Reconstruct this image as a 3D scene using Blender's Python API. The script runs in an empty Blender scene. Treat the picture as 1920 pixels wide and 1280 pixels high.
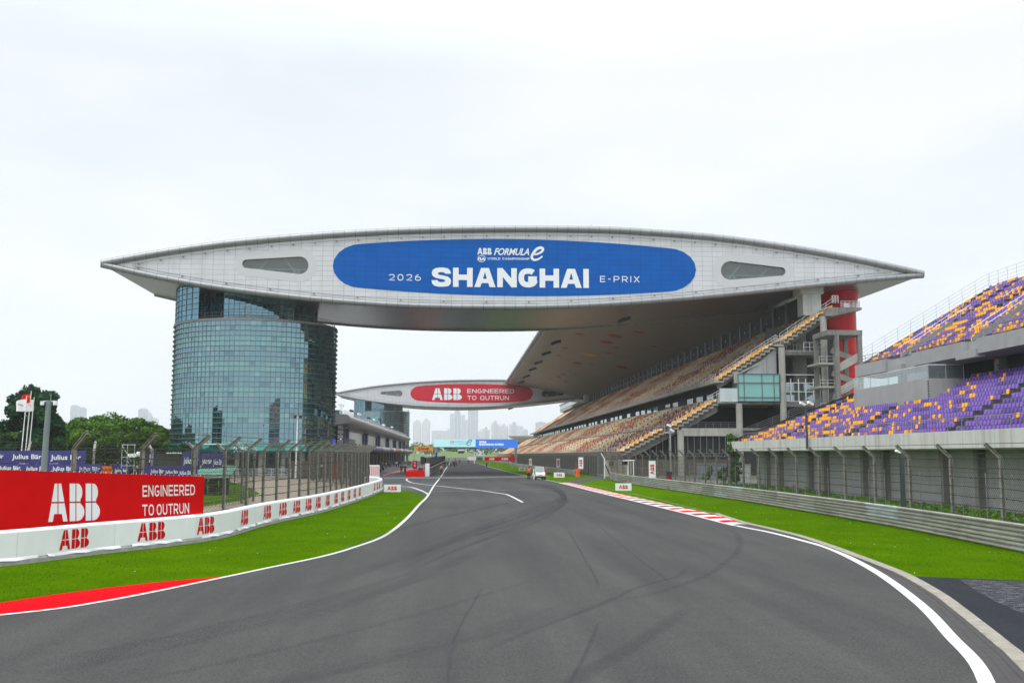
import bpy, bmesh, math, random
import numpy as np
from mathutils import Vector, Matrix
from mathutils.geometry import tessellate_polygon

C = bpy.context.scene
R = math.radians
rng = random.Random(7)
nrg = np.random.default_rng(11)

# ------------------------------------------------------------------ camera
HAZE = 0.00014
FPX, CAM_H = 1900.0, 3.5
PITCH = math.atan(212 / FPX)
YAW = math.atan(100 / FPX * math.cos(PITCH))
cam = bpy.data.cameras.new('camera')
cam.sensor_width = 36.0
cam.lens = 36.0 * FPX / 1920
cam.clip_start, cam.clip_end = 0.1, 20000
camo = bpy.data.objects.new('camera', cam)
C.collection.objects.link(camo)
camo.location = (0, 0, CAM_H)
camo.rotation_euler = (math.pi / 2 + PITCH, 0, -YAW)
C.camera = camo

# ------------------------------------------------------------------ sky, sun, exposure
SUN_EL, SUN_AZ = R(62), R(220)
w = bpy.data.worlds.new('World')
C.world = w
w.use_nodes = True
nt = w.node_tree
nt.nodes.clear()
N = nt.nodes.new
out = N('ShaderNodeOutputWorld')
bg = N('ShaderNodeBackground')
sky = N('ShaderNodeTexSky')
sky.sky_type = 'NISHITA'
sky.sun_disc = False
sky.sun_elevation = SUN_EL
sky.sun_rotation = SUN_AZ
sky.dust_density = 4.0
sky.air_density = 1.0
geo = N('ShaderNodeTexCoord')
sep = N('ShaderNodeSeparateXYZ')
nt.links.new(geo.outputs['Generated'], sep.inputs[0])
# overcast deck: nearly even and bright low down, brighter towards the zenith, faint cloud structure
ramp = N('ShaderNodeValToRGB')
els = ramp.color_ramp.elements
els[0].position, els[0].color = 0.0, (1.06, 1.10, 1.13, 1)
els[1].position, els[1].color = 1.0, (2.2, 2.25, 2.3, 1)
e = els.new(0.36); e.color = (1.0, 1.02, 1.035, 1)
e = els.new(0.62); e.color = (1.75, 1.8, 1.85, 1)
nt.links.new(sep.outputs['Z'], ramp.inputs[0])
mp = N('ShaderNodeMapping')
mp.inputs['Scale'].default_value = (1.6, 1.6, 4.5)
mp.inputs['Location'].default_value = (0.31, 0.12, 0.4)
nt.links.new(geo.outputs['Generated'], mp.inputs[0])
nz = N('ShaderNodeTexNoise')
nz.inputs['Scale'].default_value = 1.5
nz.inputs['Detail'].default_value = 4
nz.inputs['Roughness'].default_value = 0.5
nt.links.new(mp.outputs[0], nz.inputs['Vector'])
cr = N('ShaderNodeValToRGB')
cr.color_ramp.elements[0].position, cr.color_ramp.elements[0].color = 0.34, (0.865, 0.92, 0.965, 1)
cr.color_ramp.elements[1].position, cr.color_ramp.elements[1].color = 0.60, (1.01, 1.01, 1.005, 1)
nt.links.new(nz.outputs['Fac'], cr.inputs[0])
mul = N('ShaderNodeMixRGB'); mul.blend_type = 'MULTIPLY'; mul.inputs[0].default_value = 1
nt.links.new(ramp.outputs[0], mul.inputs[1]); nt.links.new(cr.outputs[0], mul.inputs[2])
skm = N('ShaderNodeMixRGB'); skm.blend_type = 'MULTIPLY'; skm.inputs[0].default_value = 1
skm.inputs[2].default_value = (0.10, 0.10, 0.10, 1)
nt.links.new(sky.outputs[0], skm.inputs[1])
mix = N('ShaderNodeMixRGB'); mix.inputs[0].default_value = 0.94
nt.links.new(skm.outputs[0], mix.inputs[1]); nt.links.new(mul.outputs[0], mix.inputs[2])
nt.links.new(mix.outputs[0], bg.inputs['Color'])
bg.inputs['Strength'].default_value = 1.0
nt.links.new(bg.outputs[0], out.inputs['Surface'])

sun = bpy.data.lights.new('sun', 'SUN')
sun.energy = 1.3
sun.angle = R(50)
sun.color = (1.0, 0.98, 0.95)
suno = bpy.data.objects.new('sun', sun)
C.collection.objects.link(suno)
suno.rotation_euler = (math.pi / 2 - SUN_EL, 0, R(180) - SUN_AZ)
C.view_settings.view_transform = 'Standard'
C.view_settings.look = 'None'
C.view_settings.exposure = 0.0
C.view_settings.gamma = 1.0
C.cycles.transparent_max_bounces = 24
C.cycles.max_bounces = 6
C.cycles.diffuse_bounces = 3
C.cycles.glossy_bounces = 3
C.cycles.volume_bounces = 2
C.cycles.use_denoising = True

# ------------------------------------------------------------------ survey helpers: sight lines onto real planes
_fw = Vector((math.sin(YAW) * math.cos(PITCH), math.cos(YAW) * math.cos(PITCH), math.sin(PITCH)))
_rt = Vector((math.cos(YAW), -math.sin(YAW), 0))
_up = _rt.cross(_fw)
_o = Vector((0, 0, CAM_H))
def ray(px, py): return _fw + _rt * ((px - 960) / FPX) - _up * ((py - 640) / FPX)
def G(px, py, z=0.0):
    r = ray(px, py); return _o + r * ((z - CAM_H) / r.z)
def AY(px, py, Y):
    r = ray(px, py); return _o + r * (Y / r.y)
def XR(px):                                     # X / Y of a sight line at eye level
    r = ray(px, 852); return r.x / r.y
def ZR(py): return (852 - py) / 1900.0

# ------------------------------------------------------------------ mesh helpers
class MB:
    def __init__(s): s.v = []; s.f = []; s.c = []; s.sm = []
    def add(s, vs, fs, col=None, smooth=False):
        b = len(s.v); s.v.extend([tuple(p) for p in vs])
        for f in fs:
            s.f.append([i + b for i in f]); s.c.append(col); s.sm.append(smooth)
        return s
    def box(s, x0, x1, y0, y1, z0, z1, col=None):
        vs = [(x0,y0,z0),(x1,y0,z0),(x1,y1,z0),(x0,y1,z0),(x0,y0,z1),(x1,y0,z1),(x1,y1,z1),(x0,y1,z1)]
        return s.add(vs, [(0,3,2,1),(4,5,6,7),(0,1,5,4),(1,2,6,5),(2,3,7,6),(3,0,4,7)], col)
    def obox(s, c, sx, sy, sz, rz=0.0, col=None, ry=0.0, rx=0.0):
        M = Matrix.Translation(c) @ Matrix.Rotation(rz, 4, 'Z') @ Matrix.Rotation(ry, 4, 'Y') @ Matrix.Rotation(rx, 4, 'X')
        vs = [M @ Vector((x*sx/2, y*sy/2, z*sz/2)) for z in (-1,1) for x, y in ((-1,-1),(1,-1),(1,1),(-1,1))]
        return s.add(vs, [(0,3,2,1),(4,5,6,7),(0,1,5,4),(1,2,6,5),(2,3,7,6),(3,0,4,7)], col)
    def beam(s, p, q, wd, ht, col=None):
        """rectangular bar from p to q, ht measured vertically-ish"""
        p, q = Vector(p), Vector(q); d = (q - p).normalized()
        up = Vector((0,0,1)) if abs(d.z) < 0.95 else Vector((0,1,0))
        sd = d.cross(up).normalized(); u = sd.cross(d)
        vs = []
        for c in (p, q):
            for a, b in ((-1,-1),(1,-1),(1,1),(-1,1)): vs.append(c + sd*a*wd/2 + u*b*ht/2)
        return s.add(vs, [(0,3,2,1),(4,5,6,7),(0,1,5,4),(1,2,6,5),(2,3,7,6),(3,0,4,7)], col)
    def tube(s, pts, r, n=6, col=None, caps=True, r2=None, smooth=True):
        pts = [Vector(p) for p in pts]; m = len(pts); vs = []; fs = []
        for i, p in enumerate(pts):
            d = (pts[min(i+1, m-1)] - pts[max(i-1, 0)])
            if d.length < 1e-9: d = Vector((0,0,1))
            d.normalize()
            a = Vector((0,0,1)) if abs(d.z) < 0.9 else Vector((1,0,0))
            u = d.cross(a).normalized(); v = u.cross(d)
            rr = r if r2 is None else r + (r2 - r) * i / (m - 1)
            for k in range(n):
                t = 2*math.pi*k/n + 0.3
                vs.append(p + u*math.cos(t)*rr + v*math.sin(t)*rr)
        for i in range(m-1):
            for k in range(n):
                fs.append((i*n+k, (i+1)*n+k, (i+1)*n+(k+1) % n, i*n+(k+1) % n))
        s.add(vs, fs, col, smooth)
        if caps:
            s.add([vs[k] for k in range(n)], [tuple(range(n))], col)
            s.add([vs[(m-1)*n+k] for k in range(n)], [tuple(range(n-1, -1, -1))], col)
        return s
    def prism(s, poly, fn, a, b, col=None, caps=True):
        """2-D polygon swept from a to b; fn(u, v, t) -> point"""
        n = len(poly)
        vs = [fn(u, v, a) for u, v in poly] + [fn(u, v, b) for u, v in poly]
        s.add(vs, [(i, (i+1) % n, n+(i+1) % n, n+i) for i in range(n)], col)
        if caps:
            tri = tessellate_polygon([[Vector((u, v, 0)) for u, v in poly]])
            s.add(vs, [tuple(t) for t in tri] + [tuple(n+i for i in t[::-1]) for t in tri], col)
        return s
    def strip(s, A, B, z=None, col=None):
        n = len(A); vs = []
        for p in list(A) + list(B):
            vs.append((p[0], p[1], p[2] if z is None else z))
        return s.add(vs, [(i, n+i, n+i+1, i+1) for i in range(n-1)], col)
    def ball(s, c, rx, ry, rz, nu=8, nv=6, col=None):
        vs = []; fs = []
        for j in range(nv+1):
            t = math.pi*j/nv
            for i in range(nu):
                a = 2*math.pi*i/nu
                vs.append((c[0]+rx*math.sin(t)*math.cos(a), c[1]+ry*math.sin(t)*math.sin(a), c[2]+rz*math.cos(t)))
        for j in range(nv):
            for i in range(nu):
                fs.append((j*nu+i, (j+1)*nu+i, (j+1)*nu+(i+1) % nu, j*nu+(i+1) % nu))
        return s.add(vs, fs, col, True)
    def build(s, name, mat, parent=None, local=False):
        off = Vector((0,0,0))
        if parent is not None and not local:
            p = parent
            while p is not None: off += p.location; p = p.parent
        me = bpy.data.meshes.new(name)
        V = np.array(s.v, dtype=np.float64).reshape(-1, 3) - np.array(off)
        me.from_pydata(V.tolist(), [], s.f)
        if any(s.sm): me.polygons.foreach_set('use_smooth', np.array(s.sm, dtype=bool))
        if any(c is not None for c in s.c):
            at = me.attributes.new('Col', 'FLOAT_COLOR', 'FACE')
            arr = np.array([(c if len(c) == 4 else (*c, 1.0)) if c is not None else (1,1,1,1) for c in s.c], dtype=np.float32)
            at.data.foreach_set('color', arr.ravel())
        me.materials.append(mat)
        me.update()
        return link(name, me, parent)

def link(name, me, parent=None):
    o = bpy.data.objects.new(name, me)
    C.collection.objects.link(o)
    if parent is not None: o.parent = parent
    return o
def np_mesh(name, V, Fc, mat, parent=None, cols=None, smooth=False):
    """V (n,3), Fc (m,k) index array, cols (m,3); in the parent's own space when parent sits at the origin"""
    me = bpy.data.meshes.new(name)
    off = np.zeros(3)
    p = parent
    while p is not None: off += np.array(p.location); p = p.parent
    V = np.asarray(V, dtype=np.float32) - off.astype(np.float32)
    Fc = np.asarray(Fc, dtype=np.int32); m, k = Fc.shape
    me.vertices.add(len(V)); me.vertices.foreach_set('co', V.ravel())
    me.loops.add(m*k); me.loops.foreach_set('vertex_index', Fc.ravel())
    me.polygons.add(m); me.polygons.foreach_set('loop_start', np.arange(0, m*k, k, dtype=np.int32))
    me.update(calc_edges=True)
    if smooth: me.polygons.foreach_set('use_smooth', np.ones(m, dtype=bool))
    if cols is not None:
        at = me.attributes.new('Col', 'FLOAT_COLOR', 'FACE')
        cc = np.ones((m, 4), dtype=np.float32); cc[:, :3] = cols
        at.data.foreach_set('color', cc.ravel())
    me.materials.append(mat); me.validate()
    return link(name, me, parent)
def tag(o, label=None, cat=None, group=None, kind=None):
    if label: o['label'] = label
    if cat: o['category'] = cat
    if group: o['group'] = group
    if kind: o['kind'] = kind
    return o
def thing(name, label, cat, loc=(0,0,0), rz=0.0, group=None):
    o = bpy.data.objects.new(name, None); o.empty_display_size = 0.2
    C.collection.objects.link(o); o.location = loc; o.rotation_euler = (0, 0, rz)
    return tag(o, label, cat, group)
def struct(o): o['kind'] = 'structure'; return o
def copy_tree(o, parent=None):
    c = o.copy(); C.collection.objects.link(c)
    if parent is not None: c.parent = parent
    for ch in list(o.children): copy_tree(ch, c)
    return c
def smooth_path(P, n=8):
    P = [Vector(p) for p in P]; out = []
    for i in range(len(P)-1):
        a = P[max(i-1, 0)]; b = P[i]; c = P[i+1]; d = P[min(i+2, len(P)-1)]
        for k in range(n):
            t = k/n
            out.append(0.5*((2*b) + (c-a)*t + (2*a-5*b+4*c-d)*t*t + (3*b-a-3*c+d)*t**3))
    out.append(P[-1]); return out
def offset_path(P, d):
    out = []
    for i in range(len(P)):
        t = (Vector(P[min(i+1, len(P)-1)]) - Vector(P[max(i-1, 0)])); t.z = 0; t.normalize()
        q = Vector(P[i]) + Vector((t.y, -t.x, 0))*d; out.append(q)
    return out
def path_len(P):
    L = [0.0]
    for a, b in zip(P, P[1:]): L.append(L[-1] + (Vector(b)-Vector(a)).length)
    return L
def on_path(P, L, s):
    s = min(max(s, 0), L[-1])
    for i in range(len(P)-1):
        if L[i+1] >= s:
            t = (s-L[i])/max(L[i+1]-L[i], 1e-9); a, b = Vector(P[i]), Vector(P[i+1])
            d = (b-a).normalized(); return a+(b-a)*t, d
    return Vector(P[-1]), (Vector(P[-1])-Vector(P[-2])).normalized()

# ------------------------------------------------------------------ materials
def newmat(name):
    m = bpy.data.materials.new(name); m.use_nodes = True
    t = m.node_tree; b = t.nodes['Principled BSDF']
    return m, t, b
def M(name, col, rough=0.7, metal=0.0, var=0.12, scale=1.5, bump=0.0, bscale=20.0, attr=False, spec=0.5, streak=0.0, streak_col=(0.08,0.07,0.06), sscale=(1.2,1.2,0.06)):
    """weathered surface: noise variation, optional vertical dirt streaks, optional bump; attr: colour from the face attribute"""
    m, t, b = newmat(name); Nn = t.nodes.new; L = t.links.new
    tc = Nn('ShaderNodeTexCoord')
    if attr:
        a = Nn('ShaderNodeAttribute'); a.attribute_name = 'Col'; base = a.outputs['Color']
    else:
        a = Nn('ShaderNodeRGB'); a.outputs[0].default_value = (*col, 1); base = a.outputs[0]
    if var:
        n = Nn('ShaderNodeTexNoise'); n.inputs['Scale'].default_value = scale; n.inputs['Detail'].default_value = 5; n.inputs['Roughness'].default_value = 0.62
        L(tc.outputs['Object'], n.inputs['Vector'])
        mr = Nn('ShaderNodeMapRange'); mr.inputs[1].default_value = 0.25; mr.inputs[2].default_value = 0.75
        mr.inputs[3].default_value = 1-var; mr.inputs[4].default_value = 1+var
        L(n.outputs['Fac'], mr.inputs[0])
        mm = Nn('ShaderNodeMixRGB'); mm.blend_type = 'MULTIPLY'; mm.inputs[0].default_value = 1
        L(base, mm.inputs[1]); L(mr.outputs[0], mm.inputs[2]); base = mm.outputs[0]
    if streak:
        mp = Nn('ShaderNodeMapping'); mp.inputs['Scale'].default_value = sscale
        L(tc.outputs['Object'], mp.inputs[0])
        n2 = Nn('ShaderNodeTexNoise'); n2.inputs['Scale'].default_value = 1.0; n2.inputs['Detail'].default_value = 4; n2.inputs['Roughness'].default_value = 0.65
        L(mp.outputs[0], n2.inputs['Vector'])
        mr2 = Nn('ShaderNodeMapRange'); mr2.inputs[1].default_value = 0.5; mr2.inputs[2].default_value = 0.72; mr2.inputs[3].default_value = 0; mr2.inputs[4].default_value = streak
        L(n2.outputs['Fac'], mr2.inputs[0])
        m2 = Nn('ShaderNodeMixRGB'); L(mr2.outputs[0], m2.inputs[0]); L(base, m2.inputs[1]); m2.inputs[2].default_value = (*streak_col, 1); base = m2.outputs[0]
    L(base, b.inputs['Base Color'])
    b.inputs['Roughness'].default_value = rough; b.inputs['Metallic'].default_value = metal
    b.inputs['Specular IOR Level'].default_value = spec
    if bump:
        n3 = Nn('ShaderNodeTexNoise'); n3.inputs['Scale'].default_value = bscale; n3.inputs['Detail'].default_value = 4
        L(tc.outputs['Object'], n3.inputs['Vector'])
        bp = Nn('ShaderNodeBump'); bp.inputs['Strength'].default_value = bump; bp.inputs['Distance'].default_value = 0.02
        L(n3.outputs['Fac'], bp.inputs['Height']); L(bp.outputs[0], b.inputs['Normal'])
    return m
def seams(m, pitches, width=0.035, dark=0.45, jitter=0.06):
    """thin panel joints at the given pitch along object x, y, z (0 = none) plus slight tone change from panel to panel"""
    t = m.node_tree; Nn = t.nodes.new; L = t.links.new
    b = t.nodes['Principled BSDF']
    src = b.inputs['Base Color'].links[0].from_socket
    tc = Nn('ShaderNodeTexCoord'); sp = Nn('ShaderNodeSeparateXYZ'); L(tc.outputs['Object'], sp.inputs[0])
    line = None; cells = []
    for ax, p in zip('XYZ', pitches):
        if not p: continue
        dv = Nn('ShaderNodeMath'); dv.operation = 'DIVIDE'; L(sp.outputs[ax], dv.inputs[0]); dv.inputs[1].default_value = p
        fr = Nn('ShaderNodeMath'); fr.operation = 'FRACT'; L(dv.outputs[0], fr.inputs[0])
        fl = Nn('ShaderNodeMath'); fl.operation = 'FLOOR'; L(dv.outputs[0], fl.inputs[0]); cells.append(fl.outputs[0])
        lt = Nn('ShaderNodeMath'); lt.operation = 'LESS_THAN'; L(fr.outputs[0], lt.inputs[0]); lt.inputs[1].default_value = width/p
        if line is None: line = lt.outputs[0]
        else:
            mx = Nn('ShaderNodeMath'); mx.operation = 'MAXIMUM'; L(line, mx.inputs[0]); L(lt.outputs[0], mx.inputs[1]); line = mx.outputs[0]
    if jitter:
        cb = Nn('ShaderNodeCombineXYZ')
        for i, c in enumerate(cells): L(c, cb.inputs[i])
        wn = Nn('ShaderNodeTexWhiteNoise'); L(cb.outputs[0], wn.inputs['Vector'])
        mr = Nn('ShaderNodeMapRange'); mr.inputs[3].default_value = 1-jitter; mr.inputs[4].default_value = 1+jitter; L(wn.outputs['Value'], mr.inputs[0])
        mm = Nn('ShaderNodeMixRGB'); mm.blend_type = 'MULTIPLY'; mm.inputs[0].default_value = 1; L(src, mm.inputs[1]); L(mr.outputs[0], mm.inputs[2]); src = mm.outputs[0]
    md = Nn('ShaderNodeMixRGB'); md.blend_type = 'MULTIPLY'; L(line, md.inputs[0]); L(src, md.inputs[1]); md.inputs[2].default_value = (dark, dark, dark, 1)
    L(md.outputs[0], b.inputs['Base Color'])
    return m
def glass_mat(name, tint, refl, body, rough=0.03, attr=True):
    """coated curtain-wall glass: mirror coat over a dark body, tone from the pane's own attribute"""
    m, t, b = newmat(name); Nn = t.nodes.new; L = t.links.new
    t.nodes.remove(b); o = t.nodes['Material Output']
    g = Nn('ShaderNodeBsdfGlossy'); g.inputs['Roughness'].default_value = rough
    d = Nn('ShaderNodeBsdfDiffuse')
    if attr:
        a = Nn('ShaderNodeAttribute'); a.attribute_name = 'Col'
        for s_, c in ((g, tint), (d, body)):
            mm = Nn('ShaderNodeMixRGB'); mm.blend_type = 'MULTIPLY'; mm.inputs[0].default_value = 1
            L(a.outputs['Color'], mm.inputs[1]); mm.inputs[2].default_value = (*c, 1); L(mm.outputs[0], s_.inputs['Color'])
    else:
        g.inputs['Color'].default_value = (*tint, 1); d.inputs['Color'].default_value = (*body, 1)
    lw = Nn('ShaderNodeLayerWeight'); lw.inputs[0].default_value = 0.25
    mr = Nn('ShaderNodeMapRange'); mr.inputs[3].default_value = refl; mr.inputs[4].default_value = min(1, refl+0.35); L(lw.outputs['Fresnel'], mr.inputs[0])
    mx = Nn('ShaderNodeMixShader'); L(mr.outputs[0], mx.inputs[0]); L(d.outputs[0], mx.inputs[1]); L(g.outputs[0], mx.inputs[2])
    L(mx.outputs[0], o.inputs['Surface'])
    return m
def clear_glass(name, tint=(0.8,0.9,0.9), refl=0.12, alpha=0.35):
    m, t, b = newmat(name); Nn = t.nodes.new; L = t.links.new
    t.nodes.remove(b); o = t.nodes['Material Output']
    tr = Nn('ShaderNodeBsdfTransparent'); tr.inputs[0].default_value = (*tint, 1)
    df = Nn('ShaderNodeBsdfDiffuse'); df.inputs[0].default_value = (*tint, 1)
    g = Nn('ShaderNodeBsdfGlossy'); g.inputs['Roughness'].default_value = 0.03
    m1 = Nn('ShaderNodeMixShader'); m1.inputs[0].default_value = alpha; L(tr.outputs[0], m1.inputs[1]); L(df.outputs[0], m1.inputs[2])
    m2 = Nn('ShaderNodeMixShader'); m2.inputs[0].default_value = refl; L(m1.outputs[0], m2.inputs[1]); L(g.outputs[0], m2.inputs[2])
    L(m2.outputs[0], o.inputs['Surface']); return m
def emit_attr(name, strength=1.0, col=None):
    m, t, b = newmat(name)
    b.inputs['Base Color'].default_value = (0.02,0.02,0.02,1)
    b.inputs['Emission Color'].default_value = (*col, 1); b.inputs['Emission Strength'].default_value = strength
    b.inputs['Roughness'].default_value = 0.4
    return m

# ------------------------------------------------------------------ lettering
_tc = {}
def text2d(s, bold=0.0, shear=0.0, space=1.0):
    """flat triangulated lettering, cap height 1, starting at x = 0; returns verts (x, y), faces, width"""
    k = (s, bold, shear, space)
    if k in _tc: return _tc[k]
    cu = bpy.data.curves.new('lettering', 'FONT'); cu.body = s; cu.size = 1.0; cu.offset = bold; cu.shear = shear; cu.space_character = space
    cu.resolution_u = 3; cu.fill_mode = 'FRONT'
    o = bpy.data.objects.new('lettering', cu); C.collection.objects.link(o)
    dg = bpy.context.evaluated_depsgraph_get(); me = o.evaluated_get(dg).to_mesh()
    V = [(v.co.x, v.co.y) for v in me.vertices]; Fs = [tuple(p.vertices) for p in me.polygons]
    o.evaluated_get(dg).to_mesh_clear(); bpy.data.objects.remove(o); bpy.data.curves.remove(cu)
    x0 = min(v[0] for v in V); x1 = max(v[0] for v in V); cap = 0.729
    V = [((x-x0)/cap, y/cap) for x, y in V]
    _tc[k] = (V, Fs, (x1-x0)/cap); return _tc[k]
def abb2d():
    """three split capitals: returns verts, faces, width (height 1)"""
    if 'abb' in _tc: return _tc['abb']
    polys = []; g = 0.018
    def arc(cx, cy, r_x, r_y, a0, a1, n=7): return [(cx+r_x*math.cos(R(a0+(a1-a0)*i/n)), cy+r_y*math.sin(R(a0+(a1-a0)*i/n))) for i in range(n+1)]
    # A: left and right halves above and below the cross gap
    cx = 0.36
    def lx(y): return 0.0 + 0.24*y
    polys.append([(lx(0.52), 0.52), (cx-g, 0.52), (cx-g, 1), (lx(1), 1)])
    polys.append([(0, 0), (0.165, 0), (0.215, 0.2), (cx-g, 0.2), (cx-g, 0.48), (lx(0.48), 0.48)])
    polys += [[(2*cx-x, y) for x, y in reversed(p)] for p in polys[:2]]
    for bx in (0.80, 1.42):
        st = 0.24
        polys.append([(bx, 0.52), (bx+st-g, 0.52), (bx+st-g, 1), (bx, 1)])
        polys.append([(bx, 0), (bx+st-g, 0), (bx+st-g, 0.48), (bx, 0.48)])
        polys.append([(bx+st+g, 0.52)] + [(bx+st+0.17, 0.52)] + arc(bx+st+0.06, 0.765, 0.19, 0.235, -52, 90) + [(bx+st+g, 1)])
        polys.append([(bx+st+g, 0)] + arc(bx+st+0.06, 0.24, 0.27, 0.24, -90, 62) + [(bx+st+0.17, 0.48), (bx+st+g, 0.48)])
    V = []; Fs = []
    for p in polys:
        b = len(V); V += p
        for t in tessellate_polygon([[Vector((x, y, 0)) for x, y in p]]): Fs.append(tuple(b+i for i in t))
    _tc['abb'] = (V, Fs, 1.42+0.24+0.33); return _tc['abb']
# wide monoline capitals drawn as strokes: polylines in a box of height 1 and the given width
def _arc(cx, cy, rx, ry, a0, a1, n=10, e=0.82):
    out = []
    for i in range(n+1):
        a = R(a0+(a1-a0)*i/n); c, s_ = math.cos(a), math.sin(a)
        out.append((cx+rx*math.copysign(abs(c)**e, c), cy+ry*math.copysign(abs(s_)**e, s_)))
    return out
def _glyph(ch, w, t):
    """strokes of one capital, pen width t, outer box w x 1"""
    h = t/2; l, r, b, u, m_, c = h, w-h, h, 1-h, 0.5, w/2
    o = _arc(c, .5, c-h, .5-h, 90, 450, 28)
    bowl = lambda y0, y1, k=0.0: [(l-h, y1), (c, y1)] + _arc(c, (y0+y1)/2, r-c-k, (y1-y0)/2, 90, -90, 10)[1:-1] + [(c, y0), (l-h, y0)]
    bar = lambda x: [(x, 0), (x, 1)]
    G_ = {'A': [[(h*.9, 0), (c-t*.10, 1)], [(w-h*.9, 0), (c+t*.10, 1)], [(w*.22, .27), (w*.78, .27)]],
     'B': [bar(l), bowl(.5, u, .04), bowl(b, .5)], 'C': [_arc(c, .5, c-h, .5-h, 42, 318, 24)],
     'D': [bar(l), [(l, u), (c*.8, u)] + _arc(c*.8, .5, r-c*.8, .5-h, 90, -90, 16)[1:-1] + [(c*.8, b), (l, b)]],
     'E': [bar(l), [(l, u), (w, u)], [(l, m_), (w*.94, m_)], [(l, b), (w, b)]], 'F': [bar(l), [(l, u), (w, u)], [(l, m_), (w*.9, m_)]],
     'G': [_arc(c, .5, c-h, .5-h, 48, 345, 24), [(r+h*.6, .44), (c, .44)]], 'H': [bar(l), bar(r), [(l, m_), (r, m_)]], 'I': [bar(c)],
     'L': [bar(l), [(l, b), (w, b)]], 'M': [bar(l), bar(r), [(l, 1-h*.4), (c, .12), (r, 1-h*.4)]], 'N': [bar(l), bar(r), [(l, 1-h*.5), (r, h*.5)]], 'O': [o], '0': [o],
     'P': [bar(l), bowl(.42, u)], 'R': [bar(l), bowl(.42, u), [(c, .42), (r, 0)]],
     'S': [_arc(c, .74, c-h, .26-h+t*.25-t*.25, 28, 270, 16) + _arc(c, .26, c-h, .26-h, 90, -152, 16)[1:]],
     'T': [[(0, u), (w, u)], bar(c)], 'U': [[(l, 1), (l, .45)] + _arc(c, .45, c-h, .45-h, 180, 360, 14) + [(r, .45), (r, 1)]],
     'V': [[(h*.8, 1), (c, 0), (w-h*.8, 1)]], 'W': [[(h*.7, 1), (w*.27, h*.3), (c, .95), (w*.73, h*.3), (w-h*.7, 1)]], 'X': [[(h*.7, 0), (w-h*.7, 1)], [(h*.7, 1), (w-h*.7, 0)]],
     '-': [[(w*.1, m_), (w*.9, m_)]], '2': [_arc(c, .69, c-h, .31-h, 165, -35, 14) + [(l+h*.2, b), (w, b)]],
     '6': [_arc(c, .32, c-h, .32-h, 90, 450, 24), _arc(w*.98, .36, w*.98-h, .64-h*.6, 178, 108, 10)]}
    return G_.get(ch, [])
def block2d(s, t=0.14, wide=0.95, gap=0.2):
    k = ('blk', s, t, wide, gap)
    if k in _tc: return _tc[k]
    V, Fs, x, lay = [], [], 0.0, 0
    for ch in s:
        if ch == ' ': x += wide*0.55+gap; continue
        w = {'I': t, '-': wide*0.55, 'M': wide*1.15, 'W': wide*1.35, 'A': wide*1.08, 'O': wide*1.06, 'L': wide*0.85, 'F': wide*0.88, 'E': wide*0.90}.get(ch, wide)
        if t > 0.2 and ch in 'SA':               # heavy S and A are drawn as outlines
            S_ = [[(.98,.68),(.94,.84),(.82,.96),(.6,1.0),(.4,1.0),(.18,.96),(.05,.86),(.01,.71),(.05,.57),(.18,.47),(.42,.415),(.58,.39),(.66,.36),(.69,.31),(.66,.262),(.58,.24),(.45,.24),(.35,.265),(.30,.34),(.0,.34),(.03,.17),(.15,.05),(.35,0),(.62,0),(.84,.035),(.96,.14),(.99,.29),(.95,.43),(.82,.53),(.6,.585),(.42,.61),(.34,.64),(.32,.69),(.35,.738),(.44,.76),(.55,.76),(.64,.738),(.69,.68)]]
            A_ = [[(0,0),(.30,0),(.37,.21),(w-.37,.21),(w-.30,0),(w,0),(w/2+.20,1),(w/2-.20,1)], [(.445,.43),(w/2,.80),(w-.445,.43)]]
            lp_ = S_ if ch == 'S' else A_; flat_ = [q for l_ in lp_ for q in l_]; base = len(V)
            V += [(x+q[0], q[1], 0) for q in flat_]
            Fs += [tuple(base+i for i in f) for f in tessellate_polygon([[Vector((*q, 0)) for q in l_] for l_ in lp_])]
            x += w+gap; continue
        for pl_ in _glyph(ch, w, t):
            n = len(pl_); base = len(V); cl = n > 6 and (pl_[0][0]-pl_[-1][0])**2+(pl_[0][1]-pl_[-1][1])**2 < 1e-6
            for i in range(n):
                p = Vector(pl_[i]); a = Vector(pl_[i-1 if i else (n-2 if cl else 0)]); b_ = Vector(pl_[i+1 if i < n-1 else (1 if cl else n-1)])
                d1 = (p-a) if (p-a).length > 1e-9 else (b_-p); d2 = (b_-p) if (b_-p).length > 1e-9 else (p-a)
                d1 = d1.normalized(); d2 = d2.normalized(); n1 = Vector((-d1.y, d1.x)); n2 = Vector((-d2.y, d2.x)); mm_ = n1+n2
                mm_ = mm_.normalized() if mm_.length > 1e-6 else n1
                sc_ = min(1.6, 1/max(0.35, mm_.dot(n1)))
                for sg in (1, -1): V.append((x+p.x+mm_.x*sg*t/2*sc_, p.y+mm_.y*sg*t/2*sc_, lay))
            Fs += [(base+2*i, base+2*i+1, base+2*i+3, base+2*i+2) for i in range(n-1)]; lay = (lay+1) % 4
        x += w+gap
    _tc[k] = (V, Fs, x-gap); return _tc[k]
def put2d(mb, art, o, ux, uy, h, wid=None, anchor=0.0, col=None, normal=None):
    """lay 2-D lettering on a plane: o origin (baseline), ux/uy unit vectors, h cap height, wid total width"""
    V, Fs, w0 = art
    sx = h if wid is None else wid/w0
    o = Vector(o); ux = Vector(ux); uy = Vector(uy)
    nrm = ux.cross(uy).normalized()
    pts = [o + ux*((q[0] - anchor*w0)*sx) + uy*(q[1]*h) + nrm*(0.004*(q[2] if len(q) > 2 else 0)) for q in V]
    if normal is not None and nrm.dot(Vector(normal)) < 0: Fs = [f[::-1] for f in Fs]
    mb.add(pts, Fs, col); return w0*sx
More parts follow.
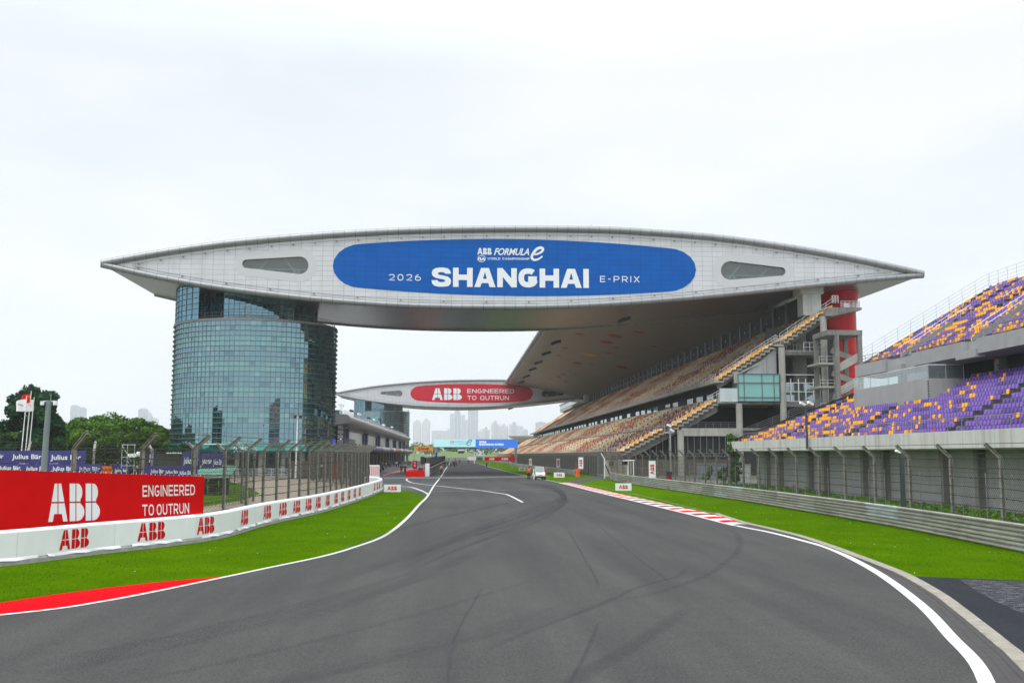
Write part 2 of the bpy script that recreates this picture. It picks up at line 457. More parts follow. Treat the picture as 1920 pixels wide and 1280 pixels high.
# ------------------------------------------------------------------ shared materials
m_conc = M('concrete', (0.36,0.35,0.32), 0.85, var=0.16, scale=0.6, streak=0.55, streak_col=(0.10,0.095,0.085), sscale=(0.9,0.9,0.08))
m_conc_dark = M('stained_concrete', (0.20,0.195,0.18), 0.9, var=0.25, scale=0.8, streak=0.7, streak_col=(0.04,0.04,0.038))
m_pale = M('pale_concrete', (0.52,0.52,0.49), 0.8, var=0.08, scale=0.7, streak=0.28, streak_col=(0.22,0.19,0.15), sscale=(0.8,0.8,0.05))
m_grey = M('grey_render', (0.25,0.25,0.26), 0.85, var=0.10, scale=0.5, streak=0.2, streak_col=(0.16,0.16,0.16))
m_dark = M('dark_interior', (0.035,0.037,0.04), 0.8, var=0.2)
m_steel = M('galvanised_steel', (0.36,0.37,0.38), 0.42, 0.75, var=0.15, scale=3)
m_rail = M('painted_rail', (0.55,0.56,0.57), 0.4, 0.3, var=0.05)
m_railw = M('white_rail', (0.8,0.8,0.8), 0.4, 0.0, var=0.05)
m_railg = M('grey_rail', (0.22,0.22,0.22), 0.5, 0.3, var=0.15)
m_black = M('black_plastic', (0.018,0.018,0.02), 0.5, var=0.1)
m_rubber = M('rubber', (0.02,0.02,0.02), 0.85, var=0.2)
m_white = M('white_paint', (0.84,0.85,0.86), 0.45, var=0.04, scale=2)
m_red = M('red_vinyl', (0.64,0.002,0.003), 0.6, var=0.05, spec=0.08)
m_redlet = M('red_lettering', (0.62,0.003,0.006), 0.6, var=0.03, spec=0.08)
m_whitelet = M('white_lettering', (0.84,0.86,0.88), 0.5, var=0.03)
m_navy = M('purple_blue_vinyl', (0.055,0.045,0.22), 0.5, var=0.10)
m_post = M('weathered_post', (0.27,0.26,0.235), 0.7, 0.25, var=0.4, scale=6, streak=0.5, streak_col=(0.13,0.075,0.045), sscale=(8,8,1.2))
m_wire = M('fence_wire', (0.07,0.066,0.06), 0.6, 0.5, var=0.2)
m_attr = M('coloured_paint', (1,1,1), 0.5, attr=True, var=0.06)
m_cloth = M('cloth', (1,1,1), 0.9, attr=True, var=0.1)

# ------------------------------------------------------------------ ground, track and markings
m_grass, t, b = newmat('mown_grass')
tc = t.nodes.new('ShaderNodeTexCoord')
def nzn(t, scale, det=4, rough=0.6, vec=None, tcn=None):
    n = t.nodes.new('ShaderNodeTexNoise'); n.inputs['Scale'].default_value = scale; n.inputs['Detail'].default_value = det; n.inputs['Roughness'].default_value = rough
    t.links.new(vec or tcn.outputs['Object'], n.inputs['Vector']); return n
n1 = nzn(t, 0.35, 5, 0.65, tcn=tc); n2 = nzn(t, 7.0, 5, 0.7, tcn=tc); n3 = nzn(t, 45.0, 3, 0.7, tcn=tc)
r1 = t.nodes.new('ShaderNodeValToRGB')
r1.color_ramp.elements[0].position, r1.color_ramp.elements[0].color = 0.30, (0.050,0.124,0.001,1)
r1.color_ramp.elements[1].position, r1.color_ramp.elements[1].color = 0.72, (0.094,0.192,0.002,1)
t.links.new(n1.outputs['Fac'], r1.inputs[0])
r2 = t.nodes.new('ShaderNodeValToRGB')
r2.color_ramp.elements[0].position, r2.color_ramp.elements[0].color = 0.30, (0.84,0.81,0.74,1)
r2.color_ramp.elements[1].position, r2.color_ramp.elements[1].color = 0.62, (1.1,1.1,1.0,1)
t.links.new(n2.outputs['Fac'], r2.inputs[0])
r3 = t.nodes.new('ShaderNodeMapRange'); r3.inputs[1].default_value = 0.3; r3.inputs[2].default_value = 0.7; r3.inputs[3].default_value = 0.88; r3.inputs[4].default_value = 1.12
t.links.new(n3.outputs['Fac'], r3.inputs[0])
mm = t.nodes.new('ShaderNodeMixRGB'); mm.blend_type = 'MULTIPLY'; mm.inputs[0].default_value = 1
t.links.new(r1.outputs[0], mm.inputs[1]); t.links.new(r2.outputs[0], mm.inputs[2])
m2 = t.nodes.new('ShaderNodeMixRGB'); m2.blend_type = 'MULTIPLY'; m2.inputs[0].default_value = 1
t.links.new(mm.outputs[0], m2.inputs[1]); t.links.new(r3.outputs[0], m2.inputs[2])
# rare bare earth
n4 = nzn(t, 1.1, 6, 0.7, tcn=tc)
mr = t.nodes.new('ShaderNodeMapRange'); mr.inputs[1].default_value = 0.60; mr.inputs[2].default_value = 0.76; mr.inputs[3].default_value = 0; mr.inputs[4].default_value = 0.55
t.links.new(n4.outputs['Fac'], mr.inputs[0])
m3 = t.nodes.new('ShaderNodeMixRGB'); t.links.new(mr.outputs[0], m3.inputs[0]); t.links.new(m2.outputs[0], m3.inputs[1]); m3.inputs[2].default_value = (0.11,0.10,0.035,1)
t.links.new(m3.outputs[0], b.inputs['Base Color']); b.inputs['Roughness'].default_value = 0.95; b.inputs['Specular IOR Level'].default_value = 0.0
bp = t.nodes.new('ShaderNodeBump'); bp.inputs['Strength'].default_value = 0.7; bp.inputs['Distance'].default_value = 0.05
t.links.new(n3.outputs['Fac'], bp.inputs['Height']); t.links.new(bp.outputs[0], b.inputs['Normal'])

def asphalt(name, dark, light, grain=22.0, warm=None):
    m, t, b = newmat(name); tc = t.nodes.new('ShaderNodeTexCoord'); L = t.links.new
    mp = t.nodes.new('ShaderNodeMapping'); mp.inputs['Scale'].default_value = (0.55, 0.035, 1); mp.inputs['Rotation'].default_value = (0,0,R(8)); L(tc.outputs['Object'], mp.inputs[0])
    big = nzn(t, 0.06, 4, 0.55, tcn=tc); lane = nzn(t, 1.0, 5, 0.6, vec=mp.outputs[0]); gr = nzn(t, grain, 3, 0.8, tcn=tc); md = nzn(t, 2.2, 6, 0.7, tcn=tc)
    r = t.nodes.new('ShaderNodeValToRGB')
    r.color_ramp.elements[0].position, r.color_ramp.elements[0].color = 0.41, (*dark, 1)
    r.color_ramp.elements[1].position, r.color_ramp.elements[1].color = 0.60, (*light, 1)
    ad = t.nodes.new('ShaderNodeMath'); ad.operation = 'MULTIPLY_ADD'; L(lane.outputs['Fac'], ad.inputs[0]); ad.inputs[1].default_value = 0.55
    ml = t.nodes.new('ShaderNodeMath'); ml.operation = 'MULTIPLY'; L(big.outputs['Fac'], ml.inputs[0]); ml.inputs[1].default_value = 0.45; L(ml.outputs[0], ad.inputs[2])
    L(ad.outputs[0], r.inputs[0])
    src = r.outputs[0]
    for n, lo, hi in ((gr, 0.55, 1.45), (md, 0.92, 1.08)):
        q = t.nodes.new('ShaderNodeMapRange'); q.inputs[1].default_value = 0.3; q.inputs[2].default_value = 0.7; q.inputs[3].default_value = lo; q.inputs[4].default_value = hi
        L(n.outputs['Fac'], q.inputs[0])
        k = t.nodes.new('ShaderNodeMixRGB'); k.blend_type = 'MULTIPLY'; k.inputs[0].default_value = 1; L(src, k.inputs[1]); L(q.outputs[0], k.inputs[2]); src = k.outputs[0]
    L(src, b.inputs['Base Color']); b.inputs['Roughness'].default_value = 0.85; b.inputs['Specular IOR Level'].default_value = 0.12
    bp = t.nodes.new('ShaderNodeBump'); bp.inputs['Strength'].default_value = 0.35; bp.inputs['Distance'].default_value = 0.01
    L(gr.outputs['Fac'], bp.inputs['Height']); L(bp.outputs[0], b.inputs['Normal'])
    return m
m_asph = asphalt('track_asphalt', (0.051,0.051,0.050), (0.075,0.073,0.069))
m_asph_pit = asphalt('pit_asphalt', (0.062,0.064,0.066), (0.09,0.092,0.094))
m_asph_dk = asphalt('dark_asphalt', (0.016,0.019,0.024), (0.026,0.029,0.036))
m_gravel = M('gravel_road', (0.31,0.26,0.19), 0.95, var=0.3, scale=1.2, bump=0.5, bscale=40)
m_line = M('line_paint', (0.62,0.62,0.61), 0.6, var=0.10, scale=1.8)
m_linew = M('worn_line_paint', (0.42,0.42,0.42), 0.7, var=0.3, scale=3)
m_kred = M('kerb_red_paint', (0.56,0.002,0.006), 0.85, var=0.12, scale=1.5, spec=0.02)
m_redlane = M('pit_lane_red_paint', (0.46,0.05,0.05), 0.7, var=0.25, scale=0.4)
m_kconc = M('kerb_concrete', (0.29,0.265,0.22), 0.9, var=0.35, scale=3.5)
m_groove = M('grooved_kerb', (0.045,0.039,0.039), 0.8, var=0.25, scale=4)

LZ = 0.012
g = MB(); g.add([(-6000,-800,0),(6000,-800,0),(6000,8000,0),(-6000,8000,0)], [(0,1,2,3)])
struct(g.build('ground', M('paddock_ground', (0.15,0.155,0.125), 0.95, var=0.3, scale=0.05, bump=0.2, bscale=6)))
g = MB(); g.add([(4,-6,0.003),(33.4,-6,0.003),(33.4,116,0.003),(26.6,135,0.003),(24,165,0.003),(23,430,0.003),(4,430,0.003)], [(0,1,2,3,4,5,6)])
g.add([(4,430,0.003),(19,430,0.003),(14,640,0.003),(4,640,0.003)], [(0,1,2,3)]); struct(g.build('verge', m_grass))
g = MB(); g.add([(-46,4,0.003),(-2,4,0.003),(-2,108,0.003),(-12,116,0.003),(-28,150,0.003),(-50,150,0.003)], [(0,1,2,3,4,5)]); struct(g.build('verge', m_grass))

left_px = [(0,1152),(200,1125),(400,1085),(500,1064),(600,1043),(660,1026),(720,1003),(760,972),(785,945),(800,930)]
LP = [Vector((-60,3,0)), Vector((-26,13.5,0)), Vector((-15,19.6,0))] + [G(*p) for p in left_px] + [Vector((-2.85,120,0)), Vector((-2.9,178,0)), Vector((-3.3,270,0)), Vector((-4.5,660,0))]
LP = smooth_path(LP, 8)
right_px = [(1050,905),(1120,922),(1200,941),(1300,965),(1380,985),(1440,997),(1500,1012),(1560,1030),(1640,1070),(1720,1128),(1780,1190),(1850,1280)]
RP = [Vector((7.6,560,0)), Vector((8.4,330,0)), Vector((10.2,205,0)), Vector((11.0,170,0))] + [G(*p) for p in right_px] + [Vector((4.6,8.5,0)), Vector((-3,0,0)), Vector((-20,-9,0)), Vector((-60,-20,0))]
RP = smooth_path(RP, 8)
poly = [Vector((p.x, p.y, 0)) for p in LP] + [Vector((40,760,0)), Vector((30,640,0))] + [Vector((p.x, p.y, 0)) for p in RP]
tri = tessellate_polygon([poly])
tr = MB(); tr.add([(p.x, p.y, 0.008) for p in poly], [tuple(t_) for t_ in tri])
trk = struct(tr.build('race_track', m_asph))
def fix_up(o):
    bm = bmesh.new(); bm.from_mesh(o.data)
    for f in bm.faces:
        if f.normal.z < 0: f.normal_flip()
    bm.to_mesh(o.data); bm.free()
fix_up(trk)

def line_strip(name, P, w0, w1, z, mat):
    A = offset_path(P, w0); B = offset_path(P, w1)
    m = MB(); m.strip(A, B, z); o = struct(m.build(name, mat)); fix_up(o); return o
# pit entry lane and apron on the left of the straight, pit lane beyond
pit = [Vector(p) for p in ((-2.9,84,0),(-3.4,92,0),(-4.4,97,0),(-5.6,101.5,0),(-6.6,104.5,0),(-7.6,107,0),(-9.3,113,0),(-13,121,0),(-19,130,0),(-24.5,150,0),(-25,560,0),(-4.5,560,0),(-3,270,0),(-2.85,170,0),(-2.75,120,0))]
m = MB(); m.add([(p.x, p.y, 0.006) for p in pit], [tuple(t_) for t_ in tessellate_polygon([pit])]); fix_up(struct(m.build('pit_lane', m_asph_pit)))
# left edge line (from the corner up to the straight)
line_strip('edge_line', LP, -0.02, 0.15, LZ, m_line)
far_r = [p for p in RP if p.y > 125]
near_r = [p for p in RP if p.y <= 51]
line_strip('edge_line', far_r, -0.22, 0.0, LZ, m_linew)
line_strip('edge_line', near_r, -0.13, 0.13, LZ, m_line)
kp = [p for p in RP if 50 <= p.y <= 131]
line_strip('edge_line', kp, -0.02, 0.20, LZ, m_line)
# pit entry markings
mk = smooth_path([G(*p) for p in ((800,891),(775,894),(765,896.5),(762,899),(766,902),(775,905),(800,908.5),(830,911.5),(870,916),(900,919),(930,923.5),(950,926.5))], 5)
line_strip('pit_entry_line', mk, -0.11, 0.11, LZ, m_line)
line_strip('pit_entry_line', [G(949,926.3), G(958,930), G(968,935), G(980,941.5)], -0.10, 0.10, LZ+0.003, m_line)
line_strip('pit_entry_line', smooth_path([G(752,911.5), G(770,913), G(785,917.5), G(796,922), G(803,926.5)], 5), -0.12, 0.12, LZ, m_line)
line_strip('timing_line', [G(804,921), G(900,919.4), G(1000,917.4), G(1060,916.6)], -0.07, 0.07, LZ+0.004, m_linew)
# resurfacing joint across the straight: a lighter patch edge
m = MB(); A = [G(x, y) for x, y in ((720,897),(800,896.6),(870,896.5),(960,894.8),(1030,893.6))]; B = [G(x, y) for x, y in ((720,894.6),(800,894),(870,893.6),(960,892.4),(1030,892))]
m.strip(A, B, 0.0125); o = struct(m.build('resurfacing_joint', M('pale_patch', (0.13,0.13,0.132), 0.8, var=0.35, scale=0.9))); fix_up(o)
# darker far section of the straight
m = MB(); A = [Vector((-2.3, y, 0)) for y in (171,260,420)]; B = [Vector((x, y, 0)) for x, y in ((10.8,171),(8.9,260),(7.9,420))]
m.strip(A, B, 0.0105); fix_up(struct(m.build('old_asphalt', asphalt('old_asphalt', (0.034,0.034,0.036), (0.050,0.050,0.053)))))

# red and white kerb on the right
kerb = thing('kerb', 'red and white striped kerb along the right edge of the track', 'kerb', (13.4, 90, 0))
L0 = path_len(kp); tot = L0[-1]; s = 0.0; i = 0
inn = offset_path(kp, -0.20); 
mw, mr_ = MB(), MB()
step = 1.55
nst = int(tot/step)
for i in range(nst):
    s0, s1 = (i//2)*2*step+(0 if i % 2 == 0 else 1.6), (i//2)*2*step+(1.6 if i % 2 == 0 else 2*step)
    pa, da = on_path(kp, L0, s0); pb, db = on_path(kp, L0, s1)
    def off(p, d, k): return Vector((p.x, p.y, 0)) + Vector((d.y, -d.x, 0))*k
    # path runs towards the camera: outside is to its left
    wd = 1.25
    if i > nst-3: wd = 1.25 - 0.25*(i-(nst-3))
    a0, a1, b0, b1 = off(pa, da, -0.01), off(pa, da, -wd), off(pb, db, -0.01), off(pb, db, -wd)
    mb_ = mr_ if i % 2 == 1 else mw
    mid_a, mid_b = (a0+a1)/2, (b0+b1)/2
    mb_.add([(a0.x,a0.y,0.014),(b0.x,b0.y,0.014),(mid_b.x,mid_b.y,0.05),(mid_a.x,mid_a.y,0.05),(b1.x,b1.y,0.03),(a1.x,a1.y,0.03)], [(0,1,2,3),(3,2,4,5)])
fix_up(mw.build('white_block', m_line, kerb)); fix_up(mr_.build('red_block', m_kred, kerb))
# concrete run-off edging behind the kerb, half swallowed by grass
edg = smooth_path([G(*p) for p in ((1062,903.5),(1120,912),(1180,924),(1240,938),(1300,953),(1345,964))], 5)
m = MB(); m.strip(offset_path(edg, -0.05), offset_path(edg, 0.06), 0.02); fix_up(struct(m.build('edging', M('mossy_edging', (0.22,0.23,0.14), 0.9, var=0.5, scale=1.2))))
ap = [G(*p) for p in ((1058,903.2),(1066,900.5),(1085,897),(1112,894),(1140,891.5),(1160,893.5),(1150,896.5),(1125,899.5),(1100,903),(1082,906))]
m = MB(); m.add([(p.x,p.y,0.007) for p in ap], [tuple(t_) for t_ in tessellate_polygon([[Vector((p.x, p.y, 0)) for p in ap]])]); fix_up(struct(m.build('apron', m_asph_pit)))

# negative kerb: grooved drain strip and concrete edging along the inside of the corner
nk = [p for p in RP if p.y <= 52]
out_px = [(1342,963),(1390,979),(1440,991),(1500,1006),(1560,1026),(1600,1041),(1650,1060),(1700,1081),(1760,1116),(1800,1146),(1850,1186),(1880,1211),(1920,1247)]
OP = smooth_path([G(*p) for p in out_px] + [Vector((7.2,11,0)), Vector((2,2,0)), Vector((-8,-5,0))], 6)
Lo = path_len(OP)
m = MB()
# ridges running between the white line and the concrete edging
RIN = offset_path(nk, -0.135)
SEC = []
for p in offset_path(OP, 0.15):
    if p.y < 1: break
    q = min(RIN, key=lambda q_: (q_-p).length)
    SEC.append((Vector((p.x, p.y, 0)), Vector((q.x, q.y, 0))))
for f0, f1, z0, z1 in ((0.0,0.22,0.03,0.036),(0.22,0.27,0.036,0.018),(0.27,0.44,0.018,0.020),(0.44,0.50,0.020,0.036),(0.50,0.62,0.036,0.032),(0.62,0.68,0.032,0.017),(0.68,1.0,0.017,0.0155)):
    m.strip([(*(a.lerp(b_, f0))[:2], z0) for a, b_ in SEC], [(*(a.lerp(b_, f1))[:2], z1) for a, b_ in SEC])
o = m.build('drain_kerb', m_groove); fix_up(o); tag(o, 'dark grooved kerb strip inside the white line of the corner', 'kerb')
m = MB(); A = offset_path(OP, 0.15); B = offset_path(OP, -0.15)
m.strip([(p.x,p.y,0.055) for p in A], [(p.x,p.y,0.06) for p in B])
m.strip([(p.x,p.y,0.03) for p in A], [(p.x,p.y,0.055) for p in A])
o = m.build('concrete_kerb', m_kconc); tag(o, 'worn pale concrete kerb between dark grooves and verge on the bend', 'kerb')
# dark run-off patch at lower right
ro = [G(*p) for p in ((1712,1081),(1800,1084),(1920,1088.5))] + [Vector((15.5,26.2,0)), Vector((20,8,0)), Vector((4,-4,0))] + [p for p in reversed(OP) if p.y < 27 and p.y > 0]
ro = [Vector((p.x, p.y, 0)) for p in ro]
m = MB(); m.add([(p.x,p.y,0.016) for p in ro], [tuple(t_) for t_ in tessellate_polygon([ro])]); fix_up(struct(m.build('run_off', m_asph_dk)))
# worn pale scuffs on the run-off: paint rubbed by tyres
mworn, t, b = newmat('scuffed_paint'); tc = t.nodes.new('ShaderNodeTexCoord'); mp = t.nodes.new('ShaderNodeMapping'); mp.inputs['Scale'].default_value = (1.1,5.0,1); mp.inputs['Rotation'].default_value = (0,0,R(-12))
t.links.new(tc.outputs['Object'], mp.inputs[0]); n = nzn(t, 2.2, 8, 0.75, vec=mp.outputs[0])
r = t.nodes.new('ShaderNodeValToRGB'); r.color_ramp.elements[0].position = 0.47; r.color_ramp.elements[0].color = (0,0,0,1); r.color_ramp.elements[1].position = 0.66; r.color_ramp.elements[1].color = (0.8,0.8,0.8,1)
t.links.new(n.outputs['Fac'], r.inputs[0]); b.inputs['Base Color'].default_value = (0.24,0.24,0.255,1); b.inputs['Roughness'].default_value = 0.85
t.links.new(r.outputs[0], b.inputs['Alpha'])
wp = [G(*p) for p in ((1800,1087),(1920,1091),(1920,1120))] + [G(1920,1152), G(1870,1130), G(1830,1108)]
m = MB(); m.add([(p.x,p.y,0.020) for p in wp], [(0,1,2,3,4,5)]); fix_up(struct(m.build('scuffed_paint', mworn)))

# red painted strip outside the left edge line
rk_px = [(0,1130),(100,1115),(200,1102),(300,1091),(380,1084)]
A = [Vector((-17.5,19.9,0)), Vector((-13.6,22.6,0))] + [G(*p) for p in rk_px] + [G(412,1081.5)]
inner = [min(LP, key=lambda q_: (q_-a_).length) for a_ in A]
m = MB(); m.strip(A, inner, 0.016); fix_up(struct(m.build('red_kerb_strip', M('bright_red_paint', (0.58,0.002,0.008), 0.85, var=0.10, spec=0.02))))
# gravel service road and lawn edge beyond the left fence, plus pit lane red hatching
gv = [G(*p) for p in ((384,968),(384,952),(470,938),(500,925),(470,910),(430,900),(430,893),(560,898),(640,896),(700,893),(700,905),(690,912),(600,935),(520,955),(430,965))]
gv = [Vector((p.x-0.6, p.y, 0)) for p in gv]
m = MB(); m.add([(p.x,p.y,0.010) for p in gv], [tuple(t_) for t_ in tessellate_polygon([gv])]); fix_up(struct(m.build('gravel_road', m_gravel)))
m = MB()
for a_, b_ in (((703,886.5),(800,872.5)), ):
    P = [G(718,892), G(735,887), G(760,882.5), G(790,876.5), G(815,870)]; Q = [G(718,890.2), G(735,884.6), G(760,879.3), G(790,873.4), G(812,868)]
    m.strip(P, Q, 0.0115)
fix_up(struct(m.build('pit_red_strip', m_redlane)))

# rubbered arcs: tyre marks of darker rubber, fading along their edges
mtm, t, b = newmat('tyre_rubber'); a = t.nodes.new('ShaderNodeAttribute'); a.attribute_name = 'Fade'
tc = t.nodes.new('ShaderNodeTexCoord'); n = nzn(t, 1.3, 5, 0.7, tcn=tc)
k = t.nodes.new('ShaderNodeMath'); k.operation = 'MULTIPLY'; t.links.new(a.outputs['Fac'], k.inputs[0]); t.links.new(n.outputs['Fac'], k.inputs[1])
b.inputs['Base Color'].default_value = (0.028,0.028,0.031,1); b.inputs['Roughness'].default_value = 0.6; k2 = t.nodes.new('ShaderNodeMath'); k2.operation = 'MULTIPLY'; k2.inputs[1].default_value = 1.55; t.links.new(k.outputs[0], k2.inputs[0]); t.links.new(k2.outputs[0], b.inputs['Alpha'])
TV, TF, TA = [], [], []
def mark(P, wd, a, z):
    """ribbon with transparent edges and ends"""
    P = smooth_path(P, 6); n = len(P); base = len(TV)
    for i, p in enumerate(P):
        d = (P[min(i+1, n-1)]-P[max(i-1, 0)]); d.z = 0; d.normalize(); nn = Vector((d.y, -d.x, 0))
        e = min(1, i/(n*0.18), (n-1-i)/(n*0.18))
        for o_, f in ((-1,0),(-0.3,1),(0.3,1),(1,0)):
            q = p + nn*o_*wd/2; TV.append((q.x, q.y, z)); TA.append(f*a*e)
    for i in range(n-1):
        for j in range(3): TF.append((base+i*4+j, base+i*4+j+1, base+(i+1)*4+j+1, base+(i+1)*4+j))
zz = 0.0140
def mpx(pts, wd, a):
    global zz
    mark([G(*p) for p in pts], wd, a, zz); zz += 0.00012
mpx([(870,1160),(855,1190),(845,1225),(838,1300)][::-1] + [(888,1130),(905,1100)], 0.08, 0.8)
mpx([(1060,985),(1075,1010),(1095,1045),(1115,1080),(1123,1103)], 0.09, 0.7)
mpx([(1118,980),(1150,1010),(1195,1045),(1235,1075),(1265,1100)], 0.09, 0.7)
mpx([(1060,1290),(1085,1250),(1105,1210),(1122,1165)], 0.10, 0.6)
mpx([(1055,1300),(1110,1255),(1180,1215),(1240,1175),(1290,1140)], 0.5, 0.36)
mpx([(900,1225),(1000,1180),(1110,1140),(1200,1100),(1270,1080),(1290,1060)], 0.22, 0.38)
mpx([(1150,1130),(1240,1108),(1320,1080),(1360,1055),(1385,1030),(1380,1000),(1340,985)], 0.30, 0.36)
for k in range(16):
    o_ = k*4.2 + rng.uniform(-2, 2)
    mpx([(760-o_,1080-o_*0.2),(880+rng.uniform(-20,20),1025-o_*0.55),(980,990-o_*0.55),(1040+o_*0.2,960-o_*0.45),(1062-o_*0.15,938-o_*0.3),(1040-o_*0.3,922-o_*0.2),(1000-o_*0.6,912-o_*0.14)], rng.uniform(0.2,0.6), rng.uniform(0.12,0.30))
for k in range(7):
    o_ = k*9.0
    if k % 2 == 0: mpx([(520+o_*3,1180-o_*4),(700+o_*2,1115-o_*3.6),(840+o_*1.5,1060-o_*2.9),(940+o_,1010-o_*2.0)], rng.uniform(0.4,1.0), rng.uniform(0.14,0.30))
for k in range(6):
    x0 = rng.uniform(0,500); y0 = rng.uniform(1170,1260)
    mpx([(x0,y0+60),(x0+260,y0+5),(x0+560,y0-70),(x0+800,y0-140)], rng.uniform(0.3,1.0), rng.uniform(0.10,0.24))
me = bpy.data.meshes.new('tyre_marks'); me.from_pydata(TV, [], TF)
at = me.attributes.new('Fade', 'FLOAT', 'POINT'); at.data.foreach_set('value', np.array(TA, dtype=np.float32))
me.materials.append(mtm); me.update(); o = link('tyre_marks', me); fix_up(o); tag(o, kind='stuff')
# ------------------------------------------------------------------ lens-shaped bridge buildings spanning the track
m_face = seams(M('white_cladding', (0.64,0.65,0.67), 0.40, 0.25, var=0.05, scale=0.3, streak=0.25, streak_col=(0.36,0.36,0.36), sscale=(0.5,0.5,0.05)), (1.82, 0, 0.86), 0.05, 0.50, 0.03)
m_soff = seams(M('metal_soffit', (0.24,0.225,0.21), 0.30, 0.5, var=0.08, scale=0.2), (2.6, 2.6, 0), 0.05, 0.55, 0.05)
m_tube = seams(M('silver_tube', (0.33,0.34,0.35), 0.38, 0.6, var=0.06, scale=0.5), (1.82, 0, 0), 0.07, 0.35, 0.03)
m_blue = seams(M('blue_banner', (0.0,0.105,0.44), 0.6, spec=0.12, var=0.06, scale=0.25), (1.82, 0, 0.86), 0.05, 0.66, 0.05)
m_redban = seams(M('red_banner', (0.60,0.008,0.025), 0.6, spec=0.12, var=0.05, scale=0.4), (1.82, 0, 0.86), 0.05, 0.80, 0.03)
m_surround = M('window_surround', (0.58,0.59,0.60), 0.4, 0.2, var=0.04)
m_win = clear_glass('bridge_window', (0.42,0.58,0.58), 0.14, 0.08)

WYL, WYR = 170.0, 173.2
_tl, _tr = AY(191, 495, WYL), AY(1730, 515.5, WYR)
W_AX = Vector((_tr.x-_tl.x, _tr.y-_tl.y, 0)); W_LEN = W_AX.length; W_AX.normalize()
W_ND = Vector((-W_AX.y, W_AX.x, 0))          # away from the camera
W_O = Vector((_tl.x, _tl.y, 0)); W_ROT = math.atan2(W_AX.y, W_AX.x)
W_D = 32.0
def wpix(px, py):
    """sight line onto the front face: returns (u along the face, z)"""
    r = ray(px, py); t = (W_O-_o).dot(W_ND)/r.dot(W_ND); p = _o + r*t
    return ((p-W_O).dot(W_AX), p.z)
top_px = [(191,493),(300,474),(420,457),(560,444),(700,435),(830,430.5),(960,429),(1100,430),(1200,434),(1350,446),(1500,467),(1620,489),(1730,513)]
bot_px = [(191,496),(300,520),(440,543),(620,563),(780,573),(950,575.5),(1100,572),(1300,557.5),(1500,537),(1620,525),(1730,516)]
def prof(px): return [Vector((u, 0, z)) for u, z in [wpix(*p) for p in px]]
TOP = smooth_path(prof(top_px), 5); BOT = smooth_path(prof(bot_px), 5)
def z_at(P, u):
    for a, b in zip(P, P[1:]):
        if a.x <= u <= b.x+1e-6: return a.z+(b.z-a.z)*(u-a.x)/max(b.x-a.x, 1e-6)
    return P[0].z if u < P[0].x else P[-1].z
def teardrop(px_round, px_tip, n=9):
    """rounded window outline between a big end and a small end (pixel centre, pixel radius)"""
    (cx, cy, r), (tx, ty, q) = px_round, px_tip
    s = 1 if cx > tx else -1; out = []
    for i in range(n+1):
        a = R(-90+180*i/n); out.append((cx+s*r*math.cos(a), cy+r*math.sin(a)))
    for i in range(n+1):
        a = R(90+180*i/n); out.append((tx+s*q*math.cos(a), ty+q*math.sin(a)))
    return [wpix(*p) for p in out]
def band(px): return [wpix(*p) for p in px]
def rounded_band(x0, x1, yl0, yl1, ymt, ymb, yr0, yr1, xm):
    """long panel with half-round ends and bowed top and bottom edges"""
    pts = []; n = 10
    rl = (yl1-yl0)/2; rr = (yr1-yr0)/2
    for i in range(n+1):
        a = R(90+180*i/n); pts.append((x0+rl*1.35+rl*1.35*math.cos(a), (yl0+yl1)/2+rl*math.sin(a)))
    xa, xb = x0+rl*1.35, x1-rr*1.35
    for i in range(1, 12):
        t = i/12; pts.append((xa+(xb-xa)*t, yl0+(yr0-yl0)*t + (ymt-(yl0+yr0)/2)*4*t*(1-t)))
    for i in range(n+1):
        a = R(-90+180*i/n); pts.append((xb+rr*1.35*math.cos(a), (yr0+yr1)/2+rr*math.sin(a)))
    for i in range(1, 12):
        t = 1-i/12; pts.append((xa+(xb-xa)*t, yl1+(yr1-yl1)*t + (ymb-(yl1+yr1)/2)*4*t*(1-t)))
    # first arc runs bottom -> left -> top in picture sense; keep one consistent loop
    L_arc = pts[:n+1][::-1]
    out = L_arc[::-1]
    top = pts[n+1:n+12]; rarc = pts[n+12:2*n+13]; bot = pts[2*n+13:]
    loop = L_arc[::-1]
    # order: left arc (lower to upper), top, right arc (upper to lower), bottom (right to left)
    left = sorted(pts[:n+1], key=lambda p: -p[1])
    right = sorted(rarc, key=lambda p: p[1])
    return left + top + right + bot
def loc(u, d, z): return Vector((u, d, z))
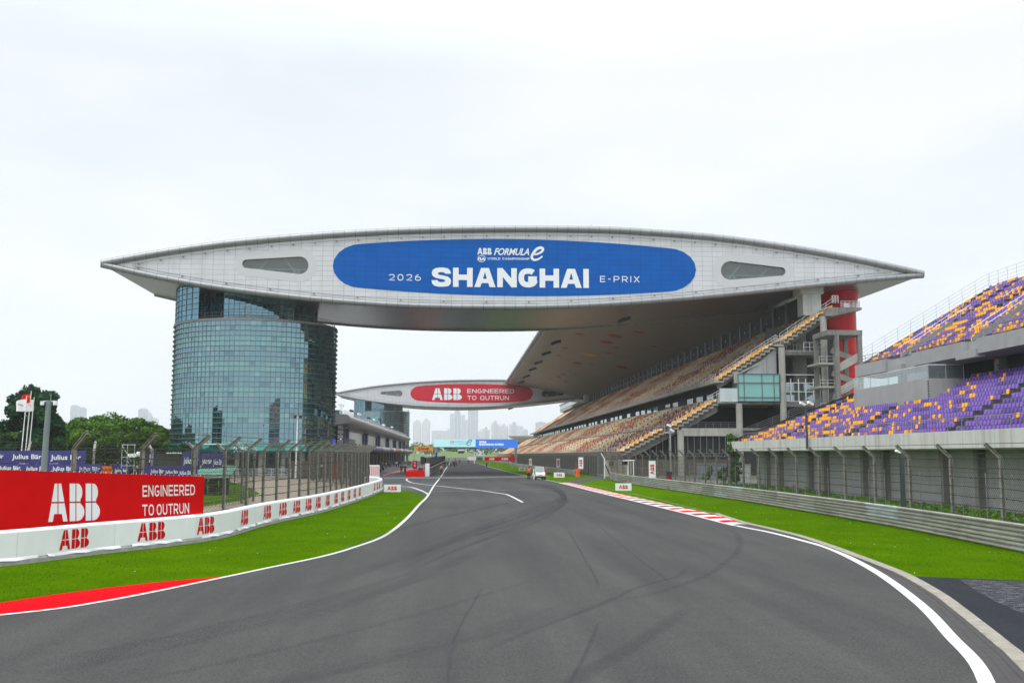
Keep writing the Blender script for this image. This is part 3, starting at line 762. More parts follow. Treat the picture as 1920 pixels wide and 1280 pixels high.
def make_bridge(name, label, banner_mat):
    root = thing(name, label, 'bridge building', (W_O.x, W_O.y, 0), W_ROT, 'lens shaped buildings bridging the track')
    wl = teardrop((562,497.5,16.5), (462,494.5,8)); wr = teardrop((1369,507,17.5), (1465,509,8))
    outer = [(p.x, p.z) for p in BOT] + [(p.x, p.z) for p in reversed(TOP)]
    holes = [wl, wr]
    loops = [[Vector((u, z, 0)) for u, z in outer]] + [[Vector((u, z, 0)) for u, z in h] for h in holes]
    flat = [q for l in loops for q in l]
    tri = tessellate_polygon(loops)
    m = MB(); m.add([loc(q.x, 0, q.y) for q in flat], [tuple(t_) for t_ in tri])
    for h in holes:                                   # reveals
        n = len(h); m.add([loc(u, 0, z) for u, z in h]+[loc(u, 1.2, z) for u, z in h], [(i, n+i, n+(i+1) % n, (i+1) % n) for i in range(n)])
    m.build('facade', m_face, root, local=True)
    m = MB(); m.strip([loc(p.x, 0, p.z) for p in TOP], [loc(p.x, W_D, p.z) for p in TOP])
    m.add([loc(p.x, W_D, p.z) for p in BOT]+[loc(p.x, W_D, z_at(TOP, p.x)) for p in BOT], [(i, i+1, len(BOT)+i+1, len(BOT)+i) for i in range(len(BOT)-1)])
    m.build('roof', m_face, root, local=True)
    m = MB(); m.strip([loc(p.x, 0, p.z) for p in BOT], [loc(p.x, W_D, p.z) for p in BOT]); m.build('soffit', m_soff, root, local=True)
    m = MB(); m.tube([loc(p.x, -0.15, p.z-0.05) for p in TOP], 0.62, 10); m.build('edge_tube', m_tube, root, local=True)
    m = MB(); m.tube([loc(p.x, -0.15, p.z+0.0) for p in BOT], 0.55, 10); m.build('edge_tube', m_tube, root, local=True)
    m = MB(); m.tube([loc(p.x, W_D+0.1, p.z) for p in BOT], 0.35, 6); m.build('rear_edge_tube', m_tube, root, local=True)
    # maintenance rails with spotlights under the top tube and over the bottom tube
    m = MB()
    for P, dz in ((TOP, -1.25), (BOT, 0.95)):
        q = [loc(p.x, -0.45, p.z+dz) for p in P if 5 < p.x < W_LEN-5]; m.tube(q, 0.045, 4, caps=False)
    m.build('maintenance_rail', m_railg, root, local=True)
    sp = MB(); sp.box(-0.15,0.15,-0.55,-0.25,-0.10,0.10); sp.box(-0.05,0.05,-0.3,0.0,-0.05,0.05)
    u = 6.0; first = None; k = 0
    while u < W_LEN-6:
        for P, dz in ((TOP, -1.30), (BOT, 0.85)):
            if P is BOT and k % 2: continue
            if first is None: first = sp.build('spotlight', m_railg, root, local=True); c = first
            else: c = first.copy(); C.collection.objects.link(c); c.parent = root
            c.location = (u, 0, z_at(P, u)+dz)
        u += 3.64; k += 1
    # window surrounds and recessed glazing with diagonal struts
    for h, (a, b_), s in ((wl, (teardrop((562,497.5,32), (462,494.5,23)), None), 1), (wr, (teardrop((1369,507,33), (1465,509,23)), None), -1)):
        n = len(h); m = MB(); vs = [loc(u, -0.03, z) for u, z in a] + [loc(u, -0.03, z) for u, z in h]
        m.add(vs, [(i, (i+1) % n, n+(i+1) % n, n+i) for i in range(n)])
        m.add([loc(u, -0.03, z) for u, z in a] + [loc(u, 0.0, z) for u, z in a], [(i, n+i, n+(i+1) % n, (i+1) % n) for i in range(n)])
        w_ = m.build('window', m_surround, root, local=True)
        m = MB(); t_ = tessellate_polygon([[Vector((u, z, 0)) for u, z in h]]); m.add([loc(u, 0.55, z) for u, z in h], [tuple(x) for x in t_]); m.build('pane', m_win, w_, local=True)
        us = [u for u, z in h]; zs = [z for u, z in h]; u0, u1, z0, z1 = min(us), max(us), min(zs), max(zs)
        m = MB()
        m.box(u0-0.5, u1+0.5, 5.0, 5.2, z0-1, z1+1); m.box(u0-0.5, u1+0.5, 1.25, 5.0, z0-0.9, z0-0.7); m.box(u0-0.5, u1+0.5, 1.25, 5.0, z1+0.1, z1+0.3)
        m.build('room', M('bridge_room', (0.07,0.09,0.095), 0.8, var=0.35, scale=0.5), w_, local=True)
        m = MB()
        for f0, f1 in ((0.15,0.36), (0.62,0.82)):
            ua, ub = u0+(u1-u0)*f0, u0+(u1-u0)*f1
            if s > 0: m.tube([(ua, 2.2, z0+0.1), (ub, 2.2, z1-0.1)] if f0 < 0.5 else [(ua, 2.2, z1-0.1), (ub, 2.2, z0+0.1)], 0.22, 8)
            else: m.tube([(ua, 2.2, z0+0.1), (ub, 2.2, z1-0.1)], 0.22, 8)
        m.build('strut', m_rail, w_, local=True)
        m = MB(); m.box(u0+(u1-u0)*(0.70 if s > 0 else 0.18), u0+(u1-u0)*(0.84 if s > 0 else 0.34), 4.0, 4.3, z0-0.2, z0+1.5); m.build('inner_door', m_railw, w_, local=True)
        m = MB(); m.tube([(u0+0.8, 0.9, z0+0.95), (u1-0.5, 0.9, z0+0.95)], 0.05, 5); m.build('handrail', m_railw, w_, local=True)
    bl = band(rounded_band(624, 1305, 457, 540, 448.5, 555, 465, 547, 960))
    n = len(bl); m = MB(); t_ = tessellate_polygon([[Vector((u, z, 0)) for u, z in bl]])
    m.add([loc(u, -0.06, z) for u, z in bl], [tuple(x) for x in t_]); m.add([loc(u, -0.06, z) for u, z in bl]+[loc(u, 0, z) for u, z in bl], [(i, (i+1) % n, n+(i+1) % n, n+i) for i in range(n)])
    ban = m.build('banner', banner_mat, root, local=True)
    return root, ban
def face_camera(o):
    bm = bmesh.new(); bm.from_mesh(o.data)
    for f in bm.faces:
        if f.normal.y > 0 and abs(f.normal.y) > 0.7: f.normal_flip()
    bm.to_mesh(o.data); bm.free()
br1, ban1 = make_bridge('bridge_building', 'white lens shaped building over the track with a blue event banner', m_blue)
br2 = None
def words(mb, s, x0, x1, ybase, ytop, bold=0.0, shear=0.0, space=1.0, art=None, yb2=None, d=-0.10):
    """lettering on the bridge face, measured on the photograph and laid on the real plane"""
    u0, z0 = wpix(x0, ybase); u1, z1 = wpix(x1, ybase if yb2 is None else yb2); _, zt = wpix(x0, ytop)
    ux = Vector((u1-u0, 0, z1-z0)); wid = ux.length; ux.normalize()
    put2d(mb, art or text2d(s, bold, shear, space), (u0, d, z0), ux, (0,0,1), zt-z0, wid)
def lettering(parent, fn, mat=None):
    m = MB(); fn(m); o = m.build('lettering', mat or m_whitelet, parent, local=True); face_camera(o); return o
lettering(ban1, lambda m: words(m, '', 809, 1104, 537.5, 501.5, art=block2d('SHANGHAI', 0.285, 1.0, 0.085), yb2=540))
lettering(ban1, lambda m: words(m, '', 729, 789, 526, 514, art=block2d('2026', 0.13, 0.98, 0.5), yb2=526.5))
lettering(ban1, lambda m: words(m, '', 1125, 1199, 529, 517.5, art=block2d('E-PRIX', 0.13, 0.9, 0.42), yb2=529.5))
lettering(ban1, lambda m: words(m, '', 895, 922, 477.5, 465, art=abb2d(), yb2=477.8))
lettering(ban1, lambda m: words(m, 'FORMULA', 926, 992, 478, 465, 0.02, shear=0.35, space=0.95, yb2=478.5))
lettering(ban1, lambda m: words(m, '', 914, 993, 487.2, 483, art=block2d('WORLD CHAMPIONSHIP', 0.2, 0.95, 0.18), yb2=487.6))
def fia(m):
    words(m, 'FIA', 895.5, 910, 488, 483, 0.05)
    u0, z0 = wpix(903, 485); 
    for rr in (0.62, 0.52):
        pts = [Vector((u0+rr*1.15*math.cos(a), -0.10, z0+rr*math.sin(a))) for a in [2*math.pi*i/20 for i in range(20)]]
        q = [Vector((u0+(rr-0.05)*1.15*math.cos(a), -0.10, z0+(rr-0.05)*math.sin(a))) for a in [2*math.pi*i/20 for i in range(20)]]
        m.strip(pts+pts[:1], q+q[:1])
lettering(ban1, fia)
def swash_e(m, x=1007, y=475.5, k=1.0, fn=None, d=-0.10):
    """big looping italic e"""
    fn = fn or (lambda a, b_: (lambda q: Vector((q[0], d, q[1])))(wpix(a, b_)))
    pts = [(-9,2),(0,1),(8,-3),(11,-8),(7,-11),(-1,-8),(-8,1),(-10,8),(-5,12),(3,10),(10,5)]
    P = smooth_path([Vector((px_, py_, 0)) for px_, py_ in pts], 5); n = len(P)
    A = []; B = []
    for i, p in enumerate(P):
        t_ = P[min(i+1, n-1)]-P[max(i-1, 0)]; t_.normalize(); wd = 1.3+1.3*math.sin(math.pi*i/(n-1))
        A.append(fn(x+k*(p.x-t_.y*wd), y+k*(p.y+t_.x*wd))); B.append(fn(x+k*(p.x+t_.y*wd), y+k*(p.y-t_.x*wd)))
    m.strip(A, B)
lettering(ban1, swash_e)

# the far bridge: same building, red banner
br2, ban2 = make_bridge('bridge_building', 'far lens shaped building over the track with a red slogan banner', m_redban)
DY2 = 347.0
br2.location = br2.location + Vector((-3.2, DY2, -0.9)); br2.rotation_euler.z = W_ROT - R(0.3)
S2 = DY2 + W_O.y
def far_words(m, s, x0, x1, yb, yt, **k):
    # sight lines at the far face, expressed in the far building's own space
    Mi = (Matrix.Translation(br2.location) @ Matrix.Rotation(br2.rotation_euler.z, 4, 'Z')).inverted()
    nrm = Vector((-math.sin(br2.rotation_euler.z), math.cos(br2.rotation_euler.z), 0))
    def on(px, py):
        r = ray(px, py); t = (br2.location-_o).dot(nrm)/r.dot(nrm); return Mi @ (_o + r*t)
    a, b_, c = on(x0, yb), on(x1, yb), on(x0, yt)
    put2d(m, k.get('art') or text2d(s, k.get('bold', 0.0)), (a.x, -0.12, a.z), (1,0,0), (0,0,1), c.z-a.z, b_.x-a.x)
lettering(ban2, lambda m: far_words(m, '', 810, 866, 749.5, 727.5, art=abb2d()))
lettering(ban2, lambda m: far_words(m, '', 876, 964, 736.5, 729, art=block2d('ENGINEERED', 0.15, 0.98, 0.2)))
lettering(ban2, lambda m: far_words(m, '', 876, 954, 749.5, 741.5, art=block2d('TO OUTRUN', 0.15, 0.98, 0.2)))

# ------------------------------------------------------------------ glass towers under the left ends
m_tglass = glass_mat('curtain_wall_glass', (0.50,0.74,0.80), 0.40, (0.026,0.088,0.10), 0.02)
m_mull = M('mullion', (0.11,0.13,0.135), 0.45, 0.5, var=0.1)
m_ring = M('sunshade_ring', (0.24,0.28,0.29), 0.4, 0.6, var=0.1)
m_rooffl = M('roof_terrace', (0.28,0.28,0.28), 0.8, var=0.2)
m_brownbox = M('brown_fascia', (0.11,0.095,0.085), 0.5, var=0.15)
def cyl_panels(mb, cx, cy, r, a0, a1, n, zs, tones, tilt=0.0016, gap=0.03):
    """curtain wall: one pane per cell, each a hair out of true so that reflections break from pane to pane"""
    for j in range(len(zs)-1):
        for i in range(n):
            p0, p1 = a0+(a1-a0)*i/n, a0+(a1-a0)*(i+1)/n
            dx, dz = rng.gauss(0, tilt), rng.gauss(0, tilt)
            w_ = r*(p1-p0)
            vs = []
            for (p, z, sx, sz) in ((p0, zs[j], -1, -1), (p1, zs[j], 1, -1), (p1, zs[j+1], 1, 1), (p0, zs[j+1], -1, 1)):
                rr = r + sx*dx*w_/2 + sz*dz*0.45
                vs.append((cx+rr*math.sin(p), cy-rr*math.cos(p), z))
            mb.add(vs, [(0,1,2,3)], tones(i, j))
def ring(mb, cx, cy, r, a0, a1, n, z, dr, dz):
    A = []
    for i in range(n+1):
        p = a0+(a1-a0)*i/n; A.append((math.sin(p), -math.cos(p)))
    for i in range(n):
        (sx, sy), (ex, ey) = A[i], A[i+1]
        vs = []
        for (x, y) in ((sx, sy), (ex, ey)):
            for rr, zz_ in ((r, z-dz), (r+dr, z-dz), (r+dr, z), (r, z)): vs.append((cx+x*rr, cy+y*rr, zz_))
        mb.add(vs, [(0,1,5,4),(1,2,6,5),(2,3,7,6),(3,0,4,7)])
def make_tower(name, label, cx, cy, ztop_fn):
    root = thing(name, label, 'glass tower', (cx, cy, 0), 0, 'glass towers carrying the bridge buildings')
    r = 14.35; full = (-math.pi*0.5-0.25, math.pi*0.5+0.25); n = 60
    zs = [5.4+i*0.868 for i in range(25)]
    def tones(i, j):
        k = rng.random(); f = j % 5
        base = (0.96,1.08,1.04) if f in (4, 0) else (0.90,0.95,1.0)
        if k < 0.03: base = (1.12,1.15,1.12)
        elif k < 0.11: base = (0.74,0.78,0.84)
        v = rng.uniform(0.95, 1.05); return tuple(min(1.4, c*v) for c in base)
    m = MB(); cyl_panels(m, 0, 0, r, *full, n, zs, tones); m.build('curtain_wall', m_tglass, root, local=True)
    m = MB()
    for z in zs: ring(m, 0, 0, r, *full, 72, z, 0.30, 0.09)
    m.build('sunshade_rings', m_ring, root, local=True)
    m = MB()
    for i in range(n+1):
        p = full[0]+(full[1]-full[0])*i/n
        m.obox((math.sin(p)*(r+0.02), -math.cos(p)*(r+0.02), (zs[0]+zs[-1])/2), 0.045, 0.06, zs[-1]-zs[0], p)
    m.build('mullion', m_mull, root, local=True)
    zt = zs[-1]
    m = MB(); ring(m, 0, 0, r-0.4, *full, 60, zt+0.35, 0.6, 0.45)
    m.add([(math.sin(full[0]+(full[1]-full[0])*i/40)*r, -math.cos(full[0]+(full[1]-full[0])*i/40)*r, zt+0.3) for i in range(41)], [tuple(range(41))])
    m.build('terrace', m_rooffl, root, local=True)
    m = MB()
    A = [full[0]+(full[1]-full[0])*i/60 for i in range(61)]
    for h in (0.75, 1.35): m.tube([(math.sin(p)*(r-0.3), -math.cos(p)*(r-0.3), zt+h) for p in A], 0.045, 4, caps=False)
    for p in A[::2]: m.tube([(math.sin(p)*(r-0.3), -math.cos(p)*(r-0.3), zt+0.2), (math.sin(p)*(r-0.3), -math.cos(p)*(r-0.3), zt+1.35)], 0.04, 4)
    m.build('railing', m_railg, root, local=True)
    # set-back drum that carries the bridge
    r2 = 10.8; zs2 = [zt+0.3+i*1.02 for i in range(7)]
    def t2(i, j): v = rng.uniform(0.9, 1.05); return (0.72*v, 0.86*v, 1.0*v)
    m = MB(); cyl_panels(m, 0, 0, r2, *full, 40, zs2, t2); m.build('drum_glazing', m_tglass, root, local=True)
    m = MB()
    for z in zs2: ring(m, 0, 0, r2, *full, 48, z, 0.07, 0.06)
    for i in range(41):
        p = full[0]+(full[1]-full[0])*i/40; m.obox((math.sin(p)*(r2+0.02), -math.cos(p)*(r2+0.02), (zs2[0]+zs2[-1])/2), 0.06, 0.08, zs2[-1]-zs2[0], p)
    m.build('drum_frame', m_mull, root, local=True)
    # brown fascia up to the curved underside
    m = MB(); nn = 40
    lo = [(math.sin(full[0]+(full[1]-full[0])*i/nn)*r2, -math.cos(full[0]+(full[1]-full[0])*i/nn)*r2, zs2[-1]) for i in range(nn+1)]
    hi = [(x, y, ztop_fn(x)) for x, y, z in lo]
    m.strip(lo, hi); m.build('fascia', m_brownbox, root, local=True)
    # stair core standing proud on the left, flush with the main wall
    a0, a1 = R(-88), R(-32)
    zs3 = [zt+0.3+i*0.95 for i in range(9)]
    zs3 = [z for z in zs3 if z < ztop_fn(-14)+0.3]
    m = MB(); cyl_panels(m, 0, 0, r-0.05, a0, a1, 8, zs3, t2)
    e0 = (math.sin(a1)*(r-0.05), -math.cos(a1)*(r-0.05)); aw_ = Vector((cx+e0[0], cy+e0[1])).normalized(); e1 = (e0[0]+aw_.x*4.5, e0[1]+aw_.y*4.5)
    m.add([(e0[0],e0[1],zs3[0]),(e1[0],e1[1],zs3[0]),(e1[0],e1[1],zs3[-1]),(e0[0],e0[1],zs3[-1])], [(0,1,2,3)], (0.6,0.7,0.8)); core = m.build('stair_core', m_tglass, root, local=True)
    m = MB()
    for z in zs3: ring(m, 0, 0, r-0.05, a0, a1, 8, z, 0.12, 0.06)
    for i in range(9):
        p = a0+(a1-a0)*i/8; m.obox((math.sin(p)*r, -math.cos(p)*r, (zs3[0]+zs3[-1])/2), 0.06, 0.06, zs3[-1]-zs3[0], p)
    m.build('core_frame', m_mull, core, local=True)
    # terrace doors with pale frames
    for deg, wd in ((2, 1.1), (43, 0.9)):
        p = R(deg); c = (math.sin(p)*(r2+0.08), -math.cos(p)*(r2+0.08), zt+0.3+1.25)
        m = MB()
        for sx in (-1, 1): m.obox((c[0]+math.cos(p)*sx*wd/2, c[1]+math.sin(p)*sx*wd/2, c[2]), 0.12, 0.12, 2.5, p)
        for dz in (-1.2, 0.0, 1.2): m.obox((c[0], c[1], c[2]+dz), wd, 0.1, 0.12, p)
        m.build('door_frame', m_rail, root, local=True)
    # glass canopy and recessed ground floor
    m = MB(); ring(m, 0, 0, r+0.1, *full, 60, 5.2, 0.7, 0.15)
    cyl_panels(m, 0, 0, r+0.5, *full, 40, [4.0, 5.1], lambda i, j: (0.7,1.05,1.0)); m.build('canopy', glass_mat('canopy_glass', (0.45,0.85,0.80), 0.30, (0.03,0.16,0.15)), root, local=True)
    m = MB(); cyl_panels(m, 0, 0, r-2.2, *full, 30, [0.0, 2.0, 4.2], lambda i, j: (0.45,0.5,0.5)); m.build('ground_floor', m_tglass, root, local=True)
    for i in range(13):
        p = full[0]+(full[1]-full[0])*(i+0.5)/13
        m = MB(); m.tube([(math.sin(p)*(r-0.7), -math.cos(p)*(r-0.7), 0), (math.sin(p)*(r-0.7), -math.cos(p)*(r-0.7), 4.6)], 0.4, 10); m.build('pillar', m_conc, root, local=True)
    return root
T1 = (-37.1, 187.0)
def zfn_for(cx, off_u, dz): return lambda x: z_at(BOT, (cx+x-off_u)) + 0.2 + dz
tw1 = make_tower('glass_tower', 'round teal glass tower under the near end of the blue bannered building', *T1, zfn_for(T1[0], W_O.x, 0))
tw2 = copy_tree(tw1); tw2.location = (T1[0]-3.2, T1[1]+DY2, -0.9)
tag(tw2, 'distant round glass tower at the far end of the pit building', 'glass tower', 'glass towers carrying the bridge buildings')
# lit glass of the cafe sign on the tower's ground floor
m = MB(); V_ = text2d('\u4e45\u8fea\u4e2d\u5fc3', 0.0)
p0 = AY(437, 847, 171.2); p1 = AY(481, 847, 171.2)
put2d(m, V_, p0, Vector((1,0,0)), Vector((0,0,1)), 1.0, p1.x-p0.x); o = m.build('shop_sign', m_whitelet, tw1); face_camera(o)

# red round tower at the right end
rt = thing('red_tower', 'round red tower behind the end of the main grandstand', 'tower', (71.6, 189, 0))
m_redtw = seams(M('red_cladding', (0.56,0.003,0.008), 0.4, 0.0, spec=0.2, var=0.06, scale=0.3), (0, 0, 3.2), 0.05, 0.6, 0)
m = MB(); pts = [(4.1*math.cos(2*math.pi*i/48), 4.1*math.sin(2*math.pi*i/48)) for i in range(48)]
for i in range(48):
    (x0, y0), (x1, y1) = pts[i], pts[(i+1) % 48]
    m.add([(x0,y0,0),(x1,y1,0),(x1,y1,36.2),(x0,y0,36.2)], [(0,1,2,3)], None, True)
m.build('cladding', m_redtw, rt, local=True)
m = MB()
for i in range(48):
    (x0, y0), (x1, y1) = pts[i], pts[(i+1) % 48]
    m.add([(x0*1.03,y0*1.03,31.5),(x1*1.03,y1*1.03,31.5),(x1*1.18,y1*1.18,34.2),(x0*1.18,y0*1.18,34.2)], [(0,1,2,3)], None, True)
m.build('flared_head', m_redtw, rt, local=True)
# ------------------------------------------------------------------ seats
def seat_shell(w=0.46):
    """moulded shell seat facing -x, base at the step: returns verts (12,3) and quad faces"""
    pr_ = [(-0.25,0.36),(-0.26,0.42),(0.10,0.41),(0.17,0.80),(0.22,0.80),(0.17,0.36)]
    V = []
    for s in (-1, 1):
        for i, (x, z) in enumerate(pr_):
            ww = w/2*(0.90 if i in (3, 4) else 1.0); V.append((x, s*ww, z))
    F = [(i, (i+1) % 6, 6+(i+1) % 6, 6+i) for i in range(6)] + [(0,5,2,1),(2,5,4,3),(6,7,8,11),(8,9,10,11)]
    return np.array(V, dtype=np.float32), np.array(F, dtype=np.int32)
SV, SF = seat_shell()
def seat_field(P, cols, width_scale=None):
    n = len(P); V = (SV[None, :, :] + P[:, None, :]).reshape(-1, 3); k = len(SV)
    F = (SF[None, :, :] + (np.arange(n)*k)[:, None, None]).reshape(-1, 4)
    return V, F, np.repeat(cols, len(SF), axis=0)
PURPLE, PURPLE_D, ORANGE, RED_S = (0.150,0.085,0.34), (0.085,0.05,0.21), (0.80,0.34,0.002), (0.62,0.01,0.015)
CREAM, ORNG, PLUM, BRICK = (0.80,0.66,0.46), (0.70,0.37,0.11), (0.22,0.07,0.14), (0.46,0.09,0.05)
m_seat = M('seat_plastic', (1,1,1), 0.5, attr=True, var=0.05, scale=3, spec=0.25)
def terrace(rows, x0, z0, tread, riser, thick=0.30):
    """stepped profile: list of (x, z) closed polygon"""
    top = []; bot = []
    for i in range(rows):
        top += [(x0+i*tread, z0+i*riser), (x0+(i+1)*tread, z0+i*riser)]
        bot += [(x0+i*tread+0.10, z0+i*riser-thick), (x0+(i+1)*tread+0.10, z0+i*riser-thick)]
    # risers come with the next tread; first riser face down to the soffit
    return top + [(x0+rows*tread+0.1, z0+(rows-1)*riser)] + bot[::-1]
xz = lambda u, v, t: Vector((u, t, v))
def rail_run(m, pts, h=1.1, n=3, post=2.0, r=0.03):
    L_ = path_len(pts); tot_ = L_[-1]; k = max(1, int(tot_/post))
    for j in range(n):
        hh = h*(j+1)/n; m.tube([Vector(p)+Vector((0,0,hh)) for p in pts], r, 4, caps=False)
    for i in range(k+1):
        p, d = on_path(pts, L_, tot_*i/k); m.tube([p, p+Vector((0,0,h))], r*1.1, 4, caps=False)

# ------------------------------------------------------------------ main grandstand along the straight
GS = thing('main_grandstand', 'long two tier concrete grandstand with faded cream, orange and plum seats under the roof', 'grandstand', (26, 169, 0))
SECT = [  # name, rows, x0, z0, tread, riser, y0, y1
    ('lower_terrace', 10, 26.2, 3.3, 0.78, 0.42, 169.0, 690.0),
    ('lower_terrace', 9, 35.6, 8.0, 0.82, 0.50, 169.0, 660.0),
    ('upper_terrace', 12, 43.2, 15.9, 0.78, 0.52, 169.0, 620.0),
    ('upper_terrace', 11, 54.2, 22.7, 0.78, 0.55, 169.0, 620.0)]
m_terr = M('terrace_concrete', (0.27,0.26,0.235), 0.9, var=0.2, scale=0.5, streak=0.5, streak_col=(0.08,0.075,0.07))
aisle_y = [169+9+13.2*k for k in range(0, 42)]
P_all, C_all = [], []
for name, rows, x0, z0, tr_, ri, y0, y1 in SECT:
    m = MB(); m.prism(terrace(rows, x0, z0, tr_, ri), xz, y0, y1); m.build(name, m_terr, GS)
    for i in range(rows):
        ys = np.arange(y0+0.35, y1-0.3, 0.55)
        keep = np.ones(len(ys), bool)
        for a in aisle_y: keep &= np.abs(ys-a) > 0.75
        keep &= nrg.random(len(ys)) > 0.004
        ys = ys[keep]
        P_all.append(np.stack([np.full(len(ys), x0+i*tr_+0.45), ys, np.full(len(ys), z0+i*ri)], 1))
        up_ = 0 if x0 < 40 else 1
        ph = (ys-169)*0.105 + 0.5*np.sin(i*0.9+up_) + 1.2*up_
        f = 0.5+0.5*np.sin(ph + 0.8*np.sin(ys*0.031))
        fade = np.clip((ys-169)/130, 0, 1)
        u = nrg.random(len(ys)); c = np.empty((len(ys), 3))
        pl = (f > 0.60)
        hot = np.where(fade > 0.45, 1, 0)
        for q in range(len(ys)):
            if pl[q]:
                col = (BRICK if hot[q] else PLUM) if u[q] < 0.62 else (ORNG if u[q] < 0.9 else CREAM)
            elif f[q] > 0.3: col = ORNG if u[q] < 0.60 else (CREAM if u[q] < 0.93 else PLUM)
            else: col = CREAM if u[q] < 0.72 else ORNG
            if ys[q] < 179: col = (0.74,0.36,0.05) if u[q] < 0.62 else CREAM
            c[q] = col
        c *= nrg.uniform(0.8, 1.12, (len(ys), 1)); C_all.append(c)
P_all = np.concatenate(P_all); C_all = np.concatenate(C_all)
dist = np.linalg.norm(P_all-np.array([0,0,3.5]), axis=1)
order = np.argsort(dist)
def singles(P, Cc, idx, parent, mat):
    """single shells: parts of the stand, sharing one mesh per colour family"""
    cache = {}
    off = Vector((0,0,0)); p = parent
    while p is not None: off += p.location; p = p.parent
    for i in idx:
        key = tuple(np.round(Cc[i], 2))
        if key not in cache:
            o = np_mesh('seat', SV, SF, mat, None, np.repeat(np.array([key]), len(SF), axis=0)); cache[key] = o.data; o.parent = parent
        else: o = link('seat', cache[key], parent)
        o.location = Vector(P[i])-off
        if key[0] > 0.5 and key[1] < 0.05: o['label'] = 'odd red seat'
near100 = order[:100]; rest = order[100:]
qC = C_all.copy(); qC[near100] = np.round(qC[near100]*12)/12
singles(P_all, qC, near100, GS, m_seat)
V, F, cc = seat_field(P_all[rest], C_all[rest])
o = np_mesh('seat', V, F, m_seat, GS, cc); o['kind'] = 'stuff'
# dark stair treads in the aisles
m = MB()
for name, rows, x0, z0, tr_, ri, y0, y1 in SECT:
    for a in aisle_y:
        if a > min(y1, 420): continue
        for i in range(rows): m.box(x0+i*tr_+0.1, x0+(i+1)*tr_-0.02, a-0.55, a+0.55, z0+i*ri+0.004, z0+i*ri+ri*0.5)
o = m.build('aisle_steps', m_dark, GS); o['kind'] = 'stuff'
# walkways, fronts and the body under the terraces
m = MB(); m.box(34.0, 35.6, 169, 680, 7.05, 7.35); m.box(52.55, 54.2, 169, 620, 21.85, 22.15); m.build('walkway', m_conc, GS)
m = MB(); m.box(42.6, 43.25, 169, 620, 15.6, 16.25); m.prism([(42.7,15.6),(43.25,15.6),(50,19.1),(50,18.7),(44.2,15.75),(42.75,15.5)], xz, 169.3, 620); m.build('upper_front', m_conc, GS)
m = MB(); m.box(26.0, 26.3, 169, 690, 0, 4.0); m.build('front_wall', m_conc_dark, GS)
m = MB(); m.box(46.2, 46.4, 172, 640, 12.2, 17.2); m.build('lounge_wall', m_dark, GS)
m_lounge = glass_mat('lounge_glass', (0.75,0.85,0.85), 0.55, (0.05,0.06,0.06), attr=False)
y = 176.0
while y < 640:
    m = MB(); m.box(46.05, 46.15, y, y+5.2, 12.9, 14.7); m.build('lounge_window', m_lounge, GS); y += 8.2 if rng.random() < 0.75 else 14
m = MB(); m.box(43.0, 46.3, 169, 640, 12.1, 12.4); m.box(43.0, 43.2, 169, 640, 12.4, 13.0); m.build('lounge_deck', m_conc, GS)
m = MB(); m.box(62.9, 63.2, 179.5, 620, 24, 33); m.build('rear_wall', m_dark, GS)
m = MB(); m.box(46.4, 62.9, 169.5, 620, 12.0, 12.3); m.box(54.5, 62.5, 174.5, 620, 21.2, 21.6); m.box(36.0, 62.5, 171, 620, 7.6, 8.0); m.build('floor_slab', m_conc, GS)
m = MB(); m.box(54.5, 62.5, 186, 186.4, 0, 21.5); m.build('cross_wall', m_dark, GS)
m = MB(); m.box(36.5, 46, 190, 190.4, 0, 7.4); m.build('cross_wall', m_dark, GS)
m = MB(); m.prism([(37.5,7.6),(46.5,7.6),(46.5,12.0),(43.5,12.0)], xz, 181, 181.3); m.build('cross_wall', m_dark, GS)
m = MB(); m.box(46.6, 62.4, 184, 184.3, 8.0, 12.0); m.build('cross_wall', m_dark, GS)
# columns of the concourse along the top
k = 0; y = 193.6; proto = None
while y < 500:
    m = MB(); m.box(-0.35, 0.35, -0.55, 0.55, 0, 4.4)
    if proto is None: proto = m.build('concourse_column', m_grey, GS, local=True); c = proto
    else: c = proto.copy(); C.collection.objects.link(c); c.parent = GS
    c.location = Vector((62.9, y, 28.6))-Vector(GS.location); y += 8.2
y = 196
while y < 420: m = MB(); m.ball((62.6, y+2, 30.6), 0.12, 0.12, 0.36, 6, 4); m.build('wall_light', m_rail, GS); y += 8.2
m = MB(); m.box(62.2, 64, 180, 620, 28.2, 28.6); m.build('top_walkway', m_grey, GS)
# white capital block at the near end
m = MB(); m.box(60.0, 63.2, 176, 179.0, 28.2, 32.6); m.box(59.4, 63.5, 175.4, 179.4, 32.0, 34.3); m.build('head_block', M('white_block', (0.62,0.64,0.65), 0.6, var=0.1, streak=0.3), GS)
# railings
m = MB()
rail_run(m, [(42.7,169,16.25),(42.7,420,16.25)], 0.9, 3, 2.2, 0.035); m.build('front_railing', m_rail, GS)
m = MB(); rail_run(m, [(52.8,169,22.2),(52.8,420,22.2)], 1.1, 3, 2.0, 0.035); rail_run(m, [(34.2,169,7.4),(34.2,420,7.4)], 1.0, 3, 2.0, 0.035); m.build('walkway_railing', m_rail, GS)
m = MB(); rail_run(m, [(26.3,169,3.6),(26.3,400,3.6)], 1.0, 2, 2.0, 0.03); m.build('lower_railing', m_rail, GS)
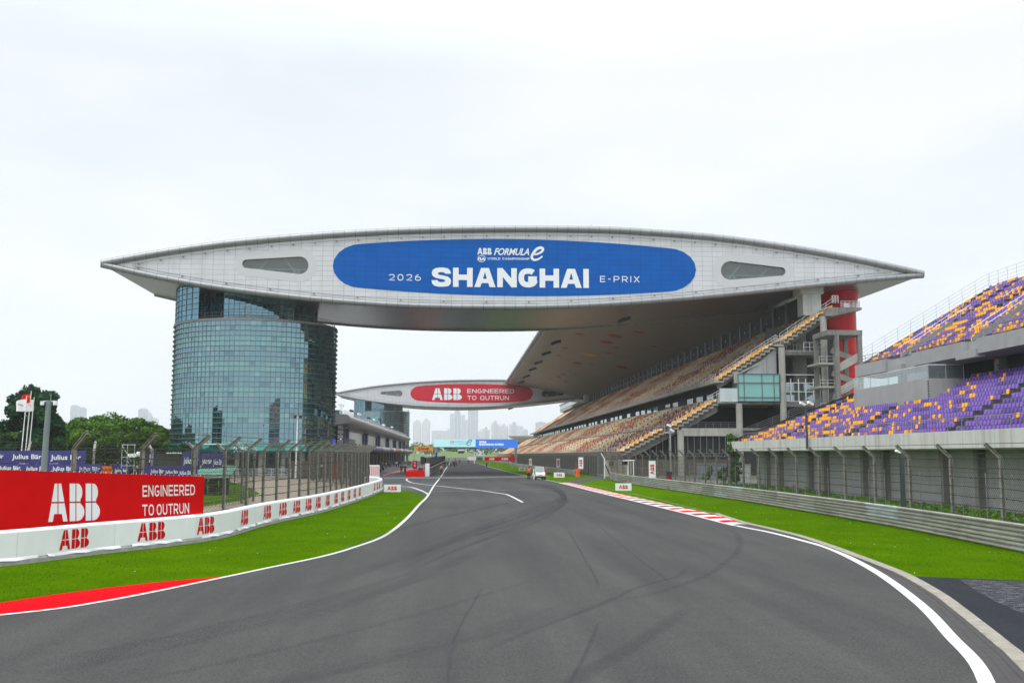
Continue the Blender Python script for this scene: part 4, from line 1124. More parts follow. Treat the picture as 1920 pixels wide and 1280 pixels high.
# near end: raker beams, side rails, columns, slabs
m = MB()
def raker(m, x0, z0, x1, z1, y, d=1.15, wd=0.55): m.prism([(x0,z0-0.35),(x1,z1-0.35),(x1,z1-0.35-d),(x0+0.4,z0-0.35-d*0.9)], xz, y, y+wd)
raker(m, 26.6, 3.3, 43.2, 12.2, 170.0); m.build('raker_beam', m_conc_dark, GS)
m = MB(); raker(m, 43.0, 16.0, 53.4, 22.3, 170.0); m.build('raker_beam', m_conc_dark, GS)
m = MB(); raker(m, 53.2, 22.4, 62.6, 28.4, 170.0); m.build('raker_beam', m_conc_dark, GS)
for i, (x, z1) in enumerate(((36.7, 7.6), (46.4, 12.1), (46.6, 17.6), (53.7, 21.6), (60.8, 26.9))):
    z0 = 0 if i != 2 else 17.0
    if i == 2: continue
    m = MB(); m.tube([(x, 168.6, z0), (x, 168.6, z1)], 0.53, 20); m.build('column', m_conc, GS)
m = MB(); m.tube([(46.2, 168.9, 15.5), (46.2, 168.9, 17.4)], 0.5, 16); m.build('column', m_conc, GS)
m = MB()
rail_run(m, [(43.4,169.1,16.6),(53.0,169.1,22.9)], 0.95, 2, 1.5, 0.035); rail_run(m, [(53.6,169.1,23.0),(62.9,169.1,29.3)], 1.0, 2, 1.5, 0.035)
rail_run(m, [(52.6,169.0,22.3),(54.3,169.0,22.3)], 1.3, 3, 0.5, 0.04); rail_run(m, [(62.6,169,29.3),(63.6,169,29.3)], 1.3, 4, 0.5, 0.06)
m.build('end_railing', m_rail, GS)
m = MB(); m.prism([(61.5,28.4),(67.0,28.4),(67.0,28.0),(62.0,26.9),(60.9,26.9)], xz, 167.6, 173); m.build('balcony', m_conc_dark, GS)
m = MB(); rail_run(m, [(63.6,167.8,28.4),(66.8,167.8,28.4),(66.8,173,28.4)], 1.1, 4, 0.7, 0.04); m.box(64.6, 65.5, 169, 169.6, 28.4, 29.3); m.build('balcony_railing', m_rail, GS)
# slabs, dark back rooms and window wall between the tall columns
for bx_ in ((53.9,61.2,169.2,174.5,20.4,20.8),(53.9,61.2,169.1,170.0,20.805,21.2),(54.0,62,169.4,175,11.6,12.3),(52,62,171,175,8.0,8.4)):
    m = MB(); m.box(*bx_); m.build('end_slab', m_conc_dark, GS)
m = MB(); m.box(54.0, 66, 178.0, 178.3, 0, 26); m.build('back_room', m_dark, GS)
m = MB(); m.box(57.6, 60.0, 175, 176.2, 12, 26.0); m.build('pier', m_conc_dark, GS)
m = MB(); rail_run(m, [(54.3,169.5,20.9),(60.4,169.5,20.9)], 1.3, 1, 0.55, 0.04); m.build('end_railing', m_railg, GS)
m = MB(); rail_run(m, [(57.6,169.1,20.9),(60.6,169.1,20.9)], 1.6, 2, 0.9, 0.055); m.build('end_railing', m_rail, GS)
m = MB()
for z in (12.45, 14.1, 15.6, 17.0): m.box(54.2, 60.4, 169.9, 170.0, z, z+0.12)
for x in (54.2, 55.4, 56.7, 57.9, 59.2, 60.3): m.box(x, x+0.14, 169.85, 169.98, 12.4, 17.1 if x < 54.5 or x > 60 else 16.4)
w_ = m.build('window', m_railw, GS)
m = MB(); m.box(54.3, 60.3, 170.02, 170.06, 12.5, 15.6); m.build('pane', glass_mat('old_glass', (0.7,0.85,0.88), 0.35, (0.08,0.10,0.10), attr=False), w_)
# teal glass box and corrugated gable
m = MB(); m.box(46.2, 53.1, 168.2, 172, 12.35, 17.05)
gb = m.build('glass_box', M('teal_glass', (0.20,0.44,0.42), 0.12, 0.0, var=0.06, scale=0.4), GS)
m = MB()
for x in (46.2, 47.15, 50.1, 52.1, 53.0): m.box(x, x+0.1, 168.1, 168.2, 12.35, 17.05)
for z in (12.35, 13.0, 15.45, 16.95): m.box(46.2, 53.1, 168.05, 168.15, z, z+0.12)
m.build('frame', m_mull, gb)
m = MB(); m.box(43.2, 46.2, 168.4, 168.5, 12.35, 14.6); m.build('pane', clear_glass('pale_pane', (0.75,0.85,0.85), 0.3, 0.3), GS)
m = MB(); n = 40
for i in range(n):
    xa, xb = 47.6+(53.1-47.6)*i/n, 47.6+(53.1-47.6)*(i+1)/n; ya = 169.6+(0.05 if i % 2 else 0)
    zt_a = 17.0+(xa-47.6)*0.83; zt_b = 17.0+(xb-47.6)*0.83; m.add([(xa,ya,17.0),(xb,ya,17.0),(xb,ya,zt_b),(xa,ya,zt_a)], [(0,1,2,3)])
m.build('corrugated_gable', M('corrugated_sheet', (0.40,0.40,0.41), 0.5, 0.3, var=0.1, streak=0.4), GS)
# lower storey beams and louvred dark wall seen between the columns
m = MB(); m.box(36.9, 46.5, 168.4, 169.0, 6.6, 7.9); m.build('tie_beam', m_conc, GS)
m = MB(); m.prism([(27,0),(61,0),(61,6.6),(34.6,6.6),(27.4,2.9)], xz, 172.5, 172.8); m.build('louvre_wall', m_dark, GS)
m = MB(); x = 32.3
while x < 47: m.box(x, x+0.16, 172.3, 172.5, 3.6, 6.6); x += 1.05
for i in range(26):
    xx = 30.5+i*0.62; m.box(xx, xx+0.2, 172.2, 172.5, 3.15, 3.45)
m.build('louvre_frame', m_grey, GS)
m = MB(); m.box(30.0, 47, 171.4, 171.6, 0, 2.7); m.build('base_wall', M('brownish_wall', (0.19,0.165,0.14), 0.9, var=0.3, streak=0.5), GS)
m = MB(); rail_run(m, [(37.2,169.2,7.9),(46,169.2,7.9)], 1.0, 3, 1.1, 0.03); rail_run(m, [(38,170.5,2.7),(47,170.5,2.7)], 1.0, 2, 1.6, 0.05); m.build('end_railing', m_railg, GS)
m = MB(); rail_run(m, [(41.4,168.9,12.3),(43.3,168.9,13.4),(46.0,168.9,13.4)], 0.9, 2, 0.8, 0.04); m.build('end_railing', m_rail, GS)
# far white lounge on the upper rim
m = MB(); m.box(60.5, 66, 497, 618, 29.2, 33.2); m.box(60, 66, 495, 620, 33.2, 33.6); lb = m.build('rim_lounge', m_pale, GS)
m = MB(); m.box(60.3, 60.5, 500, 616, 30.4, 32.7); m.build('pane', m_lounge, lb)

# roof between the bridges
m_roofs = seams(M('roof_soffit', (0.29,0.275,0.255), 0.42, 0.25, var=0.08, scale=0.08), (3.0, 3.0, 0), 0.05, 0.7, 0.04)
RF = thing('grandstand_roof', 'wide pale soffited roof over the main grandstand between the two bridge buildings', 'roof', (24.6, 205, 39.5))
prof_b = [(24.3,39.8),(25.2,39.0),(30,38.55),(38,37.5),(46,36.1),(55,34.3),(62.8,32.7),(72,30.4),(82,28.5)]
prof_t = [(82,31.5),(70,36.5),(55,40.0),(40,41.8),(30,42.0),(25.5,41.0),(24.3,40.2)]
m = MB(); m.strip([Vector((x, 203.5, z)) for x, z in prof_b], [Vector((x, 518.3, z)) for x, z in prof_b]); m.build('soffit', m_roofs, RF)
m = MB(); m.strip([Vector((x, 203.5, z)) for x, z in prof_t+prof_b[:1]], [Vector((x, 518.3, z)) for x, z in prof_t+prof_b[:1]]); m.build('roof_skin', m_face, RF)
m = MB(); m.tube([(24.0,204,40.0),(24.0,518,40.0)], 0.55, 8); m.build('lip_tube', m_tube, RF)
m = MB()
y = 208
while y < 515: m.tube([(24.3,y,40.7),(24.3,y,42.0)], 0.05, 4); y += 12
m.build('aerial_posts', m_railg, RF)
# leaf shaped coloured panels set in the soffit
def soff_z(x):
    for (a, za), (b_, zb) in zip(prof_b, prof_b[1:]):
        if a <= x <= b_: return za+(zb-za)*(x-a)/(b_-a)
    return 33
m_leafr = M('soffit_red', (0.36,0.02,0.015), 0.5, var=0.05); m_leafy = M('soffit_yellow', (0.70,0.42,0.02), 0.5, var=0.05)
for px, py, w_, l_, mat in ((1087,626,2.2,9,m_leafr),(1153,629,3.0,14,m_leafr),(1137,641,3.0,13,m_leafr),(1197,622,2.2,7,m_leafr),(1105,665,4.2,14,m_leafy),(1083,680,2.6,18,m_leafr),(1167,688,3.0,18,m_leafr),(1060,652,1.8,9,m_leafr),(1047,666,1.6,9,m_leafr),(1154,651,1.6,7,m_leafr),(1140,661,1.6,7,m_leafr),(1227,649,1.6,6,m_leafr),(1110,682,1.4,7,m_leafr),(1057,701,2.0,16,m_leafr),(1048,706,1.6,14,m_leafr),(1036,716,2.0,22,m_leafy),(1081,701,1.4,9,m_leafr),(1061,715,1.6,14,m_leafr)):
    # find where the sight line meets the sloping soffit
    r_ = ray(px, py); best = None
    for q in range(200, 520):
        p = _o + r_*(q/r_.y)
        if 25 < p.x < 80 and p.z >= soff_z(p.x): best = p; break
    if best is None or best.y < 206: continue
    m = MB(); n = 16; pts = []
    for i in range(n):
        a = 2*math.pi*i/n; dx = w_*0.75*math.cos(a); dy = l_*0.22*math.sin(a)*abs(math.sin(a))
        pts.append((best.x+dx, best.y+dy, soff_z(best.x+dx)-0.03))
    m.add(pts, [tuple(range(n))]); m.build('soffit_inlay', mat, RF)
# loudspeaker clusters hung below the roof edge
sp_proto = thing('loudspeaker', 'black line array loudspeaker hung under the roof edge', 'loudspeaker', (0,0,0), 0, 'loudspeakers hung under the grandstand roof edge')
m = MB()
for i in range(4): m.obox((-1.1+i*0.75, 0, -1.9-(0.10 if i in (0,) else 0.0)+i*0.22), 0.8, 1.5, 0.85, 0, None, R(-16))
m.build('cabinet', m_black, sp_proto, local=True)
m = MB(); m.tube([(0,0,-1.4),(0,0,0.6)], 0.07, 5); m.tube([(-0.9,0,-1.4),(0.9,0,-1.0)], 0.06, 5); m.build('hanger', m_railg, sp_proto, local=True)
places = [(1043,636),(1025,655),(1010,671),(999,685),(987,698),(977.5,709.5),(969.5,718.5)]
ordn = ['nearest', 'second', 'third', 'fourth', 'fifth', 'sixth', 'farthest']
for i, (px, py) in enumerate(places):
    X = 29.0; Y = X/XR(px)
    c = sp_proto if i == 0 else copy_tree(sp_proto)
    c.location = (X, Y, soff_z(X)); c['label'] = 'black loudspeaker under the grandstand roof edge, %s of the seven in the row' % ordn[i]
c = copy_tree(sp_proto); c.location = AY(1170, 585, 186); c.scale = (0.72,0.72,0.75); tag(c, 'black loudspeaker hung under the soffit of the blue bannered bridge building'); del c['group']
z_ = z_at(BOT, (c.location.x-W_O.x)); c.location.z = z_
c = copy_tree(sp_proto); c.location = (AY(957, 770, S2+16).x, S2+16, z_at(BOT, AY(957, 770, S2+16).x-W_O.x+3.2)-0.9); c.scale = (0.8,0.8,0.8); tag(c, 'small loudspeaker hung under the soffit of the far red bannered bridge building'); del c['group']

# ------------------------------------------------------------------ stair tower of bare concrete
ST = thing('stair_tower', 'bare concrete stair tower with open landings in front of the red tower', 'stair tower', (60.8, 160, 0))
m = MB(); 
for x, y in ((60.2,160),(64.0,160),(59.0,166),(64.0,166),(62.2,166)): m.box(x-0.35, x+0.35, y-0.35, y+0.35, 0, 23.2)
m.build('post', m_conc_dark, ST)
m = MB(); m.box(58.6, 64.4, 159.6, 166.4, 22.7, 23.5); m.build('roof_slab', m_conc_dark, ST)
for i, z in enumerate((18.0, 14.2, 10.4, 6.6)):
    m = MB(); m.box(57.4, 60.0, 160.4, 166, z, z+0.3); m.build('landing', m_conc, ST)
    m = MB(); m.beam((60.5,160.1,z-0.6), (64.0,160.1,z+1.3), 0.25, 1.2); m.build('flight', m_conc, ST)
    m = MB(); m.beam((60.5,163.1,z+2.6), (64.0,163.1,z+1.2), 0.25, 0.9); m.build('flight', m_conc, ST)
    m = MB(); rail_run(m, [(57.5,160.5,z+0.3),(59.9,160.5,z+0.3)], 1.0, 2, 1.0, 0.04); m.build('railing', m_rail, ST)

# ------------------------------------------------------------------ near grandstand with violet and orange seats
NS = thing('corner_grandstand', 'two tier corner grandstand with violet and orange seats behind the right hand fence', 'grandstand', (38, 100, 0))
LY0, UY0 = 56.0, 66.0
NROW = [(13, 38.7, 5.0, 0.80, 0.46)]
P, Cc = [], []
m_bwall = M('block_wall', (0.33,0.33,0.335), 0.9, var=0.14, scale=0.35, streak=0.35, streak_col=(0.2,0.2,0.19), sscale=(0.6,0.6,0.08))
m_lgrey = M('light_grey_render', (0.34,0.34,0.345), 0.85, var=0.10, scale=0.5, streak=0.25, streak_col=(0.2,0.2,0.2))
aisles = [59.4, 81.0, 102.6, 124.2]
def end_low(x): return 145-(x-38)*1.92
m = MB()
tp = terrace(13, 38.4, 4.9, 0.80, 0.46)
# terrace with a skewed far end
n = len(tp); vs = [Vector((x, LY0, z)) for x, z in tp]+[Vector((x, end_low(x), z)) for x, z in tp]
tri = [tuple(t_) for t_ in tessellate_polygon([[Vector((x, z, 0)) for x, z in tp]])]
m.add(vs, [(i, (i+1) % n, n+(i+1) % n, n+i) for i in range(n)]+tri+[tuple(n+i for i in t_) for t_ in tri]); m.build('lower_terrace', m_grey, NS)
for i in range(13):
    x = 38.4+i*0.80+0.45; z = 4.9+i*0.46
    y = LY0+0.3
    while y < end_low(x)-0.8:
        gap = any(abs(y-a-(0)) < 0.80 for a in aisles)
        box_ = (x > 44.6 and 96.0 < y < 116.6)
        if not gap and not box_ and rng.random() > 0.004:
            t_ = (y-80)/60; pr_o = 0.05+0.80*max(0, min(1, t_))**0.9
            u = rng.random()
            blk = math.sin(y*0.9+i*1.7)+math.sin(y*0.37-i*2.3)
            col = ORANGE if u < pr_o*(0.7+0.45*blk) else PURPLE
            if u > 0.9985: col = RED_S
            if (i*7+int(y/3.1)) % 5 == 0 and col == PURPLE: col = PURPLE_D
            if (i*3+int(y/4.7)) % 6 == 0 and col == ORANGE: col = (0.60,0.27,0.008)
            P.append((x, y, z)); Cc.append(tuple(round(c*q, 3) for c, q in zip(col, (1,1,1))))
        y += 0.56
def end_up(x): return 119.5-(x-47)*0.32
up_aisles = [92.0, 107.4, 78.0]
m = MB(); tp = terrace(16, 47.4, 14.1, 0.86, 0.55)
n = len(tp); vs = [Vector((x, UY0, z)) for x, z in tp]+[Vector((x, end_up(x), z)) for x, z in tp]
tri = [tuple(t_) for t_ in tessellate_polygon([[Vector((x, z, 0)) for x, z in tp]])]
m.add(vs, [(i, (i+1) % n, n+(i+1) % n, n+i) for i in range(n)]+tri+[tuple(n+i for i in t_) for t_ in tri]); m.build('upper_terrace', m_grey, NS)
for i in range(16):
    x = 47.4+i*0.86+0.45; z = 14.1+i*0.55; y = UY0+0.3
    while y < end_up(x)-1.0:
        gap = any(abs(y-a) < (1.25 if i < 7 else 0.8) for a in up_aisles) or (i >= 7 and any(abs(y-a) < 0.75 for a in (99.6, 113.0, 85.5)))
        if not gap:
            u = rng.random(); blk = math.sin(y*1.1+i*1.3)+math.sin(y*0.45-i*1.9)
            col = ORANGE if u < 0.42+0.22*blk else PURPLE
            if (i*5+int(y/3.3)) % 5 == 0 and col == PURPLE: col = PURPLE_D
            P.append((x, y, z)); Cc.append(col)
        y += 0.56
P = np.array(P); Cc = np.array(Cc)
inf = (P[:, 0]/P[:, 1] < 0.55)
d = np.linalg.norm(P-np.array([0,0,3.5]), axis=1)+np.where(inf, 0, 1000)
order = np.argsort(d)
singles(P, Cc, order[:100], NS, m_seat)
V, F, cc = seat_field(P[order[100:]], Cc[order[100:]]*nrg.uniform(0.92, 1.06, (len(order)-100, 1)))
o = np_mesh('seat', V, F, m_seat, NS, cc); o['kind'] = 'stuff'
m = MB()
for a in aisles:
    for i in range(13):
        x = 38.4+i*0.8
        if x > 44.4 and 96 < a+0 < 116.6: continue
        if a+0 > end_low(x)-1: continue
        m.box(x+0.1, x+0.78, a+0-0.72, a+0+0.72, 4.905+i*0.46, 4.9+i*0.46+0.26)
for a in (99.6, 113.0, 85.5):
    for i in range(7, 16):
        x = 47.4+i*0.86; m.box(x+0.1, x+0.84, a-0.65, a+0.65, 14.105+i*0.55, 14.1+i*0.55+0.3)
o = m.build('aisle_steps', m_dark, NS); o['kind'] = 'stuff'
# parapet band, wall below and pillars
m = MB(); m.box(37.75, 38.35, LY0, 145.4, 4.0, 5.35); m.add([(37.75,145.4,4.0),(40.5,140.2,4.0),(40.5,140.2,5.35),(37.75,145.4,5.35)], [(0,1,2,3)])
m_par = seams(M('parapet_concrete', (0.58,0.58,0.55), 0.8, var=0.07, scale=0.6, streak=0.45, streak_col=(0.24,0.19,0.14), sscale=(1.5,1.5,0.06)), (0, 2.35, 0), 0.05, 0.6, 0.03)
m.build('parapet', m_par, NS)
m = MB(); m.box(40.2, 40.5, LY0-10, 139.5, -0.75, 4.3); m.box(37.9, 40.5, LY0, 141, 3.9, 4.0); m.build('base_wall', m_bwall, NS)
for y in (56, 62.2, 66.5, 78.2, 84, 96, 101, 112, 117, 128, 133.5):
    m = MB(); m.box(39.55, 40.2, y-0.32, y+0.32, -0.75, 3.9); m.build('pillar', m_conc_dark, NS)
m = MB(); rail_run(m, [(38.05,LY0,5.35),(38.05,145.2,5.35)], 1.0, 1, 2.3, 0.035); m.build('front_railing', m_railg, NS)
# skewed end wall with its ramp of handrails
m = MB(); m.add([(38.0,145.4,4.0),(48.8,124.6,4.0),(48.8,124.6,11.2),(38.0,145.4,5.4)], [(0,1,2,3)])
m.add([(38.0,145.4,5.4),(48.8,124.6,11.2),(48.4,124.2,11.2),(37.7,144.9,5.4)], [(0,1,2,3)]); m.build('end_wall', m_grey, NS)
m = MB(); rail_run(m, [(38.0,146.2,5.2),(49.4,125.2,11.4)], 1.1, 4, 3.0, 0.03); m.build('end_railing', m_railg, NS)
# vomitory box with glass balustrade
m = MB(); m.box(45.0, 48.9, 97.0, 116.0, 8.0, 10.95); m.build('vomitory_box', m_lgrey, NS)
gl = MB(); gl.box(45.02, 45.08, 97.0, 116.0, 10.95, 12.25); gl.box(45.0, 48.6, 97.02, 97.08, 10.95, 12.25)
bal = gl.build('glass_balustrade', clear_glass('balustrade_glass', (0.78,0.85,0.86), 0.20, 0.12), NS)
m = MB(); m.tube([(45.05,116,12.28),(45.05,97.05,12.28),(48.6,97.05,12.28)], 0.05, 5)
for y in (97.05, 101.8, 106.5, 111.2, 115.9): m.tube([(45.05,y,10.95),(45.05,y,12.28)], 0.035, 4)
for x in (46.8, 48.6): m.tube([(x,97.05,10.95),(x,97.05,12.28)], 0.04, 4)
m.build('rail', m_rail, bal)
# hazard striped corner strip of the box
m = MB()
for k in range(8): m.box(44.97, 45.0, 96.98, 97.25, 8.9+k*0.24, 8.9+k*0.24+0.12)
m.build('hazard_strip', m_black, NS)
# concourse behind: dark back wall, floor, columns
m = MB(); m.box(55.0, 55.3, LY0, 124, 8, 14.0); m.build('concourse_wall', m_grey, NS)
m = MB(); m.box(48.8, 55.0, LY0, 123.5, 10.5, 10.9); m.build('concourse_floor', m_grey, NS)
for y in (84.5, 92.0, 103.5, 113.0):
    m = MB(); m.box(49.2, 50.0, y-0.4, y+0.4, 10.9, 15.0); c_ = m.build('concourse_pillar', m_grey, NS)
    m = MB()
    for k in range(4): m.box(49.17, 49.2, y-0.42, y-0.1, 10.95+k*0.26, 10.95+k*0.26+0.13)
    m.build('hazard_strip', m_black, c_)
    if y == 92.0:
        m = MB(); m.box(49.15, 49.2, y-0.3, y+0.3, 12.4, 13.4); m.build('notice', m_red, c_)
        m = MB(); m.box(49.12, 49.15, y-0.25, y+0.25, 12.95, 13.3); m.build('notice_panel', m_white, c_)
# upper front: stepped fascia boxes and soffit
m = MB()
m.box(46.6, 47.4, UY0, 90.6, 12.75, 14.15); m.box(47.3, 47.5, 90.6, 93.4, 12.9, 14.1); m.box(46.6, 47.4, 93.4, 104.0, 12.75, 14.15)
m.box(46.9, 47.6, 104.0, 110.8, 12.6, 13.95); m.box(46.6, 47.4, 110.8, 119.4, 12.75, 14.15)
m.box(46.4, 47.3, 90.4, 94.2, 12.45, 13.2); m.box(46.4, 47.3, 106.2, 109.0, 12.45, 13.2)
m.build('upper_fascia', m_lgrey, NS)
m = MB(); m.prism([(47.0,12.7),(47.5,13.6),(61.4,22.2),(61.4,21.4),(55.2,13.6),(49.5,12.5)], xz, UY0, 118.6); m.build('soffit', m_grey, NS)
# end coping and perimeter rails of the upper tier
m = MB(); m.add([(47.2,119.6,12.7),(61.4,115.0,21.5),(61.4,115.0,23.1),(47.2,119.6,14.3)], [(0,1,2,3)]); m.add([(47.2,119.6,14.3),(61.4,115.0,23.1),(61.4,114.6,23.1),(47.2,119.1,14.3)], [(0,1,2,3)]); m.build('end_wall', m_grey, NS)
m = MB(); rail_run(m, [(47.3,119.5,14.3),(61.3,115.0,23.1)], 1.65, 4, 1.7, 0.014); rail_run(m, [(61.4,114.9,23.1),(61.4,UY0,23.1)], 1.65, 4, 1.9, 0.014); m.build('perimeter_railing', m_railg, NS)
m = MB(); m.box(61.3, 61.6, UY0, 114.9, 14, 23.1); m.build('rear_wall', m_grey, NS)
for a, top in ((92.0, 7), (107.4, 7)):
    for s in (-1.15, 1.15):
        z0, z1 = 14.2, 14.1+8*0.55
        m = MB(); m.tube([(47.5,a+s,z0),(47.5,a+s,z0+1.15),(47.4+8.2*0.86,a+s,z1+1.2),(47.4+8.2*0.86,a+s,z1)], 0.034, 5); m.build('stair_rail', m_railw, NS)
for a in (99.6, 113.0, 85.5):
    for x in (54.0, 56.6, 59.2):
        z = 14.1+(x-47.4)/0.86*0.55; m = MB(); m.tube([(x,a-0.8,z),(x,a-0.8,z+1.1),(x+1.7,a-0.8,z+2.15),(x+1.7,a-0.8,z+1.0)], 0.028, 5); m.build('stair_rail', m_railw, NS)
m = MB()
for a in (92.0, 107.4):
    for s in (-1.2, 1.2):
        m = MB(); m.prism([(47.5,14.1),(47.5,14.5),(54.4,18.9),(54.4,18.4)], xz, a+s-0.06, a+s+0.06); m.build('stair_wall', m_grey, NS)
m = MB(); rail_run(m, [(47.0,UY0,14.15),(47.0,90.6,14.15)], 1.0, 3, 2.2, 0.03); rail_run(m, [(47.0,93.5,14.15),(47.0,106,14.15)], 1.0, 3, 2.2, 0.03); rail_run(m, [(47.0,109,14.15),(47.0,119.2,14.15)], 1.0, 3, 2.0, 0.03); m.build('upper_railing', m_railg, NS)

# true size of the corner stand: laid out on an oversize grid above, brought to half-metre seats here
NK = 0.83
NS.scale = (NK, NK, NK); NS.location = (38*NK+0.85, 100*NK, CAM_H*(1-NK))
GS.scale.x = 1.035; ST.location.x += 0.7
# ------------------------------------------------------------------ debris fences: posts with cranked heads, strand wires and chain link
def fence(name, label, pts, lean, spacing=4.3, zb=0.0, zbend=3.35, ztip=3.95, out=0.62, pitch=0.115, strands=8, wr=0.017, pw=0.13, start=0.0, px_list=None):
    """pts: ground polyline; lean: +1 arms lean to the right of the travel direction, -1 left"""
    L_ = path_len(pts); tot_ = L_[-1]
    root = thing(name, label, 'fence', tuple(on_path(pts, L_, tot_/2)[0]))
    pos = []
    s = start
    while s <= tot_: pos.append(on_path(pts, L_, s)); s += spacing
    if px_list:
        pos = []
        for px in px_list:
            s = min((q*0.05 for q in range(int(tot_/0.05))), key=lambda q: abs(XR(px)-(lambda t_: t_.x/t_.y if t_.y > 20 else 9)(on_path(pts, L_, q)[0]))); pos.append(on_path(pts, L_, s))
    def side(d): return Vector((d.y, -d.x, 0)).normalized()*lean
    cache = {}
    for p, d in pos:
        n_ = side(d); m = MB(); p = Vector((p.x, p.y, zb)); ft = Vector((d.x, d.y, 0)).normalized()
        a, b_, c = p, p+Vector((0,0,zbend)), p+Vector((0,0,ztip))+n_*out
        # I-shaped post: two flanges and a web, cranked at the top
        for q0, q1 in ((a, b_), (b_, c)):
            ax = (q1-q0).normalized(); nn = ft.cross(ax).normalized()
            for k_ in (-1, 1):
                o_ = nn*k_*pw*0.45
                vs = [q+o_+ft*x*pw*0.5+nn*y*0.012 for q in (q0, q1) for x, y in ((-1,-1),(1,-1),(1,1),(-1,1))]
                m.add(vs, [(0,3,2,1),(4,5,6,7),(0,1,5,4),(1,2,6,5),(2,3,7,6),(3,0,4,7)])
            vs = [q+ft*x*0.012+nn*y*pw*0.44 for q in (q0, q1) for x, y in ((-1,-1),(1,-1),(1,1),(-1,1))]
            m.add(vs, [(0,1,5,4),(1,2,6,5),(2,3,7,6),(3,0,4,7)])
        m.build('post', m_post, root)
    # strand wires with clips
    m = MB(); hs = [zbend*(0.16+0.84*i/(strands-1)) for i in range(strands)]
    for i in range(len(pos)-1):
        (p, d), (q, e_) = pos[i], pos[i+1]; n0, n1 = side(d), side(e_)
        for j, h in enumerate(hs):
            sag = rng.uniform(0.0, 0.07)
            a, b_ = Vector((p.x,p.y,zb+h))+n0*0.08, Vector((q.x,q.y,zb+h))+n1*0.08
            m.tube([a, (a+b_)/2-Vector((0,0,sag)), b_], wr, 3, caps=False)
            if j % 2 == (strands-1) % 2 and a.y < 75:
                for k_ in range(1, 9): 
                    c = a+(b_-a)*k_/9; c.z -= sag*4*(k_/9)*(1-k_/9); m.obox(c, 0.05, 0.05, 0.045)
        for f in (0.35, 0.7, 1.0):
            a = Vector((p.x,p.y,zb+zbend+(ztip-zbend)*f))+n0*out*f; b_ = Vector((q.x,q.y,zb+zbend+(ztip-zbend)*f))+n1*out*f
            m.tube([a, b_], wr*0.8, 3, caps=False)
    m.build('strand_wires', m_wire, root)
    # chain link: straight diagonal wires bay by bay
    VV, FF = [], []
    def wire(a, b_, r):
        ax = (b_-a).normalized(); u = ax.cross(Vector((0.3,0.9,0.2))).normalized(); v = ax.cross(u); base = len(VV)
        for q in (a, b_):
            for k_ in range(3):
                t_ = 2*math.pi*k_/3; VV.append(q+u*math.cos(t_)*r+v*math.sin(t_)*r)
        for k_ in range(3): FF.append((base+k_, base+(k_+1) % 3, base+3+(k_+1) % 3, base+3+k_))
    for i in range(len(pos)-1):
        (p, d), (q, e_) = pos[i], pos[i+1]; far = max(1.0, min(3.0, p.length/55)); pt = pitch*far; r = 0.0056*far**0.7
        A = Vector((p.x,p.y,zb)); B = Vector((q.x,q.y,zb)); W_ = (B-A).length; ux = (B-A)/W_; Hh = zbend
        s0 = -Hh
        while s0 < W_:
            # rising diagonal from (s0, 0) to (s0+Hh, Hh) clipped to the bay
            x0, x1 = max(s0, 0), min(s0+Hh, W_)
            if x1 > x0:
                wire(A+ux*x0+Vector((0,0,x0-s0)), A+ux*x1+Vector((0,0,x1-s0)), r)
                wire(A+ux*x0+Vector((0,0,Hh-(x0-s0))), A+ux*x1+Vector((0,0,Hh-(x1-s0))), r)
            s0 += pt*1.414
    me = bpy.data.meshes.new('chain_link'); me.from_pydata([tuple(v-root.location) for v in VV], [], FF); me.materials.append(m_wire); me.update(); link('chain_link', me, root)
    return root

# right: along the verge, then past the gap below the stand
FR = [Vector((21.9, 18, 0)), Vector((22.3, 60, 0)), Vector((22.6, 100, 0)), Vector((22.2, 128, 0)), Vector((21.6, 146, 0))]
fence('debris_fence', 'cranked post debris fence behind the corrugated guardrail on the right', [Vector(p) for p in FR], -1, 4.32, start=1.0)
FR2 = [Vector((22.6, 165, 0)), Vector((22.2, 240, 0)), Vector((21.5, 420, 0))]
fence('debris_fence', 'dense far debris fence in front of the main grandstand wall', FR2, -1, 3.2, pitch=0.13, zbend=3.3, ztip=3.8)
# thin secondary mesh fence behind it
y = 30.0
root = thing('inner_fence', 'thin low wire fence between the debris fence and the grey stand wall', 'fence', (26, 80, 0))
while y < 130: m = MB(); m.tube([(26.0,y,0),(26.0,y,2.6)], 0.03, 4); m.build('stake', m_steel, root); y += 2.4
m = MB()
for h in (0.3,0.9,1.5,2.1,2.6): m.tube([(26.0,30,h),(26.0,130,h)], 0.008, 3, caps=False)
m.build('strand_wires', m_wire, root)

# left: barrier path and fences
bar_px = [(0,995),(190,979),(330,968),(420,958),(500,942)]
BP = [Vector((-26,18,0)), Vector((-19,27,0))] + [Vector((*G(px, py, 1.1)[:2], 0)) for px, py in bar_px] + [Vector((-8.5,62,0)), Vector((-7.95,72.5,0)), Vector((-7.65,82,0)), Vector((-7.5,92,0)), Vector((-7.55,101,0)), Vector((-8.5,110,0)), Vector((-11.5,118,0))]
BP = smooth_path(BP, 6)
LB = path_len(BP)
FL = [q for p, q in zip(BP, [offset_path(BP, -1.1-max(0, (47-p.y))*0.14)[i] for i, p in enumerate(BP)]) if 20 < q.y < 99]
fence('debris_fence', 'cranked post debris fence behind the white logo barrier on the left', FL, 1, 4.05, zb=0.0, zbend=3.72, ztip=4.32, out=0.72, strands=9, px_list=[139,267,363,422,464,495,520,543,563,580,595,609,621,632,642,651,659,666,672,678,683,688,692])
FL2 = [Vector((-36, 62, 0)), Vector((-27, 61, 0)), Vector((-21, 62.5, 0)), Vector((-17.4, 66, 0)), Vector((-15.6, 72, 0)), Vector((-15.3, 80, 0))]
